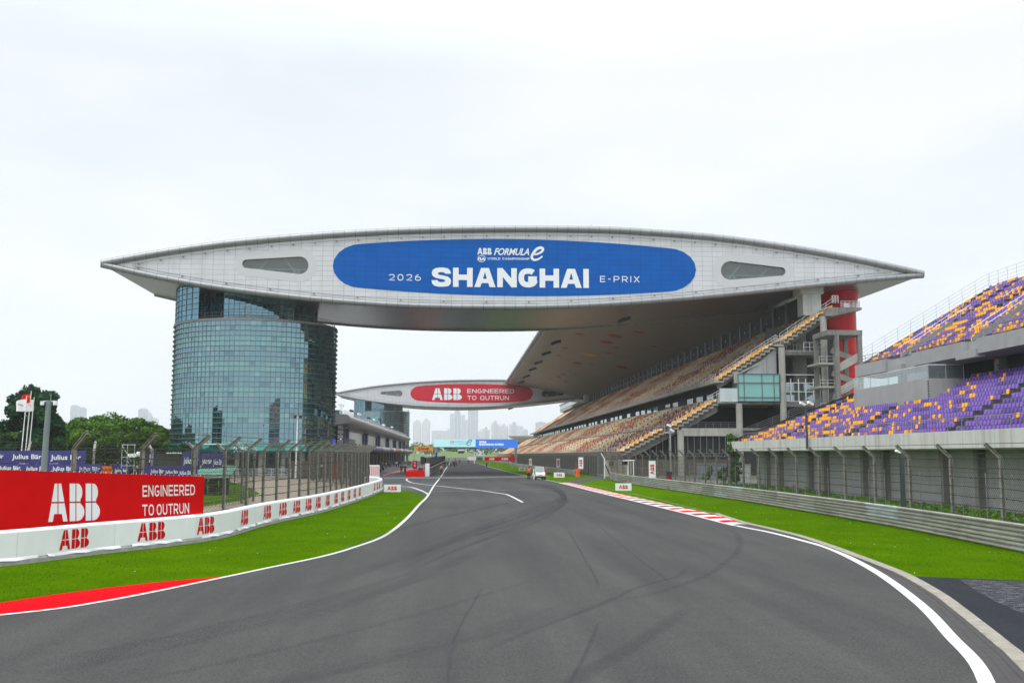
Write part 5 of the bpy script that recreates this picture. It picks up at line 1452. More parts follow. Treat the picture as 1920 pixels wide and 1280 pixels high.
fence('debris_fence', 'second debris fence behind the red slogan board, its posts leaning away from the track', FL2, -1, 3.6, zbend=3.7, ztip=4.25, pitch=0.14)
FL3 = [Vector((-9.2, 100, 0)), Vector((-11, 112, 0)), Vector((-14.5, 124, 0)), Vector((-20.0, 140, 0)), Vector((-21.5, 170, 0))]
fence('debris_fence', 'closely spaced debris fence curving away beside the pit lane entry', FL3, 1, 2.1, zbend=3.6, ztip=4.1, pitch=0.16)
# triangular stay on the left fence
m = MB(); p, d = on_path(FL, path_len(FL), 1.2+4.05*9)
# ------------------------------------------------------------------ white concrete barrier with red logos
bar = thing('logo_barrier', 'white concrete barrier with repeated red logos curving along the left verge', 'barrier', tuple(on_path(BP, LB, LB[-1]*0.5)[0]))
m = MB(); step_ = 0.5; n = int(LB[-1]/step_); prev = None
m_barw = M('barrier_white', (0.86,0.87,0.90), 0.55, var=0.05, scale=1.2, streak=0.10, streak_col=(0.5,0.5,0.5), sscale=(1.5,1.5,0.3))
prof_ = [(0.0,0.18),(0.02,0.20),(0.02,1.02),(-0.04,1.10),(-0.26,1.10),(-0.32,1.02),(-0.32,0.0)]
rows_ = []
for i in range(n+1):
    p, d = on_path(BP, LB, i*step_); s_ = Vector((d.y, -d.x, 0)).normalized(); rows_.append([p+s_*u+Vector((0,0,v)) for u, v in prof_])
vs = [q for r_ in rows_ for q in r_]; k = len(prof_); m.add(vs, [(i*k+j, i*k+j+1, (i+1)*k+j+1, (i+1)*k+j) for i in range(n) for j in range(k-1)]); m.build('body', seams(m_barw, (0, 4.0, 0), 0.04, 0.85, 0.03), bar)
# grey concrete footing with ragged flap of vinyl
m = MB(); rows_ = []
for i in range(n+1):
    p, d = on_path(BP, LB, i*step_); s_ = Vector((d.y, -d.x, 0)).normalized(); w0 = 0.05+0.03*math.sin(i*0.6); rows_.append([p+s_*0.12+Vector((0,0,0.0)), p+s_*0.10+Vector((0,0,0.13)), p+s_*0.0+Vector((0,0,0.19))])
vs = [q for r_ in rows_ for q in r_]; m.add(vs, [(i*3+j, i*3+j+1, (i+1)*3+j+1, (i+1)*3+j) for i in range(n) for j in range(2)]); m.build('footing', M('footing', (0.30,0.30,0.29), 0.9, var=0.3, scale=2), bar)
s = 1.0
while s < LB[-1]-4.2:
    m = MB()
    l_ = rng.uniform(2.5, 3.8); A = []; B = []
    for i in range(9):
        p, d = on_path(BP, LB, s+l_*i/8); s_ = Vector((d.y, -d.x, 0)).normalized(); A.append(p+s_*0.045+Vector((0,0,0.24))); B.append(p+s_*(0.10+0.04*math.sin(i*1.7+s))+Vector((0,0,0.145+0.02*math.sin(i*2.1+s))))
    m.strip(A, B); s += 4.0; m.build('vinyl_flap', m_white, bar)
s = 4.0
# logo centres measured along the barrier
for px, py in ((147,1020),(289,1005),(391,992),(461,981.5),(503,971),(532,962),(558,955),(580,948.5),(598,943),(615.5,938),(631,934),(643,930.5),(655,927.5),(666,924.5),(675,921.5),(683.5,919),(691,916.5),(698,914.5),(703,912),(708,910),(712,908.5),(715.5,907)):
    best = min(range(len(BP)), key=lambda i: abs(XR(px)-BP[i].x/max(BP[i].y, 1)) if BP[i].y > 25 else 9)
    # refine
    sb = min((LB[best]+dd*0.05 for dd in range(-60, 61)), key=lambda q: abs(XR(px)-(lambda t_: t_.x/t_.y)(on_path(BP, LB, q)[0])))
    m = MB(); wid = 1.42; V_, F_, w0 = abb2d(); hh = 0.66
    pts = []
    for x, y in V_:
        p, d = on_path(BP, LB, sb+(x/w0-0.5)*wid); s_ = Vector((d.y, -d.x, 0)).normalized(); pts.append(p+s_*0.026+Vector((0,0,0.30+y*hh)))
    m.add(pts, [f for f in F_]); o = m.build('logo', m_redlet, bar)
# ------------------------------------------------------------------ big red slogan board behind the barrier
pr0, d0 = on_path(BP, LB, 0)
b1 = G(381, 968, 1.05); b0 = G(-60, 999, 1.05)
b1 = Vector((b1.x-0.75, b1.y+0.5, 0)); b0 = Vector((b0.x-0.75, b0.y+0.5, 0))
ux = (b1-b0); blen = ux.length; ux.normalize(); nb = Vector((ux.y, -ux.x, 0))
def on_board(px, py):
    r_ = ray(px, py); t_ = (b0-_o).dot(nb)/r_.dot(nb); return _o+r_*t_
bd = thing('slogan_board', 'big red board with white logo and slogan behind the white barrier', 'board', tuple(b0))
b1 = on_board(381, 968); b1.z = 0; blen = (b1-b0).length
tlz, trz = on_board(0, 885).z, on_board(381, 893).z
q0, q1, q2, q3 = b0+Vector((0,0,0.5)), b1+Vector((0,0,0.5)), b1+Vector((0,0,trz)), b0+Vector((0,0,tlz+0.15))
m = MB(); back = nb*-0.06
m.add([q0,q1,q2,q3,q0+back,q1+back,q2+back,q3+back], [(0,1,2,3),(7,6,5,4),(0,3,7,4),(1,5,6,2),(3,2,6,7)]); m.build('panel', m_red, bd)
def board_art(art, x0, x1, yb0, yb1, yt0, yt1):
    """map lettering into the quad given by its four measured corners on the board plane"""
    V_, F_, w0 = art; a, b_, c, d_ = on_board(x0, yb0), on_board(x1, yb1), on_board(x1, yt1), on_board(x0, yt0)
    pts = []
    for q_ in V_:
        x, y = q_[0], q_[1]; u = x/w0; lo = a+(b_-a)*u; hi = d_+(c-d_)*u; pts.append(lo+(hi-lo)*y+nb*(0.012+0.002*(q_[2] if len(q_) > 2 else 0)))
    m = MB(); m.add(pts, F_); return m
board_art(abb2d(), 90, 187, 978, 974.5, 906, 906).build('lettering', m_whitelet, bd)
board_art(block2d('ENGINEERED', 0.155, 0.9, 0.2), 267, 365, 931, 927.5, 909.5, 908).build('lettering', m_whitelet, bd)
board_art(block2d('TO', 0.155, 0.9, 0.2), 266.5, 288, 967, 965.6, 945.5, 944.8).build('lettering', m_whitelet, bd)
board_art(block2d('OUTRUN', 0.155, 0.9, 0.2), 293.5, 354, 965.3, 961.5, 944.6, 942.5).build('lettering', m_whitelet, bd)
m = MB()
for i in range(7):
    u = blen*(0.06+0.15*i); m.beam(b0+ux*u+back*1.8, b0+ux*u+back*1.8+Vector((0,0,2.4)), 0.06, 0.06)
m.build('frame', m_railg, bd)
m = MB()
for i in range(46):
    u = blen*i/46; z = tlz+0.15+(trz-tlz-0.15)*u/blen; p = b0+ux*u+back*0.5; m.add([p+Vector((0,0,z-0.02)), p+ux*0.05+Vector((0,0,z-0.02)), p+ux*rng.uniform(0.0,0.08)+Vector((0,0,z+rng.uniform(0.04,0.11)))], [(0,1,2)])
m.build('cable_ties', m_white, bd)

# ------------------------------------------------------------------ guardrails
def guardrail(label, pts, h=1.02, rails=3, post=2.0, seg=4.0):
    root = thing('guardrail', label, 'guardrail', tuple(pts[len(pts)//2]))
    L_ = path_len(pts); tot_ = L_[-1]; rh = h/rails
    m_g = guardrail.mat
    for j in range(rails):
        m = MB(); z0 = 0.04+j*rh; pf = [(0.0,0.0),(0.055,0.055),(0.055,0.11),(0.0,0.155),(0.0,0.185),(0.055,0.23),(0.055,0.285),(0.0,0.325)]
        s = 0.0; q = 0
        while s < tot_-0.1:
            e_ = min(s+seg+0.12, tot_); rows_ = []; tilt_ = rng.uniform(-0.018, 0.018); ns = max(2, int((e_-s)/1.0)+1)
            for i in range(ns+1):
                p, d = on_path(pts, L_, s+(e_-s)*i/ns); sd = Vector((d.y, -d.x, 0)).normalized()*guardrail.side
                rows_.append([p+sd*(u*1.8+tilt_+(0.006 if q % 2 else 0))+Vector((0,0,z0+v*rh/0.34)) for u, v in pf])
            vs = [x for r_ in rows_ for x in r_]; k = len(pf); tone = rng.uniform(0.80, 1.12); colr = (0.40*tone, 0.39*tone, 0.355*tone) if rng.random() < 0.86 else (0.44,0.47,0.49)
            m.add(vs, [(i*k+jj, i*k+jj+1, (i+1)*k+jj+1, (i+1)*k+jj) for i in range(ns) for jj in range(k-1)], colr); s += seg; q += 1
        m.build('rail', m_g, root)
    s = 0.3
    while s < tot_:
        p, d = on_path(pts, L_, s); sd = Vector((d.y, -d.x, 0)).normalized()*guardrail.side
        m = MB(); m.obox(p-sd*0.10+Vector((0,0,h/2)), 0.12, 0.12, h, math.atan2(d.y, d.x)); m.build('post', m_post, root); s += post
    return root
guardrail.mat = M('guardrail_steel', (1,1,1), 0.5, 0.35, attr=True, var=0.22, scale=0.8, streak=0.55, streak_col=(0.17,0.14,0.11), sscale=(0.8,0.8,6.0))
guardrail.side = -1
GA = smooth_path([Vector(p) for p in ((19.5,16,0),(19.95,30,0),(20.2,36.2,0),(21.0,47.4,0),(21.35,62.9,0),(21.45,75.9,0),(21.1,91.6,0),(20.6,111.7,0),(20.6,128,0),(21.2,140,0),(22.4,150,0))], 5)
guardrail('long corrugated steel guardrail along the right verge of the corner', GA)
GB = smooth_path([Vector(p) for p in ((18.9,164,0),(18.4,182,0),(17.5,215,0),(16.8,270,0),(16.4,330,0))], 4)
guardrail('shorter far guardrail below the vertical logo signs on the straight', GB, h=1.0)

# ------------------------------------------------------------------ concrete block wall at the gap with its gate post
gw = thing('gap_wall', 'beige concrete wall behind the opening between the two right hand fences', 'wall', (26, 160, 0))
m = MB(); m.box(23.2, 25.6, 161.5, 162.0, 0, 2.75); m.box(25.2, 25.6, 150, 161.5, 0, 2.75); m.build('slab', M('beige_concrete', (0.44,0.40,0.33), 0.9, var=0.15, scale=0.4, streak=0.4), gw)
m = MB(); m.box(23.2, 25.6, 161.3, 161.4, 2.75, 4.0)
m.build('mesh_top', clear_glass('netting', (0.35,0.32,0.28), 0.0, 0.4), gw)
gp = thing('gate_post', 'white leaning gate post with a black stay at the fence opening', 'post', (22.2, 150.5, 0))
m = MB(); m.tube([(21.6,150.5,0),(21.6,150.5,2.9),(21.1,150.5,3.7)], 0.09, 6); m.build('post', m_railw, gp)
m = MB(); m.tube([(21.75,150.4,2.0),(22.6,150.4,0.0)], 0.09, 6); m.build('stay', m_black, gp)
ob = thing('orange_barrel', 'bright orange padded post beside the end of the far guardrail', 'barrel', (19.0, 162.5, 0))
m = MB(); m.tube([(0,0,0),(0,0,0.15),(0,0,1.15),(0,0,1.28)], 0.42, 14); m.build('shell', M('orange_plastic', (0.82,0.12,0.02), 0.6, var=0.06), ob, local=True)
m = MB(); m.tube([(0,0,0.62),(0,0,0.68)], 0.435, 14); m.build('strap', m_black, ob, local=True)

# ------------------------------------------------------------------ small white advertising boards on the grass
def plate(name, label, c, w_, h_, art, group, aw=0.62, ah=None, rz=0.0, vertical=False, feet=True, base=m_white, ink=m_redlet, cat='board'):
    root = thing(name, label, cat, tuple(c), rz, group)
    m = MB(); m.box(-w_/2, w_/2, -0.03, 0.03, 0.06, 0.06+h_); m.build('panel', base, root, local=True)
    m = MB(); V_, F_, w0 = art
    if vertical:
        hh = w_*0.60; ww = h_*aw; pts = [(hh/2-(y)*hh, -0.036, 0.06+h_/2-ww/2+x/w0*ww) for x, y in V_]
        pts = [(-x, y, z) for x, y, z in pts]; pts = [(p[0]*-1, p[1], p[2]) for p in pts]
    else:
        ww = w_*aw; hh = ah or ww/w0; pts = [(-ww/2+x/w0*ww, -0.036, 0.06+h_/2-hh/2+y*hh) for x, y in V_]
    m.add(pts, F_); o = m.build('logo', ink, root, local=True); face_camera(o)
    if feet:
        m = MB()
        for s in (-1, 1): m.box(s*w_*0.32-0.03, s*w_*0.32+0.03, -0.02, 0.35, 0, 0.05); m.beam((s*w_*0.32,0.33,0.03), (s*w_*0.32,0.03,h_*0.8), 0.04, 0.04)
        m.build('stand', m_railg, root, local=True)
    return root
GRP = 'white logo boards standing on the verges'
g_ = G(735.5, 923); plate('logo_board', 'white board with red logo on the tip of the left verge by the pit entry', (g_.x, g_.y, 0), 1.58, 0.68, abb2d(), GRP, 0.56, 0.36, R(-3))
g_ = G(1169, 920.5); plate('logo_board', 'white board with red logo on the grass just before the nearer guardrail', (g_.x, g_.y, 0), 1.55, 0.70, abb2d(), GRP, 0.56, 0.36, R(-4))
g_ = G(1048.5, 895.5); plate('logo_board', 'white board with red logo between the cart and the orange barrel', (g_.x, g_.y, 0), 1.65, 0.76, abb2d(), GRP, 0.55, 0.36, R(3))
g_ = G(979, 883); plate('logo_board', 'small far white board with red logo left of the man in the red vest', (g_.x, g_.y, 0), 1.5, 0.72, abb2d(), GRP, 0.6, 0.36, R(0))
GRV = 'upright white logo signs tied to the right hand fences'
for px, yt, yb, Y, label in ((1222.5,864.5,896,108.5,'upright white logo sign on the near fence above the guardrail'),(1089,857.5,879,170.5,'upright white logo sign on the far fence beside the beige wall'),(1046.5,859.5,876.5,208,'upright white logo sign on the far fence right of the cart'),(994.5,859.8,872.5,290,'upright white logo sign farthest down the straight')):
    X = XR(px)*Y; zt, zb_ = CAM_H+ZR(yt)*Y, CAM_H+ZR(yb)*Y
    r_ = plate('logo_sign', label, (X, Y, zb_), (12.5 if px > 1200 else 9.0 if px > 1080 else 7.0 if px > 1040 else 5)*Y/1900, zt-zb_, abb2d(), GRV, 0.60, None, R(-3), True, False, cat='sign')
# ------------------------------------------------------------------ start gantry with screens
GY = 355.0
gt = thing('start_gantry', 'start gantry with pale and blue lit screens across the straight', 'gantry', (6, GY, 0))
def ax_(px, Y=GY): return XR(px)*Y
def az_(py, Y=GY): return CAM_H+ZR(py)*Y
x0, xm, x1 = ax_(812.5), ax_(891.5), ax_(971); zb_, zt_ = az_(838), az_(823.5)
m = MB(); m.box(x0, x1, GY+0.3, GY+1.5, zb_, zt_); m.build('truss_box', m_steel, gt)
scr = MB(); scr.box(x0, xm, GY, GY+0.3, zb_+0.05, zt_); s1 = scr.build('screen', emit_attr('pale_screen', 0.92, (0.50,0.93,0.98)), gt)
scr = MB(); scr.box(xm+0.02, x1, GY, GY+0.3, zb_-0.25, zt_); s2 = scr.build('screen', emit_attr('blue_screen', 0.92, (0.035,0.22,0.86)), gt)
def gart(s, xa, xb, yb, yt, mat, parent, art=None, shear=0, bold=0.0, Y=GY, d=-0.03):
    m = MB(); put2d(m, art or text2d(s, bold, shear), (ax_(xa, Y), Y+d, az_(yb, Y)), (1,0,0), (0,0,1), az_(yt, Y)-az_(yb, Y), ax_(xb, Y)-ax_(xa, Y)); o = m.build('lettering', mat, parent); face_camera(o); return o
e_white = emit_attr('lit_white', 0.95, (0.95,0.97,1.0)); e_red = emit_attr('lit_red', 0.8, (0.85,0.05,0.08)); e_teal = emit_attr('lit_teal', 0.6, (0.10,0.42,0.55))
gart('', 843, 852, 830.2, 826.5, e_red, s1, abb2d()); gart('FORMULA', 853, 874, 830.4, 826.3, e_teal, s1, shear=0.35)
gart('FIA WORLD CHAMPIONSHIP', 843, 874, 833.6, 832.0, e_teal, s1, bold=0.02)
m = MB(); swash_e(m, 879.5, 829.3, 0.42, lambda a, b_: Vector((ax_(a), GY-0.03, az_(b_)))); face_camera(m.build('lettering', e_teal, s1))
gart('2026', 898, 912, 830.0, 826.5, e_white, s2, bold=0.05); gart('SHANGHAI E-PRIX', 898, 945, 834.6, 831.2, e_white, s2, bold=0.05)
for xa, xb in ((814.5,819.5), (965,969.5)):
    m = MB(); m.box(ax_(xa), ax_(xb), GY+0.3, GY+1.3, 0, zb_+0.3); m.build('leg', m_steel, gt)
m = MB(); m.box(ax_(818), ax_(903), GY+0.5, GY+0.8, az_(840.6), az_(840.0)); m.box(ax_(818), ax_(903), GY+0.5, GY+0.8, az_(838.6), az_(838.0))
for i in range(8): m.box(ax_(818+i*12), ax_(818.6+i*12), GY+0.5, GY+0.8, az_(840.6), az_(838))
m.build('cable_tray', m_black, gt)
m = MB(); m.box(ax_(834), ax_(846), GY+0.3, GY+0.7, az_(840.0), az_(838.6)); m.build('start_lights', m_black, gt)
sb = thing('hanging_screen', 'small screen with a white strip hanging over the straight beyond the gantry', 'screen', (ax_(864.5, 380), 380, az_(849, 380)))
m = MB(); m.box(ax_(859, 380), ax_(870, 380), 380, 380.4, az_(849.5, 380), az_(845.3, 380)); m.build('matrix', m_black, sb)
m = MB(); m.box(ax_(858.5, 380), ax_(871, 380), 380, 380.4, az_(845.0, 380), az_(842.0, 380)); m.build('strip', m_white, sb)
m = MB(); m.box(ax_(859.2, 380), ax_(870, 380), 380.0, 380.3, az_(842.0, 380), az_(840.0, 380)); m.build('header', m_navy, sb)
m = MB(); m.tube([(ax_(864.5, 380), 380.6, az_(849, 380)), (ax_(864.5, 380), 380.6, az_(836, 380))], 0.12, 5); m.build('hanger', m_railg, sb)
# pole with black speaker beside the straight beyond
pl = thing('signal_pole', 'white pole with a black speaker beside the straight beyond the gantry', 'pole', (ax_(889.5, 400), 400, 0))
m = MB(); m.tube([(ax_(889.5, 400), 400, 0), (ax_(889.5, 400), 400, az_(842, 400))], 0.16, 6); m.build('mast', m_railw, pl)
m = MB(); m.obox((ax_(890.8, 400), 399.8, az_(844, 400)), 0.6, 0.6, 1.3, 0, None, 0.2); m.build('speaker', m_black, pl)
# yellow courier banner over the pit lane
DYB = 350.0
db = thing('courier_banner', 'yellow banner with red courier lettering over the pit lane', 'banner', (ax_(793, DYB), DYB, az_(841, DYB)))
m = MB(); m.box(ax_(776, DYB), ax_(812, DYB), DYB, DYB+0.4, az_(845.3, DYB), az_(836.5, DYB)); m.build('panel', M('yellow_vinyl', (0.72,0.40,0.03), 0.5, var=0.05), db)
o = gart('DHL', 783, 806, 843.2, 838.8, m_redlet, db, shear=0.3, bold=0.05, Y=DYB)
m = MB(); m.box(ax_(810, DYB), ax_(812, DYB), DYB+0.1, DYB+0.4, 0, az_(845, DYB)); m.box(ax_(776, DYB), ax_(777, DYB), DYB+0.1, DYB+0.4, 0, az_(845, DYB)); m.build('leg', m_steel, db)
# long red boards above the right hand wall
for xa, xb, tx0, tx1, Y, lab in ((908.5,935,917,927,345,'farther of the two long red logo boards beside the straight'),(929,966,940,953,300,'nearer of the two long red logo boards beside the straight')):
    r_ = thing('red_board', lab, 'board', (ax_((xa+xb)/2, Y), Y, 1.0), 0, 'long red logo boards beside the straight')
    m = MB(); m.box(ax_(xa, Y), ax_(xb, Y), Y, Y+0.3, az_(863.5, Y), az_(856, Y)); m.build('panel', m_red, r_)
    gart('', tx0, tx1, 861.8, 857.8, m_whitelet, r_, abb2d(), Y=Y)
    m = MB()
    for k in range(4): q = ax_(xa, Y)+(ax_(xb, Y)-ax_(xa, Y))*(k+0.5)/4; m.box(q-0.06, q+0.06, Y+0.3, Y+0.42, 0, az_(858, Y))
    m.build('prop', m_steel, r_)

# ------------------------------------------------------------------ pit wall and attenuator
pw = thing('pit_wall', 'grey pit wall with tall screens between the straight and the pit lane', 'wall', (-5, 165, 0))
m = MB(); m.box(-5.6, -4.9, 166, 420, 0, 1.15); m.build('wall_base', m_conc, pw)
m = MB(); m.box(-5.5, -5.3, 166, 420, 1.45, 3.0); m.build('screen', M('tinted_screen', (0.30,0.32,0.32), 0.4, 0.0, var=0.15), pw)
m = MB(); y = 166
while y < 400: m.box(-5.5, -5.25, y, y+0.12, 1.15, 3.05); y += 4
m.box(-5.55, -4.6, 166, 420, 1.15, 1.25); m.build('frame', m_black, pw)
m = MB(); m.box(-5.4, -4.7, 165.2, 166, 0, 2.1); m.build('end_post', m_white, pw)
m = MB(); m.box(-5.3, -4.9, 235, 236.5, 2.4, 4.0); m.build('blue_sign', M('blue_sign', (0.02,0.08,0.42), 0.5), pw)
at_ = thing('red_barrier', 'red water filled barrier block at the nose of the pit wall', 'barrier', (-6.6, 163, 0))
m = MB(); m.prism([(-8.4,0.0),(-8.2,0.85),(-5.5,0.95),(-5.3,0.0)], xz, 162.0, 163.6); m.build('block', m_red, at_)
m = MB(); m.box(-8.0, -5.6, 162.2, 163.4, 0.95, 1.05); m.build('lid', m_kred, at_)
pls = thing('pit_exit_light', 'round red light panel in a black housing above the red barrier', 'traffic light', (-7.0, 164, 0))
m = MB(); m.tube([(-7.0,164,0),(-7.0,164,1.6)], 0.06, 5); m.box(-7.35, -6.65, 163.9, 164.1, 1.3, 2.55); m.build('housing', m_black, pls)
m = MB()
for z in (1.75, 2.2): m.ball((-7.0,163.88,z), 0.2, 0.05, 0.2, 12, 6)
m.build('lamp', emit_attr('red_lamp', 1.1, (0.95,0.03,0.05)), pls)
pbx = thing('equipment_box', 'black speaker case raised at the end of the pit wall', 'box', (-5.8, 165, 0))
m = MB(); m.box(-6.15, -5.5, 165.0, 165.7, 2.0, 3.2); m.build('case', m_black, pbx)
m = MB(); m.box(-5.9, -5.75, 165.2, 165.4, 0, 2.0); m.build('leg', m_railg, pbx)
pcb = thing('equipment_cabinet', 'low grey cabinet behind the red barrier', 'cabinet', (-6.0, 165, 0))
m = MB(); m.box(-6.5, -5.65, 164.2, 164.9, 0, 1.6); m.build('body', m_grey, pcb); m = MB(); m.box(-6.4, -5.75, 164.15, 164.2, 0.3, 1.4); m.build('door', m_dark, pcb)
# ------------------------------------------------------------------ pit building
PB = thing('pit_building', 'long pit building with silver round roof edge, white windows and purple pillars', 'pit building', (-24, 221, 0))
PY0, PY1 = 222.0, 500.0
def nose(cx, cz, rx, rz, n=10): return [(cx+rx*math.sin(R(180*i/n)), cz+rz*math.cos(R(180*i/n))) for i in range(n+1)]
m_pitroof = seams(M('pit_roof_metal', (0.33,0.33,0.34), 0.32, 0.6, var=0.08, scale=0.3), (0, 3.0, 0), 0.06, 0.6, 0.05)
m_pitsof = M('pit_soffit', (0.38,0.29,0.27), 0.45, 0.3, var=0.1)
m = MB(); pf = nose(-25.0, 11.2, 1.5, 1.05); pf = [(-46,12.25)]+pf+[(-26.6,10.0)]
m.strip([Vector((x, PY0, z)) for x, z in pf], [Vector((x, PY1, z)) for x, z in pf]); m.build('roof', m_pitroof, PB)
m = MB(); m.strip([Vector((x, PY0, z)) for x, z in ((-26.6,10.0),(-46,9.8))], [Vector((x, PY1, z)) for x, z in ((-26.6,10.0),(-46,9.8))]); m.build('soffit', m_pitsof, PB)
m = MB(); pfc = [(-46,9.9)]+[(-26.6,10.0)]+[p for p in reversed(nose(-25.0, 11.2, 1.5, 1.05))]+[(-46,12.25)]
m.add([(x, PY0, z) for x, z in pfc], [tuple(t_) for t_ in tessellate_polygon([[Vector((x, z, 0)) for x, z in pfc]])]); m.build('roof_end', m_grey, PB)
m = MB(); pf = [(-46,5.9)]+nose(-23.4, 4.95, 1.4, 0.92)+[(-46,4.0)]
m.strip([Vector((x, PY0, z)) for x, z in pf], [Vector((x, PY1, z)) for x, z in pf]); m.add([(x, PY0, z) for x, z in pf], [tuple(t_) for t_ in tessellate_polygon([[Vector((x, z, 0)) for x, z in pf]])])
bnd = m.build('balcony_band', M('balcony_metal', (0.20,0.20,0.21), 0.4, 0.4, var=0.15), PB)
for i, col in enumerate(((0.30,0.25,0.23),(0.10,0.08,0.22),(0.09,0.07,0.2),(0.12,0.14,0.34),(0.16,0.16,0.17),(0.42,0.42,0.43),(0.42,0.43,0.44),(0.20,0.16,0.2),(0.6,0.58,0.56),(0.5,0.13,0.12),(0.25,0.24,0.24),(0.6,0.58,0.56),(0.46,0.12,0.10),(0.5,0.42,0.25),(0.52,0.52,0.52))):
    y = PY0+2+i*15.5; pfl = nose(-23.36, 4.95, 1.41, 0.93)[2:8]
    m = MB(); m.strip([Vector((x, y, z)) for x, z in pfl], [Vector((x, y+13, z)) for x, z in pfl], None, col); m.build('team_panel', m_attr, bnd)
m = MB(); m.box(-27.2, -27.0, PY0+20, PY1, 5.8, 10.0); m.build('window_wall', seams(M('pit_window', (0.74,0.78,0.76), 0.25, 0.0, var=0.05, scale=0.2), (0, 2.4, 0), 0.08, 0.55, 0.08), PB)
m = MB(); m.box(-27.0, -26.9, PY0+20, PY1, 9.1, 9.9); m.build('window_header', M('header', (0.30,0.36,0.30), 0.5), PB)
m_pil = M('purple_pillar', (0.13,0.11,0.34), 0.5, var=0.2, scale=0.6)
for y in (242,292,338,383,426,465,496):
    m = MB(); m.box(-26.8, -26.0, y, y+2.2, 5.6, 10.3); p_ = m.build('pillar', m_pil, PB)
    m = MB(); m.box(-26.78, -26.02, y-0.04, y, 9.6, 10.25); m.build('pillar_cap', m_white, p_)
    m = MB(); m.box(-26.98, -26.85, y-5.0, y-0.1, 5.8, 9.2); m.build('dark_bay', m_dark, p_)
m = MB(); m.box(-46, -26.4, PY0+6, PY0+6.2, 5.9, 10); m.build('end_wall', m_dark, PB)
m = MB()
for z in (6.0, 7.05, 8.1, 9.15): m.box(-26.9, -25.7, PY0+5.8, PY0+5.95, z, z+0.85)
m.build('end_window', m_white, PB)
m = MB(); rail_run(m, [(-26,PY0+0.5,5.9),(-24.4,PY0+0.5,5.9),(-24.4,PY0+20,5.9)], 1.1, 4, 1.5, 0.05); m.build('railing', m_railg, PB)
m = MB(); m.box(-45, -28, PY0+1, PY1, 0, 4.1); m.build('garages', M('garage_front', (0.05,0.052,0.056), 0.6, var=0.4, scale=0.12), PB)
m = MB()
for k in range(18): m.box(-27.9, -27.6, 228+k*15, 228.9+k*15, 0, 4.0)
m.build('garage_piers', m_rail, PB)
m = MB(); m.box(-40, -26.0, PY0+0.1, PY0+0.25, 12.25, 13.15); m.box(-26.0, -25.9, PY0+0.1, PY0+6, 12.25, 13.15); m.build('roof_balustrade', M('green_glass', (0.09,0.27,0.24), 0.15, var=0.05), PB)
m = MB()
rail_run(m, [(-25.6,PY0+6,12.2),(-25.6,PY1,12.2)], 1.1, 2, 3.0, 0.05); m.build('roof_railing', m_rail, PB)
for k in range(9):
    y = 236+k*22+rng.uniform(-4, 4); rt_ = thing('roof_equipment', 'camera mast and equipment on the pit roof, %s from the near end' % ('nearest','second','third','fourth','fifth','sixth','seventh','eighth','ninth')[k], 'equipment', (-27, y, 12.2), rng.uniform(-1, 1), 'equipment on the pit building roof')
    m = MB(); hh = rng.uniform(1.6, 3.0); m.tube([(0,0,0),(0,0,hh)], 0.07, 5); m.tube([(-0.8,0.4,0),(0,0,hh*0.7),(0.8,-0.5,0)], 0.05, 4); m.build('stand', m_rail, rt_, local=True)
    m = MB(); m.obox((0.1,0,hh+0.2), 1.0, 0.5, 0.5, 0.4, None, 0.2); m.build('camera', m_black if k % 2 else m_white, rt_, local=True)
    m = MB(); m.box(-1.2,-0.4,-0.5,0.6,0,1.2); m.build('case', m_white if k % 2 else m_grey, rt_, local=True)

# ------------------------------------------------------------------ trees and plants
m_leaf = M('leaves', (1,1,1), 0.9, attr=True, var=0.15, scale=0.6, spec=0.03)
m_bark = M('bark', (0.10,0.075,0.05), 0.95, var=0.35, scale=4)
def leaf_cloud(centres, radii, n, size, cols, flat=1.0, shell=0.45):
    """leaf quads scattered through clumps that sit on lobes"""
    V = np.empty((n, 4, 3)); Cc = np.empty((n, 3)); K = len(centres); ci = nrg.integers(0, K, n)
    dirs = nrg.normal(size=(n, 3)); dirs /= np.linalg.norm(dirs, axis=1)[:, None]
    rad = shell+(1-shell)*nrg.random(n)**0.6
    base = np.array(centres)[ci]+dirs*np.array(radii)[ci]*rad[:, None]
    a = nrg.normal(size=(n, 3)); a /= np.linalg.norm(a, axis=1)[:, None]
    b_ = np.cross(a, dirs+0.3*nrg.normal(size=(n, 3))); b_ /= np.linalg.norm(b_, axis=1)[:, None]+1e-9
    s = size*nrg.uniform(0.6, 1.3, n)[:, None]
    V[:, 0] = base-a*s; V[:, 1] = base-b_*s*0.6; V[:, 2] = base+a*s; V[:, 3] = base+b_*s*0.6
    cc = np.array(cols); tone = nrg.uniform(0.65, 1.25, K)
    Cc = cc[nrg.integers(0, len(cc), n)]*tone[ci][:, None]*nrg.uniform(0.8, 1.2, (n, 1))
    return V.reshape(-1, 3), np.arange(n*4).reshape(-1, 4), Cc
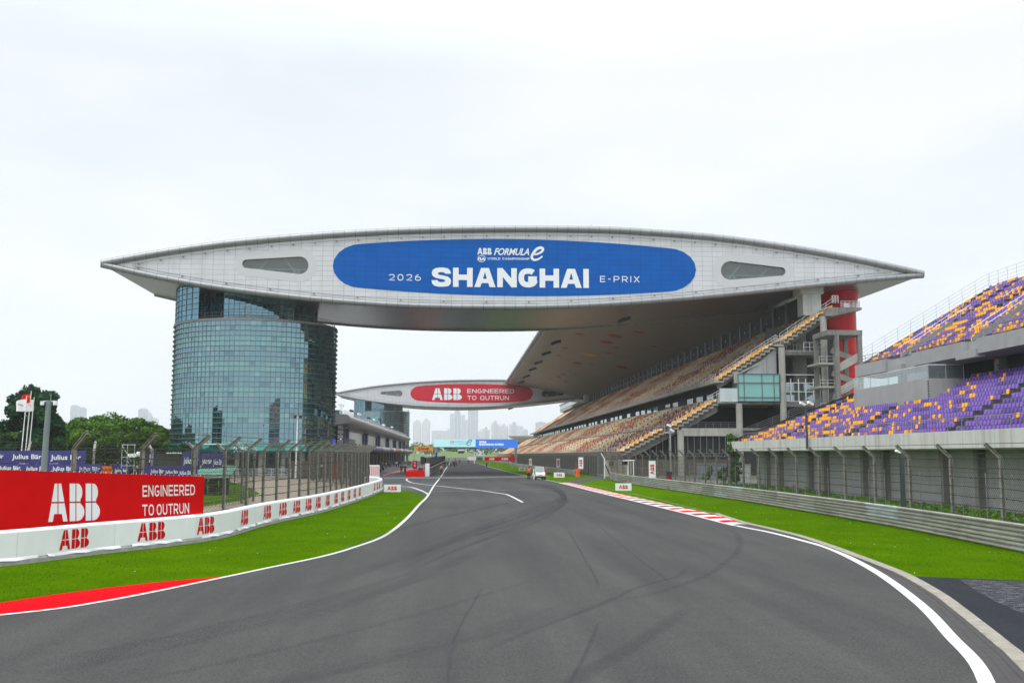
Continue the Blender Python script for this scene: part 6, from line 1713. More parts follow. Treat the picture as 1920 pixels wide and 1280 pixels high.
def tree_meshes(h, rx, rz, lobes, n, size, cols, trunk_r=0.25, low=0.35, conic=False):
    cs, rs = [], []
    for k in range(lobes):
        t_ = rng.random(); a = rng.uniform(0, 6.28)
        if conic: z = h*(low+(1-low)*t_*0.93); rr = rx*(1-0.80*t_)*rng.uniform(0.5, 0.95); cr_ = rx*(0.34-0.16*t_)
        else:
            ph = math.acos(rng.uniform(-0.75, 1)); z = h*(low+(1-low)*0.5)+math.cos(ph)*(h*(1-low)*0.44); rr = rx*math.sin(ph)*rng.uniform(0.5, 1.0); cr_ = rx*rng.uniform(0.15, 0.31)
        cs.append((rr*math.cos(a), rr*math.sin(a), z)); rs.append((cr_, cr_, cr_*(0.55 if conic else 0.75)))
    V, F, c = leaf_cloud(cs, rs, n, size, cols)
    cr_o = np_mesh('crown', V, F, m_leaf, None, c)
    m = MB(); m.tube([(0,0,0),(0.1,0,h*0.3),(0.0,0.1,h*0.6),(0,0,h*0.85)], trunk_r, 7, r2=trunk_r*0.25)
    for q in cs[:min(9, len(cs))]: m.tube([(0,0,max(0.8, q[2]*0.55)), (q[0]*0.5,q[1]*0.5,q[2]*0.8), q], trunk_r*0.4, 5, r2=trunk_r*0.1)
    tr_o = m.build('trunk', m_bark, None, local=True)
    return cr_o, tr_o
def plant_tree(name, label, loc_, meshes, s=1.0, rz=0.0, group=None, first=False):
    root = thing(name, label, 'tree', loc_, rz, group); root.scale = (s, s, s)
    for o in meshes:
        c = o if first else o.copy()
        if not first: C.collection.objects.link(c)
        c.parent = root
    return root
BROAD = [(0.075,0.17,0.018),(0.10,0.21,0.024),(0.055,0.135,0.016),(0.13,0.24,0.035)]
PINE = [(0.026,0.072,0.034),(0.036,0.092,0.040),(0.022,0.058,0.03)]
DARKB = [(0.022,0.06,0.018),(0.03,0.08,0.02),(0.018,0.05,0.016)]
pine = tree_meshes(13.2, 4.9, 1, 60, 15000, 0.30, PINE, 0.3, 0.12, conic=False)
plant_tree('pine_tree', 'tall dark pine behind the flagpoles at far left', (-61.5, 150, 0), pine, first=True)
b1_ = tree_meshes(10.5, 4.9, 1, 46, 13000, 0.25, BROAD, 0.28, 0.18)
b2_ = tree_meshes(10.0, 5.4, 1, 52, 14000, 0.25, BROAD, 0.28, 0.15)
spots = [(150, 785, 186, b1_, 'round green tree just right of the dark pine'), (205, 780, 190, b2_, 'tallest broad green tree in the row before the glass tower'), (248, 785, 186, b1_, 'round green tree below the hazy blocks left of the glass tower'), (285, 796, 192, b2_, 'lower green tree second from the glass tower'), (322, 798, 188, b1_, 'green tree touching the edge of the glass tower'), (120, 800, 205, b2_, 'half hidden green tree behind the dark pine'), (178, 794, 176, b2_, 'green tree in front of the row, between pine and tallest tree'), (20, 803, 215, b1_, 'pale green tree at the far left edge'), (-15, 796, 205, b2_, 'green tree cut by the left edge')]
used = set()
for px, yt, Y, ms, lab in spots:
    h = CAM_H+ZR(yt)*Y; s = h/(10.5 if ms is b1_ else 10.0); key = id(ms)
    plant_tree('broadleaf_tree', lab, (XR(px)*Y, Y, 0), ms, s, rng.uniform(0, 6), 'green trees left of the glass tower', first=key not in used); used.add(key)
# dark hedge under the trees
cs = [(x, 150+rng.uniform(-1, 1), rng.uniform(0.6, 4.6)) for x in np.arange(-92, -38, 0.8) for _ in range(2)]
V, F, c = leaf_cloud(cs, [(1.3,1.0,1.0)]*len(cs), 16000, 0.26, DARKB)
hg = np_mesh('hedge', V, F, m_leaf, None, c*0.8); tag(hg, 'tall dark hedge below the tree row at the left', 'hedge')
# climbing plant at the corner of the near stand
cs = [(32.6+rng.uniform(-0.6, 0.4), 118.5+rng.uniform(-1, 2.2), z) for z in np.arange(0.6, 5.7, 0.28) for _ in range(2 if z > 4 else 3)]
cs += [(30.2+rng.uniform(-2.1, 1.3), 119+rng.uniform(-1, 1), rng.uniform(0.2, 1.9)) for _ in range(12)]
V, F, c = leaf_cloud(cs, [(0.36,0.36,0.36)]*len(cs), 5200, 0.12, BROAD+DARKB)
cl = thing('climbing_plant', 'leafy climbing plant at the corner of the violet seated stand', 'plant', (32.2, 118.5, 0))
np_mesh('foliage', V, F, m_leaf, cl, c)
m = MB()
for k in range(6): m.tube([(32.2+rng.uniform(-1, 1),118.5,0),(32.0+rng.uniform(-.6, .6),118.7,2.5),(32.3+rng.uniform(-.6, .4),118.9,5.0)], 0.05, 4)
m.build('stems', m_bark, cl)
# weeds along the foot of the right fence
cs = []
for y in np.arange(28, 140, 0.16):
    for _ in range(3): cs.append((rng.uniform(22.6, 32.5 if y < 115 else 26), y+rng.uniform(-.2, .2), rng.uniform(0.02, 0.12+0.30*max(0, math.sin(y*0.21+1))**4+(0.2 if 92 < y < 128 else 0))))
V, F, c = leaf_cloud(cs, [(0.36,0.3,0.13)]*len(cs), 46000, 0.075, [(0.08,0.20,0.012),(0.10,0.23,0.02),(0.05,0.13,0.015),(0.13,0.19,0.03)])
tag(np_mesh('weeds', V, F, m_leaf, None, c), kind='stuff')
# grass blades on the near verges
def blades(n, sampler, hmin, hmax, name):
    P = np.array([sampler() for _ in range(n)]); ang = nrg.uniform(0, 6.283, n); h = nrg.uniform(hmin, hmax, n); w_ = 0.012+0.012*nrg.random(n)
    dx, dy = np.cos(ang)*w_, np.sin(ang)*w_; lx, ly = nrg.normal(0, 0.35, n)*h, nrg.normal(0, 0.35, n)*h
    V = np.empty((n, 3, 3)); V[:, 0] = np.stack([P[:, 0]-dx, P[:, 1]-dy, np.zeros(n)], 1); V[:, 1] = np.stack([P[:, 0]+dx, P[:, 1]+dy, np.zeros(n)], 1); V[:, 2] = np.stack([P[:, 0]+lx, P[:, 1]+ly, h], 1)
    col = np.array([(0.080,0.178,0.001),(0.096,0.200,0.002),(0.072,0.162,0.001),(0.115,0.205,0.003)])[nrg.integers(0, 4, n)]*nrg.uniform(0.8, 1.15, (n, 1))
    tag(np_mesh(name, V.reshape(-1, 3), np.arange(n*3).reshape(-1, 3), m_leaf, None, col), kind='stuff')
def edge_x(P, y):
    b = [p for p in P if True]; best = min(b, key=lambda p: abs(p.y-y)); return best.x
rk_in = [(p.y, p.x) for p in LP]
def samp_left():
    while True:
        y = 24+76*rng.random()**1.5; xl = edge_x(BP, y); xr = edge_x(LP, y)-0.12
        if y < 31: xr -= 0.25+0.95*(31-y)/6
        x = rng.uniform(xl+0.2, xr) if xr > xl+0.3 else None
        if x is not None: return (x, y)
def samp_right():
    while True:
        y = 26.5+(58)*rng.random()**1.4; xo = min(OP, key=lambda p: abs(p.y-y)).x+0.25 if y < 53 else 15.0
        if y < 33.0 and xo > 0: pass
        x = rng.uniform(xo, 21.2)
        if y < 27.5: continue
        return (x, y)
blades(60000, samp_left, 0.010, 0.030, 'verge_grass')
blades(50000, samp_right, 0.010, 0.030, 'verge_grass')
# daisies and scraps in the grass: tiny white heads
m = MB()
for k in range(40):
    x, y = samp_left() if k % 2 else samp_right()
    m.ball((x, y, 0.07), 0.018, 0.018, 0.012, 5, 3)
tag(m.build('daisies', m_white), kind='stuff')

# ------------------------------------------------------------------ far ground: embankment, wood, boards, skyline
def mound(name, x0, x1, y, h, w_, mat, seed):
    r_ = random.Random(seed); n = 60; V = []; F = []
    for i in range(n+1):
        x = x0+(x1-x0)*i/n; hh = h*(0.8+0.25*math.sin(i*0.37+seed)+0.12*math.sin(i*0.9))
        for j in range(9):
            t_ = j/8; V.append((x, y+w_*t_, hh*math.sin(math.pi*t_*0.5)*(1-0.05*r_.random())-0.02))
    for i in range(n):
        for j in range(8): F.append((i*9+j, (i+1)*9+j, (i+1)*9+j+1, i*9+j+1))
    m = MB(); m.add(V, F, None, True); return struct(m.build(name, mat))
mound('embankment', -60, 120, 720, 6.5, 160, M('far_grass', (0.10,0.16,0.035), 0.95, var=0.25, scale=0.03), 1)
cs = [(x+rng.uniform(-5, 5), 860+rng.uniform(-20, 60), rng.uniform(6, 12.5+2*math.sin(x*0.05))) for x in np.arange(-190, 330, 6) for _ in range(3)]
V, F, c = leaf_cloud(cs, [(6,6,3.6)]*len(cs), 26000, 0.9, DARKB+BROAD)
tag(np_mesh('far_wood', V, F, m_leaf, None, c), kind='stuff')
for xa, xb, ya, yb, Y, mat, lab in ((877,893,858.5,862.5,600,m_white,'far white board across the end of the straight'),(893,905,858.8,863,590,M('green_board', (0.04,0.10,0.10), 0.6),'far dark green board at the end of the straight'),(836,876,860,864.5,575,m_pale,'long pale barrier at the far end of the straight')):
    t0 = thing('far_board', lab, 'board', (ax_((xa+xb)/2, Y), Y, 0), 0, 'boards at the far end of the straight')
    m = MB(); m.box(ax_(xa, Y), ax_(xb, Y), Y, Y+0.4, 0.25, az_(ya, Y)+0.8); m.build('panel', mat, t0)
    m = MB()
    for k in range(3): q = ax_(xa, Y)+(ax_(xb, Y)-ax_(xa, Y))*(k+0.5)/3; m.box(q-0.1, q+0.1, Y+0.1, Y+0.3, 0, 0.3)
    m.build('foot', m_steel, t0)
ca = thing('membrane_canopy', 'big pale dish shaped canopy on stems beyond the grandstand', 'canopy', (46, 720, 0))
m = MB(); pr_ = [(0,15.2),(6,15.8),(11,16.4),(13.5,16.6),(11,15.2),(6,12.6),(2.0,11.0),(0,10.8)]; nn = 28
vs = []; fs = []
for i in range(nn):
    a = 2*math.pi*i/nn
    for r_, z in pr_: vs.append((49+r_*math.cos(a)*1.1, 720+r_*math.sin(a), z))
k = len(pr_)
for i in range(nn):
    for j in range(k-1): fs.append((i*k+j, ((i+1) % nn)*k+j, ((i+1) % nn)*k+j+1, i*k+j+1))
m.add(vs, fs, None, True); m.build('membrane', M('membrane', (0.70,0.66,0.56), 0.7, var=0.04), ca)
m = MB(); m.tube([(49,720,0),(49,720,11.5)], 0.9, 10); m.build('stem', m_white, ca)

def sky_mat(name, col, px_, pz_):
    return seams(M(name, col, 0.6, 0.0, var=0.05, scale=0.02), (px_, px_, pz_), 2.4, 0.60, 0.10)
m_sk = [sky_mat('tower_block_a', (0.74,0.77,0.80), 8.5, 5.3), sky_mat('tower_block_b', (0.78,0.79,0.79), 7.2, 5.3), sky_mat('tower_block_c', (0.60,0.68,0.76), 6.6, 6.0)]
def skyscraper(px0, px1, ytop, Y, label, kind=0, style=0, depth=22):
    xa, xb = ax_(px0, Y), ax_(px1, Y); h = az_(ytop, Y); root = thing('tower_block', label, 'tower block', ((xa+xb)/2, Y, 0), 0, 'hazy tower blocks on the skyline')
    w_ = xb-xa; m = MB(); mat = m_sk[kind]
    if style == 0: m.box(xa, xb, Y, Y+depth, 0, h)
    elif style == 1:   # slab with stepped crown
        m.box(xa, xb, Y, Y+depth, 0, h*0.90)
        m.box(xa+w_*0.12, xb-w_*0.12, Y-2, Y+depth*0.9, 0, h*0.96)
    else:              # three bays of unequal height
        m.box(xa, xa+w_*0.30, Y+3, Y+depth, 0, h*0.93); m.box(xa+w_*0.30, xa+w_*0.68, Y, Y+depth, 0, h*0.97); m.box(xa+w_*0.68, xb, Y+3, Y+depth, 0, h*0.90)
    m.build('shaft', mat, root)
    m = MB()
    if style == 0: m.box(xa+w_*0.2, xb-w_*0.25, Y+4, Y+depth-4, h, h+4)
    else: m.box(xa+w_*0.36, xa+w_*0.62, Y+2, Y+depth-4, h*0.9, h)
    m.build('crown', mat, root)
    m = MB()
    for k in range(3): q = xa+w_*(0.25+0.25*k); m.box(q-w_*0.03, q+w_*0.03, Y-2.6, Y-1.9 if style == 1 else Y-0.02, 3, h*0.88)
    m.build('balcony_stack', m_sk[1 if kind != 1 else 0], root)
SK = [(128,140,763,2600,'pale hazy tower at far left above the trees, the taller of a pair',2,0),(140,153,767,2640,'pale hazy tower at far left above the trees, the lower of a pair',2,0),
(256,270,769,2500,'hazy slab tower above the green trees left of the glass tower',2,0),(270,279,774,2540,'narrow hazy tower stepping down right of the slab above the trees',1,1),(279,291,786,2620,'low hazy block right of the stepped tower above the trees',0,0),(318,330,784,2600,'hazy tower partly behind the edge of the glass tower',1,0),
(774,789,787,3000,'hazy twin block on the skyline just right of the distant glass tower, left half',1,1),(791,806,785,3000,'hazy twin block on the skyline just right of the distant glass tower, right half',1,1),
(809,836,808,3400,'low wide hazy block above the courier banner',0,0),(836,845,804,3200,'narrow hazy block left of the tallest skyline towers',0,2),(843,872,770,3000,'tall hazy tower with stepped top in the middle of the skyline',2,2),(872,879,788,3400,'slim hazy block squeezed between the two tallest towers',1,0),(877.5,896,768,2900,'tallest dark hazy slab in the middle of the skyline',2,0),
(896,906,806,3100,'low hazy block right of the tallest slab',0,1),(904,919,800,2800,'hazy residential block above the blue screen',0,2),(921,937,789,3000,'hazy stepped tower above the right end of the blue screen',1,2),(937,953,795,3050,'hazy stepped tower right of its twin above the blue screen',1,1),(955,974,791,3000,'hazy tower block left of the white membrane canopy',0,2),(973,983,798,3050,'hazy tower block half behind the white membrane canopy',1,1),(984,990,806,2900,'thin low hazy block right of the canopy towers',2,0),(1005,1024,792,2700,'hazy slab against the far end of the grandstand',2,0),(862,884,815,3300,'low hazy block in front of the tallest towers',1,1),(817,827,813,2900,'lowest hazy block above the courier banner',1,0)]
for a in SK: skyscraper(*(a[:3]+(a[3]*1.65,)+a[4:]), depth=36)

# ------------------------------------------------------------------ left middle ground
MY = 60.0
def hang_banner(label, xa, xb, ya, yb, Y, texts, group='purple sponsor banners hung on the fences behind the red board'):
    root = thing('sponsor_banner', label, 'banner', (ax_((xa+xb)/2, Y), Y, az_(yb, Y)), 0, group)
    m = MB(); n = 24; A = []; B = []
    for i in range(n+1):
        px = xa+(xb-xa)*i/n; wv = 0.03*math.sin(i*1.3)+0.02*math.sin(i*3.1); A.append(Vector((ax_(px, Y), Y+wv, az_(ya, Y)-0.01*abs(math.sin(i*0.8))))); B.append(Vector((ax_(px, Y), Y+wv*1.4, az_(yb, Y))))
    m.strip(A, B); m.build('cloth', m_navy, root)
    for s, x0_, x1_, yb_, yt_ in texts:
        m = MB(); put2d(m, text2d(s, 0.02), (ax_(x0_, Y), Y-0.07, az_(yb_, Y)), (1,0,0), (0,0,1), az_(yt_, Y)-az_(yb_, Y), ax_(x1_, Y)-ax_(x0_, Y)); face_camera(m.build('lettering', m_whitelet, root))
JB = 'Julius B\u00e4r'
hang_banner('upper purple banner with two bank names left of the cranked posts', -40, 162, 844.5, 867.5, 60.2, [(JB,-38,8,858,850.5),(JB,24,79,859.5,851),(JB,96,153,861,852)])
hang_banner('lower purple banner with four bank names above the red board', -40, 193, 868.5, 890, 59.9, [(JB,1,41,879,872),(JB,51,90,880,873),(JB,100,141,880.5,873),(JB,150,189,881,873.5)])
hang_banner('short purple banner right of the orange panel', 213, 243, 868, 891, 59.5, [(JB,217,241,883,876.5)])
hang_banner('purple banner beside the dark hut, low along the fence', 270, 372, 872, 891, 61.5, [(JB,284,309,885,878),(JB,312,336,886,880),(JB,338,362,888,881)])
hang_banner('tall purple banner on the fence left of the glass tower doors', 341, 376, 847.5, 879, 78, [(JB,345,373,868,856)])
hang_banner('tall purple banner nearest the glass tower doors', 378, 418, 849, 876, 84, [(JB,380,398,868,858),(JB,401,417,870,860)])
hang_banner('narrow upright purple banner between cranked posts', 278, 291, 843, 872, 66, [('JB',280,289,862,850)])
op = thing('orange_marker_board', 'orange double marker panel above the red board top edge', 'panel', (ax_(201, 58), 58, 0))
m = MB(); m.box(ax_(194.5, 58), ax_(208, 58), 57.9, 58.3, az_(880.5, 58), az_(873, 58)); m.box(ax_(194.5, 58), ax_(208, 58), 57.9, 58.3, az_(889.5, 58), az_(881.5, 58)); m.build('block', M('orange_vinyl', (0.85,0.13,0.01), 0.5), op)
m = MB(); m.box(ax_(196, 58), ax_(197, 58), 58.3, 58.4, 0, az_(875, 58)); m.box(ax_(206, 58), ax_(207, 58), 58.3, 58.4, 0, az_(875, 58)); m.build('leg', m_railg, op)
sf = thing('scaffold_stand', 'white tube scaffold stand with round lamp behind the red board', 'scaffold', (ax_(245, 57), 57, 0))
m = MB()
for px in (228.5, 238.5, 252):
    for Y in (57, 58.4): m.tube([(ax_(px, Y), Y, 0), (ax_(px, Y)+(-0.0), Y, az_(834, Y))], 0.016, 5)
for py in (834, 856.5, 872): m.tube([(ax_(227, 57), 57, az_(py, 57)), (ax_(254, 57), 57, az_(py, 57))], 0.014, 5)
m.tube([(ax_(229, 57), 57, az_(836, 57)), (ax_(247, 57), 57, az_(864, 57))], 0.014, 4); m.build('tubes', m_rail, sf)
m = MB(); m.box(ax_(226, 57), ax_(268, 57), 56.6, 58.8, 1.2, 1.3); m.build('platform', m_railg, sf)
m = MB(); m.box(ax_(241, 56.9), ax_(256, 56.9), 56.8, 57.0, az_(856.5, 56.9), az_(850, 56.9)); m.ball((ax_(259.5, 56.9), 56.9, az_(851, 56.9)), 0.14, 0.05, 0.14, 14, 6); m.build('lamp', m_railw, sf)
# tyre stack with green corrugated roof
hut = thing('tyre_shelter', 'green corrugated roof over stacked tyres at the end of the red board', 'shelter', (-21.5, 91, 0))
m = MB(); n = 30
for i in range(n):
    xa, xb = -24+4.3*i/n, -24+4.3*(i+1)/n; dz = 0.04 if i % 2 else 0; m.add([(xa,90,1.75+dz),(xb,90,1.75+0.04-dz),(xb,92.4,2.55+0.04-dz),(xa,92.4,2.55+dz)], [(0,1,2,3)])
m.build('roof', M('green_sheet', (0.10,0.30,0.20), 0.5, var=0.12), hut)
m = MB()
for x in (-23.8, -19.9):
    for y in (90.2, 92.2): m.tube([(x,y,0),(x,y,1.8 if y < 91 else 2.5)], 0.05, 5)
m.build('post', m_railg, hut)
tyre_proto = None
for a in range(4):
    for k in range(6):
        c_ = (-23.4+a*0.95+rng.uniform(-.05, .05), 91+rng.uniform(-.1, .1), 0.13+k*0.24)
        lab = 'worn black tyre in the %s stack under the green roof' % ('first','second','third','fourth')[a]
        if tyre_proto is None:
            m = MB(); pr_ = [(0.26,-0.10),(0.33,-0.12),(0.42,-0.10),(0.45,0),(0.42,0.10),(0.33,0.12),(0.26,0.10)]; nn = 16; vs = []; fs = []
            for i in range(nn):
                an = 2*math.pi*i/nn
                for r_, z in pr_: vs.append((r_*math.cos(an), r_*math.sin(an), z))
            for i in range(nn):
                for j in range(6): fs.append((i*7+j, ((i+1) % nn)*7+j, ((i+1) % nn)*7+j+1, i*7+j+1))
            m.add(vs, fs, None, True); tyre_proto = m.build('tyre', m_rubber); c = tyre_proto
        else: c = tyre_proto.copy(); C.collection.objects.link(c)
        c.location = c_; tag(c, lab, 'tyre', 'stacked tyres under the green roof')
# surveillance mast
cmst = thing('camera_mast', 'grey tapered mast with four white surveillance cameras left of the red board lettering', 'mast', (ax_(83, 45), 45, 0))
m = MB(); m.tube([(ax_(81, 45),45,0),(ax_(86.5, 45),45,az_(753, 45))], 0.15, 12, r2=0.11); m.build('mast', M('mast_paint', (0.19,0.235,0.245), 0.5, var=0.08), cmst)
m = MB(); m.tube([(ax_(76, 45),45,az_(755, 45)),(ax_(102, 45),45,az_(755, 45))], 0.03, 5); m.tube([(ax_(90, 45),45,az_(753, 45)),(ax_(90, 45),45,az_(742, 45))], 0.012, 4); m.build('crossarm', m_rail, cmst)
for px in (77, 83.5, 96.5, 101):
    q = Vector((ax_(px, 45), 44.85 if px in (77, 101) else 45.2, az_(761, 45))); m = MB(); m.tube([q+Vector((0,0,0.14)), q, q-Vector((0,0,0.03))], 0.085, 10); h_ = m.build('camera', m_white, cmst)
    m = MB(); m.ball(q-Vector((0,0,0.07)), 0.07, 0.07, 0.08, 10, 6); m.build('dome', m_black, h_)
# flags
for i, (px0, px1, yt, fy0, fy1, fx0, lab, col) in enumerate(((38,44.5,745,751,772,24,'white flag with faint red print, leftmost of the three flags','w'),(45.5,52.5,736,741,757,32,'red national flag with yellow stars on the tallest pole','r'),(52,58.5,747,752,772,43,'white flag on the right pole with a red mark','w'))):
    Y = 140+i*2; rt_ = thing('flagpole', lab, 'flag', (ax_(px0, Y), Y, 0), 0, 'flags on white poles beside the dark pine')
    m = MB(); m.tube([(ax_(px0-0.5, Y), Y, 0), (ax_(px1, Y), Y, az_(yt, Y))], 0.085, 6, r2=0.05); m.build('pole', m_railw, rt_)
    m = MB(); n = 12; A = []; B = []
    for k in range(n+1):
        t_ = k/n; px = px1-0.5+(fx0-px1)*t_; wv = 0.35*math.sin(t_*7+i)*t_; dr = 5*t_*t_
        A.append(Vector((ax_(px, Y)+0.0, Y+wv, az_(fy0+dr, Y)))); B.append(Vector((ax_(px-0.5, Y)+0.1, Y+wv*1.2, az_(fy1+dr*0.7+1.2*math.sin(t_*5), Y))))
    m.strip(A, B); m.sm = [True]*len(m.f); fl = m.build('cloth', m_red if col == 'r' else m_white, rt_)
    def flag_pt(u, v, d=-0.04):
        k = min(int(u*n), n-1); f = u*n-k; a = A[k].lerp(A[k+1], f); b_ = B[k].lerp(B[k+1], f); return b_.lerp(a, v)+Vector((0,d,0))
    m = MB()
    if col == 'r':
        for (cu, cv, rr) in ((0.17,0.70,0.11),(0.34,0.88,0.04),(0.41,0.76,0.04),(0.41,0.60,0.04),(0.34,0.48,0.04)):
            pts = [flag_pt(cu+rr*0.62*(1 if q % 2 == 0 else 0.4)*math.sin(R(36*q)), min(0.99, cv+rr*1.4*(1 if q % 2 == 0 else 0.4)*math.cos(R(36*q)))) for q in range(10)]
            m.add(pts+[flag_pt(cu, cv)], [(q, (q+1) % 10, 10) for q in range(10)])
        face_camera(m.build('stars', M('flag_yellow', (0.9,0.6,0.02), 0.6), fl))
    else:
        for q in range(4): m.add([flag_pt(0.30+0.1*q, 0.42+0.05*q), flag_pt(0.37+0.1*q, 0.42+0.05*q), flag_pt(0.39+0.1*q, 0.56+0.05*q), flag_pt(0.32+0.1*q, 0.56+0.05*q)], [(0,1,2,3)])
        face_camera(m.build('print', M('faint_red', (0.6,0.25,0.25), 0.7), fl))
# lamp post in front of the tower, mesh screen, railings
lp = thing('lamp_post', 'white lamp post with two black lamps in front of the glass tower', 'lamp post', (ax_(556, 150), 150, 0))
m = MB(); m.tube([(ax_(555, 150),150,0),(ax_(556.5, 150),150,az_(783, 150))], 0.15, 8, r2=0.08); m.tube([(ax_(551, 150),150,az_(783, 150)),(ax_(562.5, 150),150,az_(783, 150))], 0.05, 5); m.build('post', m_railw, lp)
for px in (552, 562):
    m = MB(); m.obox((ax_(px, 150),149.9,az_(781.8, 150)), 0.38, 0.5, 0.34, 0, None, 0, 0.4); m.build('lamp', m_black, lp)
sc_ = thing('mesh_screen', 'brown mesh screening around a compound before the glass tower', 'screen', (ax_(590, 152), 152, 0))
m = MB(); m.box(ax_(548, 152), ax_(665, 152), 152, 152.1, 0.1, az_(864, 152)); m.build('mesh', M('brown_mesh', (0.13,0.11,0.085), 0.9, var=0.3, scale=1.5), sc_)
m = MB()
for k in range(12): q = ax_(548+k*10.5, 152); m.box(q-0.04, q+0.04, 151.9, 152, 0, az_(863.5, 152))
m.build('stakes', m_railg, sc_)
m = MB(); m.box(ax_(601, 152), ax_(606, 152), 151.85, 151.9, az_(874.5, 152), az_(870, 152)); m.build('notice', m_white, sc_)
rc = thing('red_container', 'dull red container standing behind the left fence', 'container', (ax_(633, 148), 148, 0))
m = MB(); m.box(ax_(623, 148), ax_(642, 148), 148, 150, 0.15, az_(866, 148)); m.build('body', M('dull_red', (0.32,0.035,0.03), 0.6, var=0.2), rc)
m = MB()
for k in range(5): q = ax_(625+k*4, 148); m.box(q-0.03, q+0.03, 147.95, 148, 0.15, az_(866.5, 148))
m.build('rib', m_kred, rc)
wr_ = thing('crowd_railing', 'white crowd railing at the foot of the glass tower', 'railing', (ax_(490, 162), 162, 0))
m = MB(); rail_run(m, [(ax_(438, 162),162,0.15),(ax_(546, 162),162,0.15)], 1.15, 4, 1.3, 0.04); m.build('bars', m_railw, wr_)
lawn = MB(); lawn.add([(-46,158,0.02),(-22,158,0.02),(-22,172,0.02),(-46,172,0.02)], [(0,1,2,3)]); struct(lawn.build('forecourt', M('forecourt', (0.24,0.24,0.23), 0.9, var=0.15)))
dh = thing('dark_shed', 'dark mesh sided shed behind the fence left of the glass tower', 'shed', (ax_(300, 100), 100, 0))
m = MB(); m.box(ax_(270, 100), ax_(345, 100), 100, 104, 0, az_(850, 100)); m.build('body', M('dark_mesh', (0.05,0.05,0.045), 0.9, var=0.4, scale=0.8), dh)
m = MB(); m.box(ax_(313, 100), ax_(345, 100), 99.7, 104.3, az_(850, 100), az_(847.5, 100)); m.build('roof', m_white, dh)

# ------------------------------------------------------------------ right hand poles and odds
def pole_cam(label, X, Y, z0, z1, r, cams, mat):
    root = thing('camera_pole', label, 'pole', (X, Y, z0)); m = MB(); m.tube([(X,Y,z0),(X,Y,z1)], r, 10, r2=r*0.8); m.build('pole', mat, root)
    for dx, dz, s in cams:
        m = MB(); m.obox((X+dx, Y-0.12, z1+dz), 0.5*s, 0.22*s, 0.2*s, 0.4, None, 0.35); m.tube([(X,Y,z1),(X+dx*0.7,Y-0.1,z1+dz*0.7)], 0.03, 4); m.build('camera', m_white, root)
m_dpole = M('dark_pole', (0.06,0.08,0.085), 0.5, 0.2, var=0.15)
pole_cam('dark pole with two horn cameras against the violet seats', 31.95, 92, 4.0, 8.06, 0.12, ((-0.35,0.1,1.1),(0.4,0.15,1.2)), m_dpole)
pole_cam('dark green pole with a small white camera behind the right hand fence', XR(1690)*50.5, 50.5, 0, az_(849, 50.5), 0.14, ((-0.22,0.08,0.6),), m_dpole)
pole_cam('grey pole with white boxes before the end of the main grandstand', XR(1257)*143, 143, 0, az_(799, 143), 0.15, ((-0.15,0.1,1.3),(0.3,-0.6,1.2)), m_steel)
tg = thing('camera_rig', 'white two legged camera rig behind the guardrail curve', 'camera rig', (XR(1182)*128, 128, 0))
m = MB()
for px in (1177, 1187.5): m.tube([(XR(px)*128,128,0),(XR(px)*128,128,az_(862, 128))], 0.09, 6)
m.tube([(XR(1167)*128,128,az_(864, 128)),(XR(1190)*128,128,az_(862.5, 128))], 0.07, 5); m.build('legs', m_railw, tg)
m = MB(); m.obox((XR(1171)*128,127.9,az_(867, 128)), 0.55, 0.5, 0.45, 0.3); m.build('camera', m_black, tg)
pk = thing('equipment_pack', 'red and black equipment pack behind the guardrail', 'equipment', (XR(1253)*112, 112, 0))
m = MB(); m.obox((XR(1253)*112,112,0.95), 0.62, 0.5, 0.62); m.box(XR(1249)*112, XR(1257)*112, 111.8, 112.2, 0.0, 0.64); m.build('case', m_kred, pk)
m = MB(); m.obox((XR(1253)*112,112,1.45), 0.66, 0.5, 0.36); m.build('bag', m_black, pk)
pwl = thing('pale_wall', 'small pale wall panel behind the climbing plant', 'wall', (XR(1386)*120, 120.5, 0))
m = MB(); m.box(XR(1366)*120.5, XR(1407)*120.5, 120.5, 120.8, 0, 2.3); m.build('panel', m_white, pwl)
m = MB(); m.box(XR(1366)*120.5, XR(1407)*120.5, 120.4, 120.9, 2.3, 2.4); m.build('coping', m_pale, pwl)
cw = thing('sheet_hoarding', 'grey sheet hoarding below the louvred wall of the main grandstand', 'hoarding', (33.5, 146, 0))
m = MB(); m.box(XR(1306)*146, XR(1366)*146, 146, 146.1, 0, 2.15); m.build('sheets', seams(M('grey_sheet', (0.22,0.25,0.27), 0.6, 0.2, var=0.12), (0.9,0,0), 0.05, 0.6, 0.08), cw)
m = MB(); m.box(XR(1306)*146, XR(1366)*146, 145.9, 146.2, 2.15, 2.25); m.build('cap_rail', m_steel, cw)
spx = thing('speaker_box', 'small black speaker on the beige wall by the fence opening', 'speaker', (24.3, 161.3, 2.0))
m = MB(); m.box(24.0, 24.55, 161.1, 161.49, 1.75, 2.4); m.build('cabinet', m_black, spx); m = MB(); m.tube([(24.27,161.49,2.1),(24.27,161.4,2.6)], 0.03, 4); m.build('bracket', m_railg, spx)
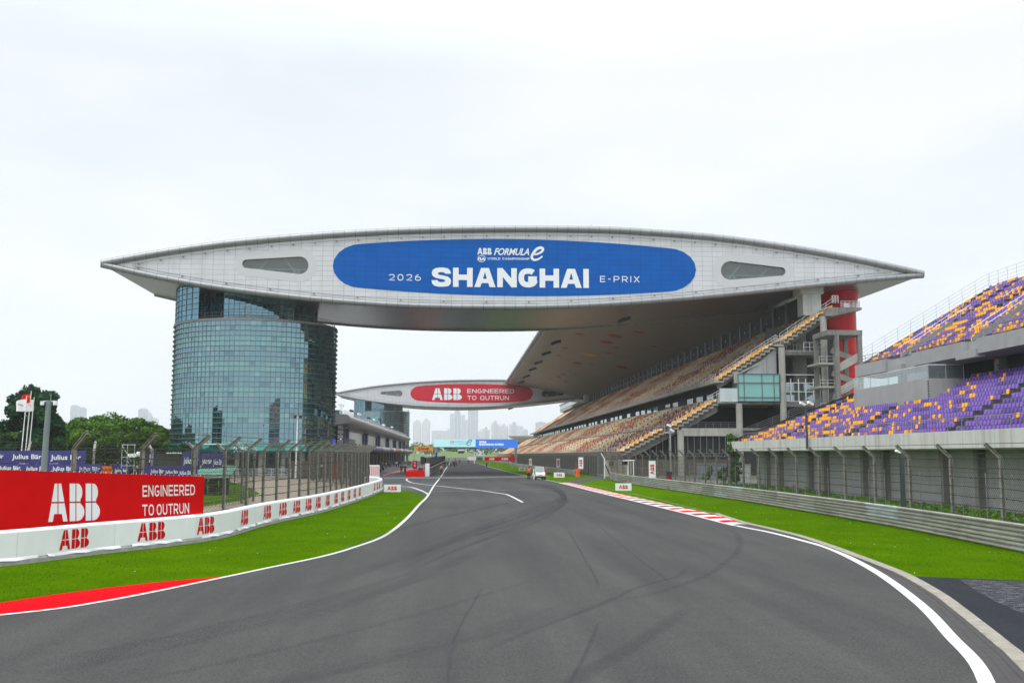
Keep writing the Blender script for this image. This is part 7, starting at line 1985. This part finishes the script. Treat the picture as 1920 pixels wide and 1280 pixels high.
# ------------------------------------------------------------------ people
m_skin = M('skin', (0.52,0.33,0.24), 0.6, var=0.05)
m_hair = M('dark_hair', (0.015,0.012,0.01), 0.6, var=0.1)
def skin_mesh(name, V, E, Rr, mat, parent, sub=2, root=0):
    me = bpy.data.meshes.new(name); me.from_pydata(V, E, []); o = bpy.data.objects.new(name, me); C.collection.objects.link(o)
    o.modifiers.new('skin', 'SKIN'); 
    if not me.skin_vertices: me.skin_vertices.new()
    for i, r in enumerate(Rr):
        r = r if isinstance(r, tuple) else (r, r); me.skin_vertices[0].data[i].radius = r; me.skin_vertices[0].data[i].use_root = (i == root)
    sb_ = o.modifiers.new('sub', 'SUBSURF'); sb_.levels = sub; sb_.render_levels = sub
    dg = bpy.context.evaluated_depsgraph_get(); nm = bpy.data.meshes.new_from_object(o.evaluated_get(dg))
    bpy.data.objects.remove(o); bpy.data.meshes.remove(me)
    nm.materials.clear(); nm.materials.append(mat); nm.polygons.foreach_set('use_smooth', np.ones(len(nm.polygons), bool)); nm.name = name
    return link(name, nm, parent)
def make_person(name, pose):
    """figure 1.75 m tall facing -y; pose gives joint offsets"""
    root = thing(name, '', 'person')
    st = pose.get('stride', 0.0); ab = pose.get('arms', 0.0); eb = pose.get('elbow', 0.0); lean = pose.get('lean', 0.0)
    hip, kn, an = 0.92, 0.50, 0.085
    J = {'pelvis': (0,0,0.96), 'spine': (0,-lean*0.3,1.15), 'chest': (0,-lean*0.7,1.33), 'neck': (0,-lean,1.47), 'headb': (0,-lean-0.015,1.56), 'head': (0,-lean-0.02,1.66), 'crown': (0,-lean-0.01,1.725)}
    for s, sg in (('l', 1), ('r', -1)):
        f = st*sg
        J['hip'+s] = (0.095*sg, 0, hip); J['knee'+s] = (0.10*sg, -f*0.16-0.02, kn); J['ank'+s] = (0.105*sg, -f*0.30+0.03+(0.05 if f < 0 else 0), an+(0.05 if f < 0 else 0)); J['toe'+s] = (0.115*sg, -f*0.30-0.13, 0.035)
        J['sh'+s] = (0.185*sg, -lean*0.85, 1.40); J['el'+s] = (0.25*sg, f*0.12-lean*0.8+ab*-0.05, 1.13); J['wr'+s] = (0.26*sg-ab*0.10*sg, f*0.20-lean*0.8-ab*0.20-0.05, 0.90+eb*0.22); J['hd'+s] = (0.25*sg-ab*0.12*sg, f*0.22-lean*0.8-ab*0.26-0.06, 0.81+eb*0.26)
    names = list(J); ix = {n: i for i, n in enumerate(names)}
    E = [('pelvis','spine'),('spine','chest'),('chest','neck'),('neck','headb'),('headb','head'),('head','crown')]
    for s in 'lr': E += [('pelvis','hip'+s),('hip'+s,'knee'+s),('knee'+s,'ank'+s),('ank'+s,'toe'+s),('chest','sh'+s),('sh'+s,'el'+s),('el'+s,'wr'+s),('wr'+s,'hd'+s)]
    rad = {'pelvis': (0.13,0.10), 'spine': (0.125,0.09), 'chest': (0.15,0.10), 'neck': 0.055, 'headb': (0.07,0.075), 'head': (0.088,0.10), 'crown': (0.06,0.07)}
    for s in 'lr': rad.update({'hip'+s: 0.088, 'knee'+s: 0.058, 'ank'+s: 0.042, 'toe'+s: 0.035, 'sh'+s: 0.062, 'el'+s: 0.042, 'wr'+s: 0.03, 'hd'+s: (0.038,0.022)})
    skin_mesh('body', [J[n] for n in names], [(ix[a], ix[b_]) for a, b_ in E], [rad[n] for n in names], m_skin, root)
    def sub(name_, ns, es, grow, mat, over=None):
        i2 = {n: i for i, n in enumerate(ns)}; rr = []
        for n in ns:
            r = (over or {}).get(n, rad[n]); r = r if isinstance(r, tuple) else (r, r); rr.append((r[0]+grow, r[1]+grow))
        return skin_mesh(name_, [J[n] for n in ns], [(i2[a], i2[b_]) for a, b_ in es], rr, mat, root)
    sub('jacket', ['pelvis','spine','chest','neck','shl','ell','wrl','shr','elr','wrr'], [('pelvis','spine'),('spine','chest'),('chest','neck'),('chest','shl'),('shl','ell'),('ell','wrl'),('chest','shr'),('shr','elr'),('elr','wrr')], 0.022, m_cloth_a, {'neck': 0.045, 'wrl': 0.024, 'wrr': 0.024})
    sub('trousers', ['pelvis','hipl','kneel','ankl','hipr','kneer','ankr'], [('pelvis','hipl'),('hipl','kneel'),('kneel','ankl'),('pelvis','hipr'),('hipr','kneer'),('kneer','ankr')], 0.018, m_cloth_b)
    for s in 'lr': sub('shoe', ['ank'+s,'toe'+s], [('ank'+s,'toe'+s)], 0.012, m_black)
    m = MB(); y = J['head'][1]; m.ball((0,y+0.02,1.70), 0.098, 0.112, 0.085, 12, 8); m.build('hair', m_hair, root, local=True)
    m = MB(); m.add([(-0.012,y-0.098,1.625),(0.012,y-0.098,1.625),(0,y-0.122,1.615),(0,y-0.10,1.665)], [(0,1,2),(0,2,3),(1,3,2)])
    m.build('nose', m_skin, root, local=True)
    m = MB()
    for s in (-1, 1): m.ball((s*0.032,y-0.098,1.655), 0.011, 0.006, 0.007, 6, 4)
    m.box(-0.025,0.025,y-0.1,y-0.094,1.585,1.592); m.build('face_features', m_black, root, local=True)
    m = MB()
    for s in (-1, 1): m.ball((s*0.092,y+0.005,1.645), 0.012, 0.02, 0.032, 6, 5)
    m.build('ear', m_skin, root, local=True)
    return root
m_cloth_a = M('dark_jacket', (0.02,0.022,0.03), 0.9, var=0.15, scale=6)
m_cloth_b = M('dark_trousers', (0.016,0.017,0.022), 0.9, var=0.15, scale=6)
CL = {'black': m_cloth_a, 'red': M('red_jacket', (0.50,0.03,0.03), 0.85), 'vest': M('orange_red_vest', (0.85,0.06,0.02), 0.8), 'peach': M('peach_top', (0.75,0.38,0.22), 0.85), 'white': M('white_shirt', (0.7,0.7,0.7), 0.85), 'teal': M('teal_top', (0.04,0.16,0.16), 0.85), 'navy': M('navy_top', (0.03,0.045,0.10), 0.85), 'grey': M('grey_top', (0.16,0.16,0.17), 0.85)}
protos = [make_person('person', {'stride': 0.0, 'arms': 0.3, 'elbow': 0.1}), make_person('person', {'stride': 0.9, 'lean': 0.03}), make_person('person', {'stride': 0.2, 'arms': 1.0, 'elbow': 1.0, 'lean': 0.05})]
fresh = [True]*3
def person(px, yb, kind, rz, top, label, h=1.75, group=None, legs=None, z=0.0, at=None):
    g_ = Vector(at) if at else G(px, yb, z)
    o = protos[kind] if fresh[kind] else copy_tree(protos[kind]); fresh[kind] = False
    o.location = (g_.x, g_.y, z+0.012); o.rotation_euler.z = rz; s = h/1.75; o.scale = (s, s, s); o['label'] = label
    if group: o['group'] = group
    elif 'group' in o: del o['group']
    for c in o.children:
        if c.name.startswith('jacket'): c.material_slots[0].link = 'OBJECT'; c.material_slots[0].material = CL[top]
        if c.name.startswith('trousers'): c.material_slots[0].link = 'OBJECT'; c.material_slots[0].material = CL[legs] if legs else m_cloth_b
    return o
person(991.5, 899.8, 0, 3.0, 'vest', 'person in an orange red vest and black trousers standing left of the white cart', 1.82)
person(1021.5, 898.6, 2, 0.6, 'red', 'person in red clothes standing close against the right side of the white cart', 1.72, legs='red')
person(827.5, 889.0, 1, 0.1, 'peach', 'person in a peach top and dark trousers walking along the left edge line', 1.72)
GW = 'people walking on the straight'
for px, yb, k, rz, top, lab in ((834,876,1,0.2,'black','person in black at the left end of the walking group on the straight'),(840,875.2,0,0.1,'black','person in black second from the left in the walking group'),(845.3,875.4,1,-0.1,'grey','person in dark grey in the middle of the walking group'),(849.7,874.0,1,0.3,'black','taller person in black towards the right of the walking group'),(852.7,875.6,0,0.0,'black','person in black slightly nearer at the right of the walking group'),(856.2,873.2,2,0.4,'grey','person in grey bending at the right end of the walking group'),(862,870.6,1,0.0,'black','lone person in black just right of the walking group'),(878,869.8,0,0.2,'black','lone person in black in the middle of the far straight'),(841.5,864.2,0,0,'navy','tiny person at the left of the far barrier'),(853.6,864.2,0,0,'navy','tiny person at the right of the far barrier')):
    person(px, yb, k, rz, top, lab, 1.75, GW)
person(912.5, 875.2, 0, -0.8, 'teal', 'person in dark green standing on the right verge of the straight', 1.75)
GPP = 'people in the pit lane'
for px, yb, k, rz, top, lab in ((752.5,887.4,0,0.4,'black','person in black standing left of a pair in the pit lane'),(759.5,889.0,2,-0.4,'black','person in black standing right of a pair in the pit lane'),(714.2,880,1,1.0,'navy','person in navy at the left end of the pit lane crowd'),(717.8,878.6,0,0.5,'grey','person in grey beside the left end of the pit lane crowd'),(723.5,879,0,2.0,'peach','person in a peach top in the pit lane crowd'),(731.5,876.6,2,0.2,'teal','person in teal in the middle of the pit lane crowd'),(727.3,875.8,1,1.2,'black','person in black between others in the pit lane crowd'),(743.4,875.6,0,0.7,'white','person in a white shirt at the right of the pit lane crowd'),(747.4,876.0,1,-0.7,'black','person in black at the right of the pit lane crowd'),(738.5,874.6,0,0.1,'grey','person in grey behind the pit lane crowd'),(768.5,873.6,1,0.2,'navy','person in navy farther down the pit lane'),(774.5,872.6,0,0.2,'white','person in white farther down the pit lane'),(765.5,871.8,0,0.9,'red','person in red far down the pit lane')):
    person(px, yb, k, rz, top, lab, 1.75, GPP)
person(0, 0, 2, 2.4, 'navy', 'person in a dark blue jacket leaning on the scaffold stand behind the red board', 1.72, z=1.3, at=(ax_(256, 57.6), 57.6, 1.3))

# ------------------------------------------------------------------ white utility cart on the right of the straight
cg = G(1011, 898.6)
ct = thing('utility_cart', 'white electric utility cart facing the camera at the right edge of the track', 'cart', (cg.x, cg.y, 0.0), R(4))
m_cw = M('cart_white', (0.80,0.82,0.83), 0.3, var=0.03)
def cbx(name, pts, mat, parent=ct): 
    m = MB()
    for p in pts: m.box(*p)
    return m.build(name, mat, parent, local=True)
m = MB(); pf = [(-1.3,0.42),(-1.36,0.62),(-1.28,0.86),(-0.95,1.0),(-0.55,1.04),(-0.5,0.42)]
m.prism([(y, z) for y, z in pf], lambda u, v, t_: Vector((t_, u, v)), -0.66, 0.66); m.build('front_cowl', m_cw, ct, local=True)
m = MB(); m.prism([(-1.42,0.25),(-1.44,0.44),(-1.30,0.50),(-1.1,0.5),(-1.1,0.25)], lambda u, v, t_: Vector((t_, u, v)), -0.70, 0.70); bm_ = m.build('bumper', m_black, ct, local=True)
cbx('body', [(-0.66,0.66,-0.5,0.7,0.3,0.62),(-0.70,0.70,0.7,2.0,0.45,0.95)], m_cw)
cbx('bed_floor', [(-0.62,0.62,0.72,1.95,0.951,0.98)], m_black)
m = MB(); m.add([(-0.60,-0.66,1.04),(0.60,-0.66,1.04),(0.54,-0.36,1.72),(-0.54,-0.36,1.72)], [(0,1,2,3)]); m.build('windscreen', clear_glass('windscreen', (0.55,0.75,0.73), 0.22, 0.12), ct, local=True)
m = MB()
for s in (-1, 1): m.tube([(s*0.62,-0.68,1.02),(s*0.56,-0.36,1.74),(s*0.56,0.62,1.74),(s*0.62,0.66,0.9)], 0.035, 6)
m.tube([(-0.56,-0.36,1.74),(0.56,-0.36,1.74)], 0.03, 6); m.build('roll_frame', m_cw, ct, local=True)
cbx('roof', [(-0.60,0.60,-0.42,0.68,1.74,1.80)], m_cw)
cbx('seat', [(-0.55,0.55,0.0,0.5,0.62,0.78),(-0.55,0.55,0.45,0.58,0.78,1.25)], m_black)
for s in (-1, 1):
    for y in (-0.95, 1.3):
        m = MB(); m.tube([(s*0.72,y,0.26),(s*0.56,y,0.26)], 0.26, 16); w_ = m.build('wheel', m_rubber, ct, local=True)
        m = MB(); m.tube([(s*0.725,y,0.26),(s*0.70,y,0.26)], 0.14, 12); m.build('rim', m_steel, w_, local=True)
    m = MB(); m.ball((s*0.48,-1.29,0.78), 0.11, 0.05, 0.07, 10, 6); m.build('headlight', M('headlight', (0.75,0.78,0.78), 0.15), ct, local=True)
m = MB(); m.box(-0.26,0.26,-1.375,-1.355,0.60,0.72); m.build('number_plate', M('plate_green', (0.45,0.62,0.40), 0.5), ct, local=True)
m = MB(); m.box(-0.30,0.30,-1.0,-0.985,1.05,1.07); m.tube([(0.3,-0.35,1.0),(0.3,-0.1,1.15)], 0.02, 5); m.build('steering_column', m_black, ct, local=True)
m = MB(); m.box(-0.92,-0.78,-0.5,-0.46,0.0,1.55); m.build('door_panel', m_cw, ct, local=True)
# white racing car nose and crash barrier at the pit entry
rc_ = thing('racing_car', 'low white racing car parked at the left edge of the pit lane', 'racing car', (-17.5, 205, 0), R(-70))
m = MB(); m.prism([(-2.4,0.22),(-2.3,0.36),(-0.9,0.62),(0.0,0.95),(1.2,0.9),(2.3,0.55),(2.3,0.2)], lambda u, v, t_: Vector((t_, u, v)), -0.42, 0.42); m.build('body', m_cw, rc_, local=True)
m = MB(); m.box(-0.9,0.9,-2.6,-2.25,0.15,0.22); m.build('front_wing', m_cw, rc_, local=True)
m = MB(); m.box(-0.85,0.85,2.1,2.5,0.75,0.85); m.box(-0.85,-0.8,2.0,2.5,0.4,0.9); m.box(0.8,0.85,2.0,2.5,0.4,0.9); m.build('rear_wing', m_black, rc_, local=True)
for s in (-1, 1):
    for y in (-1.6, 1.6):
        m = MB(); m.tube([(s*0.92,y,0.34),(s*0.58,y,0.34)], 0.34, 16); m.build('wheel', m_rubber, rc_, local=True)
wb = thing('water_barrier', 'white and red striped water barrier beside the pit lane entry fence', 'barrier', (-13.2, 162, 0))
m = MB(); m.box(-14.0, -12.4, 161, 161.6, 0, 1.9); m.build('block', m_white, wb)
m = MB()
for k in range(5): m.box(-13.95+k*0.32, -13.83+k*0.32, 160.97, 161, 0.3, 1.7)
m.build('stripes', m_redlet, wb)
# dark box signs and a blue post flag by the pit entrance tower
bf = thing('blue_sign', 'small bright blue lit sign at the right foot of the glass tower', 'sign', (ax_(626, 176), 176, 4.2))
m = MB(); m.box(ax_(622.5, 176), ax_(628, 176), 176, 176.3, az_(836, 176), az_(823.5, 176)); m.build('panel', emit_attr('blue_light', 0.5, (0.03,0.10,0.95)), bf)
m = MB(); m.box(ax_(624.8, 176), ax_(625.6, 176), 176.3, 176.6, 0, az_(830, 176)); m.build('post', m_railg, bf)

# lightning rod on the near bridge
lr = thing('lightning_rod', 'thin mast standing on top of the blue bannered bridge building', 'mast', (AY(1108, 432, 176).x, 176, 41.2))
m = MB(); q = AY(1108, 432, 176); m.tube([(q.x,176,40.5),(q.x,176,44.2)], 0.045, 5); m.build('rod', m_railg, lr)
m = MB(); m.box(q.x-0.15, q.x+0.15, 175.85, 176.15, 40.3, 41.0); m.build('foot', m_steel, lr)

# ------------------------------------------------------------------ haze
hz = MB(); hz.box(-4200, 4200, -60, 6200, -1.0, 250.0)
mh = bpy.data.materials.new('haze'); mh.use_nodes = True
t = mh.node_tree; t.nodes.clear(); o_ = t.nodes.new('ShaderNodeOutputMaterial'); pv = t.nodes.new('ShaderNodeVolumePrincipled')
pv.inputs['Color'].default_value = (0.93,0.965,1.0,1); pv.inputs['Density'].default_value = HAZE; pv.inputs['Anisotropy'].default_value = 0.2
t.links.new(pv.outputs[0], o_.inputs['Volume'])
ho = hz.build('haze', mh); ho['kind'] = 'stuff'
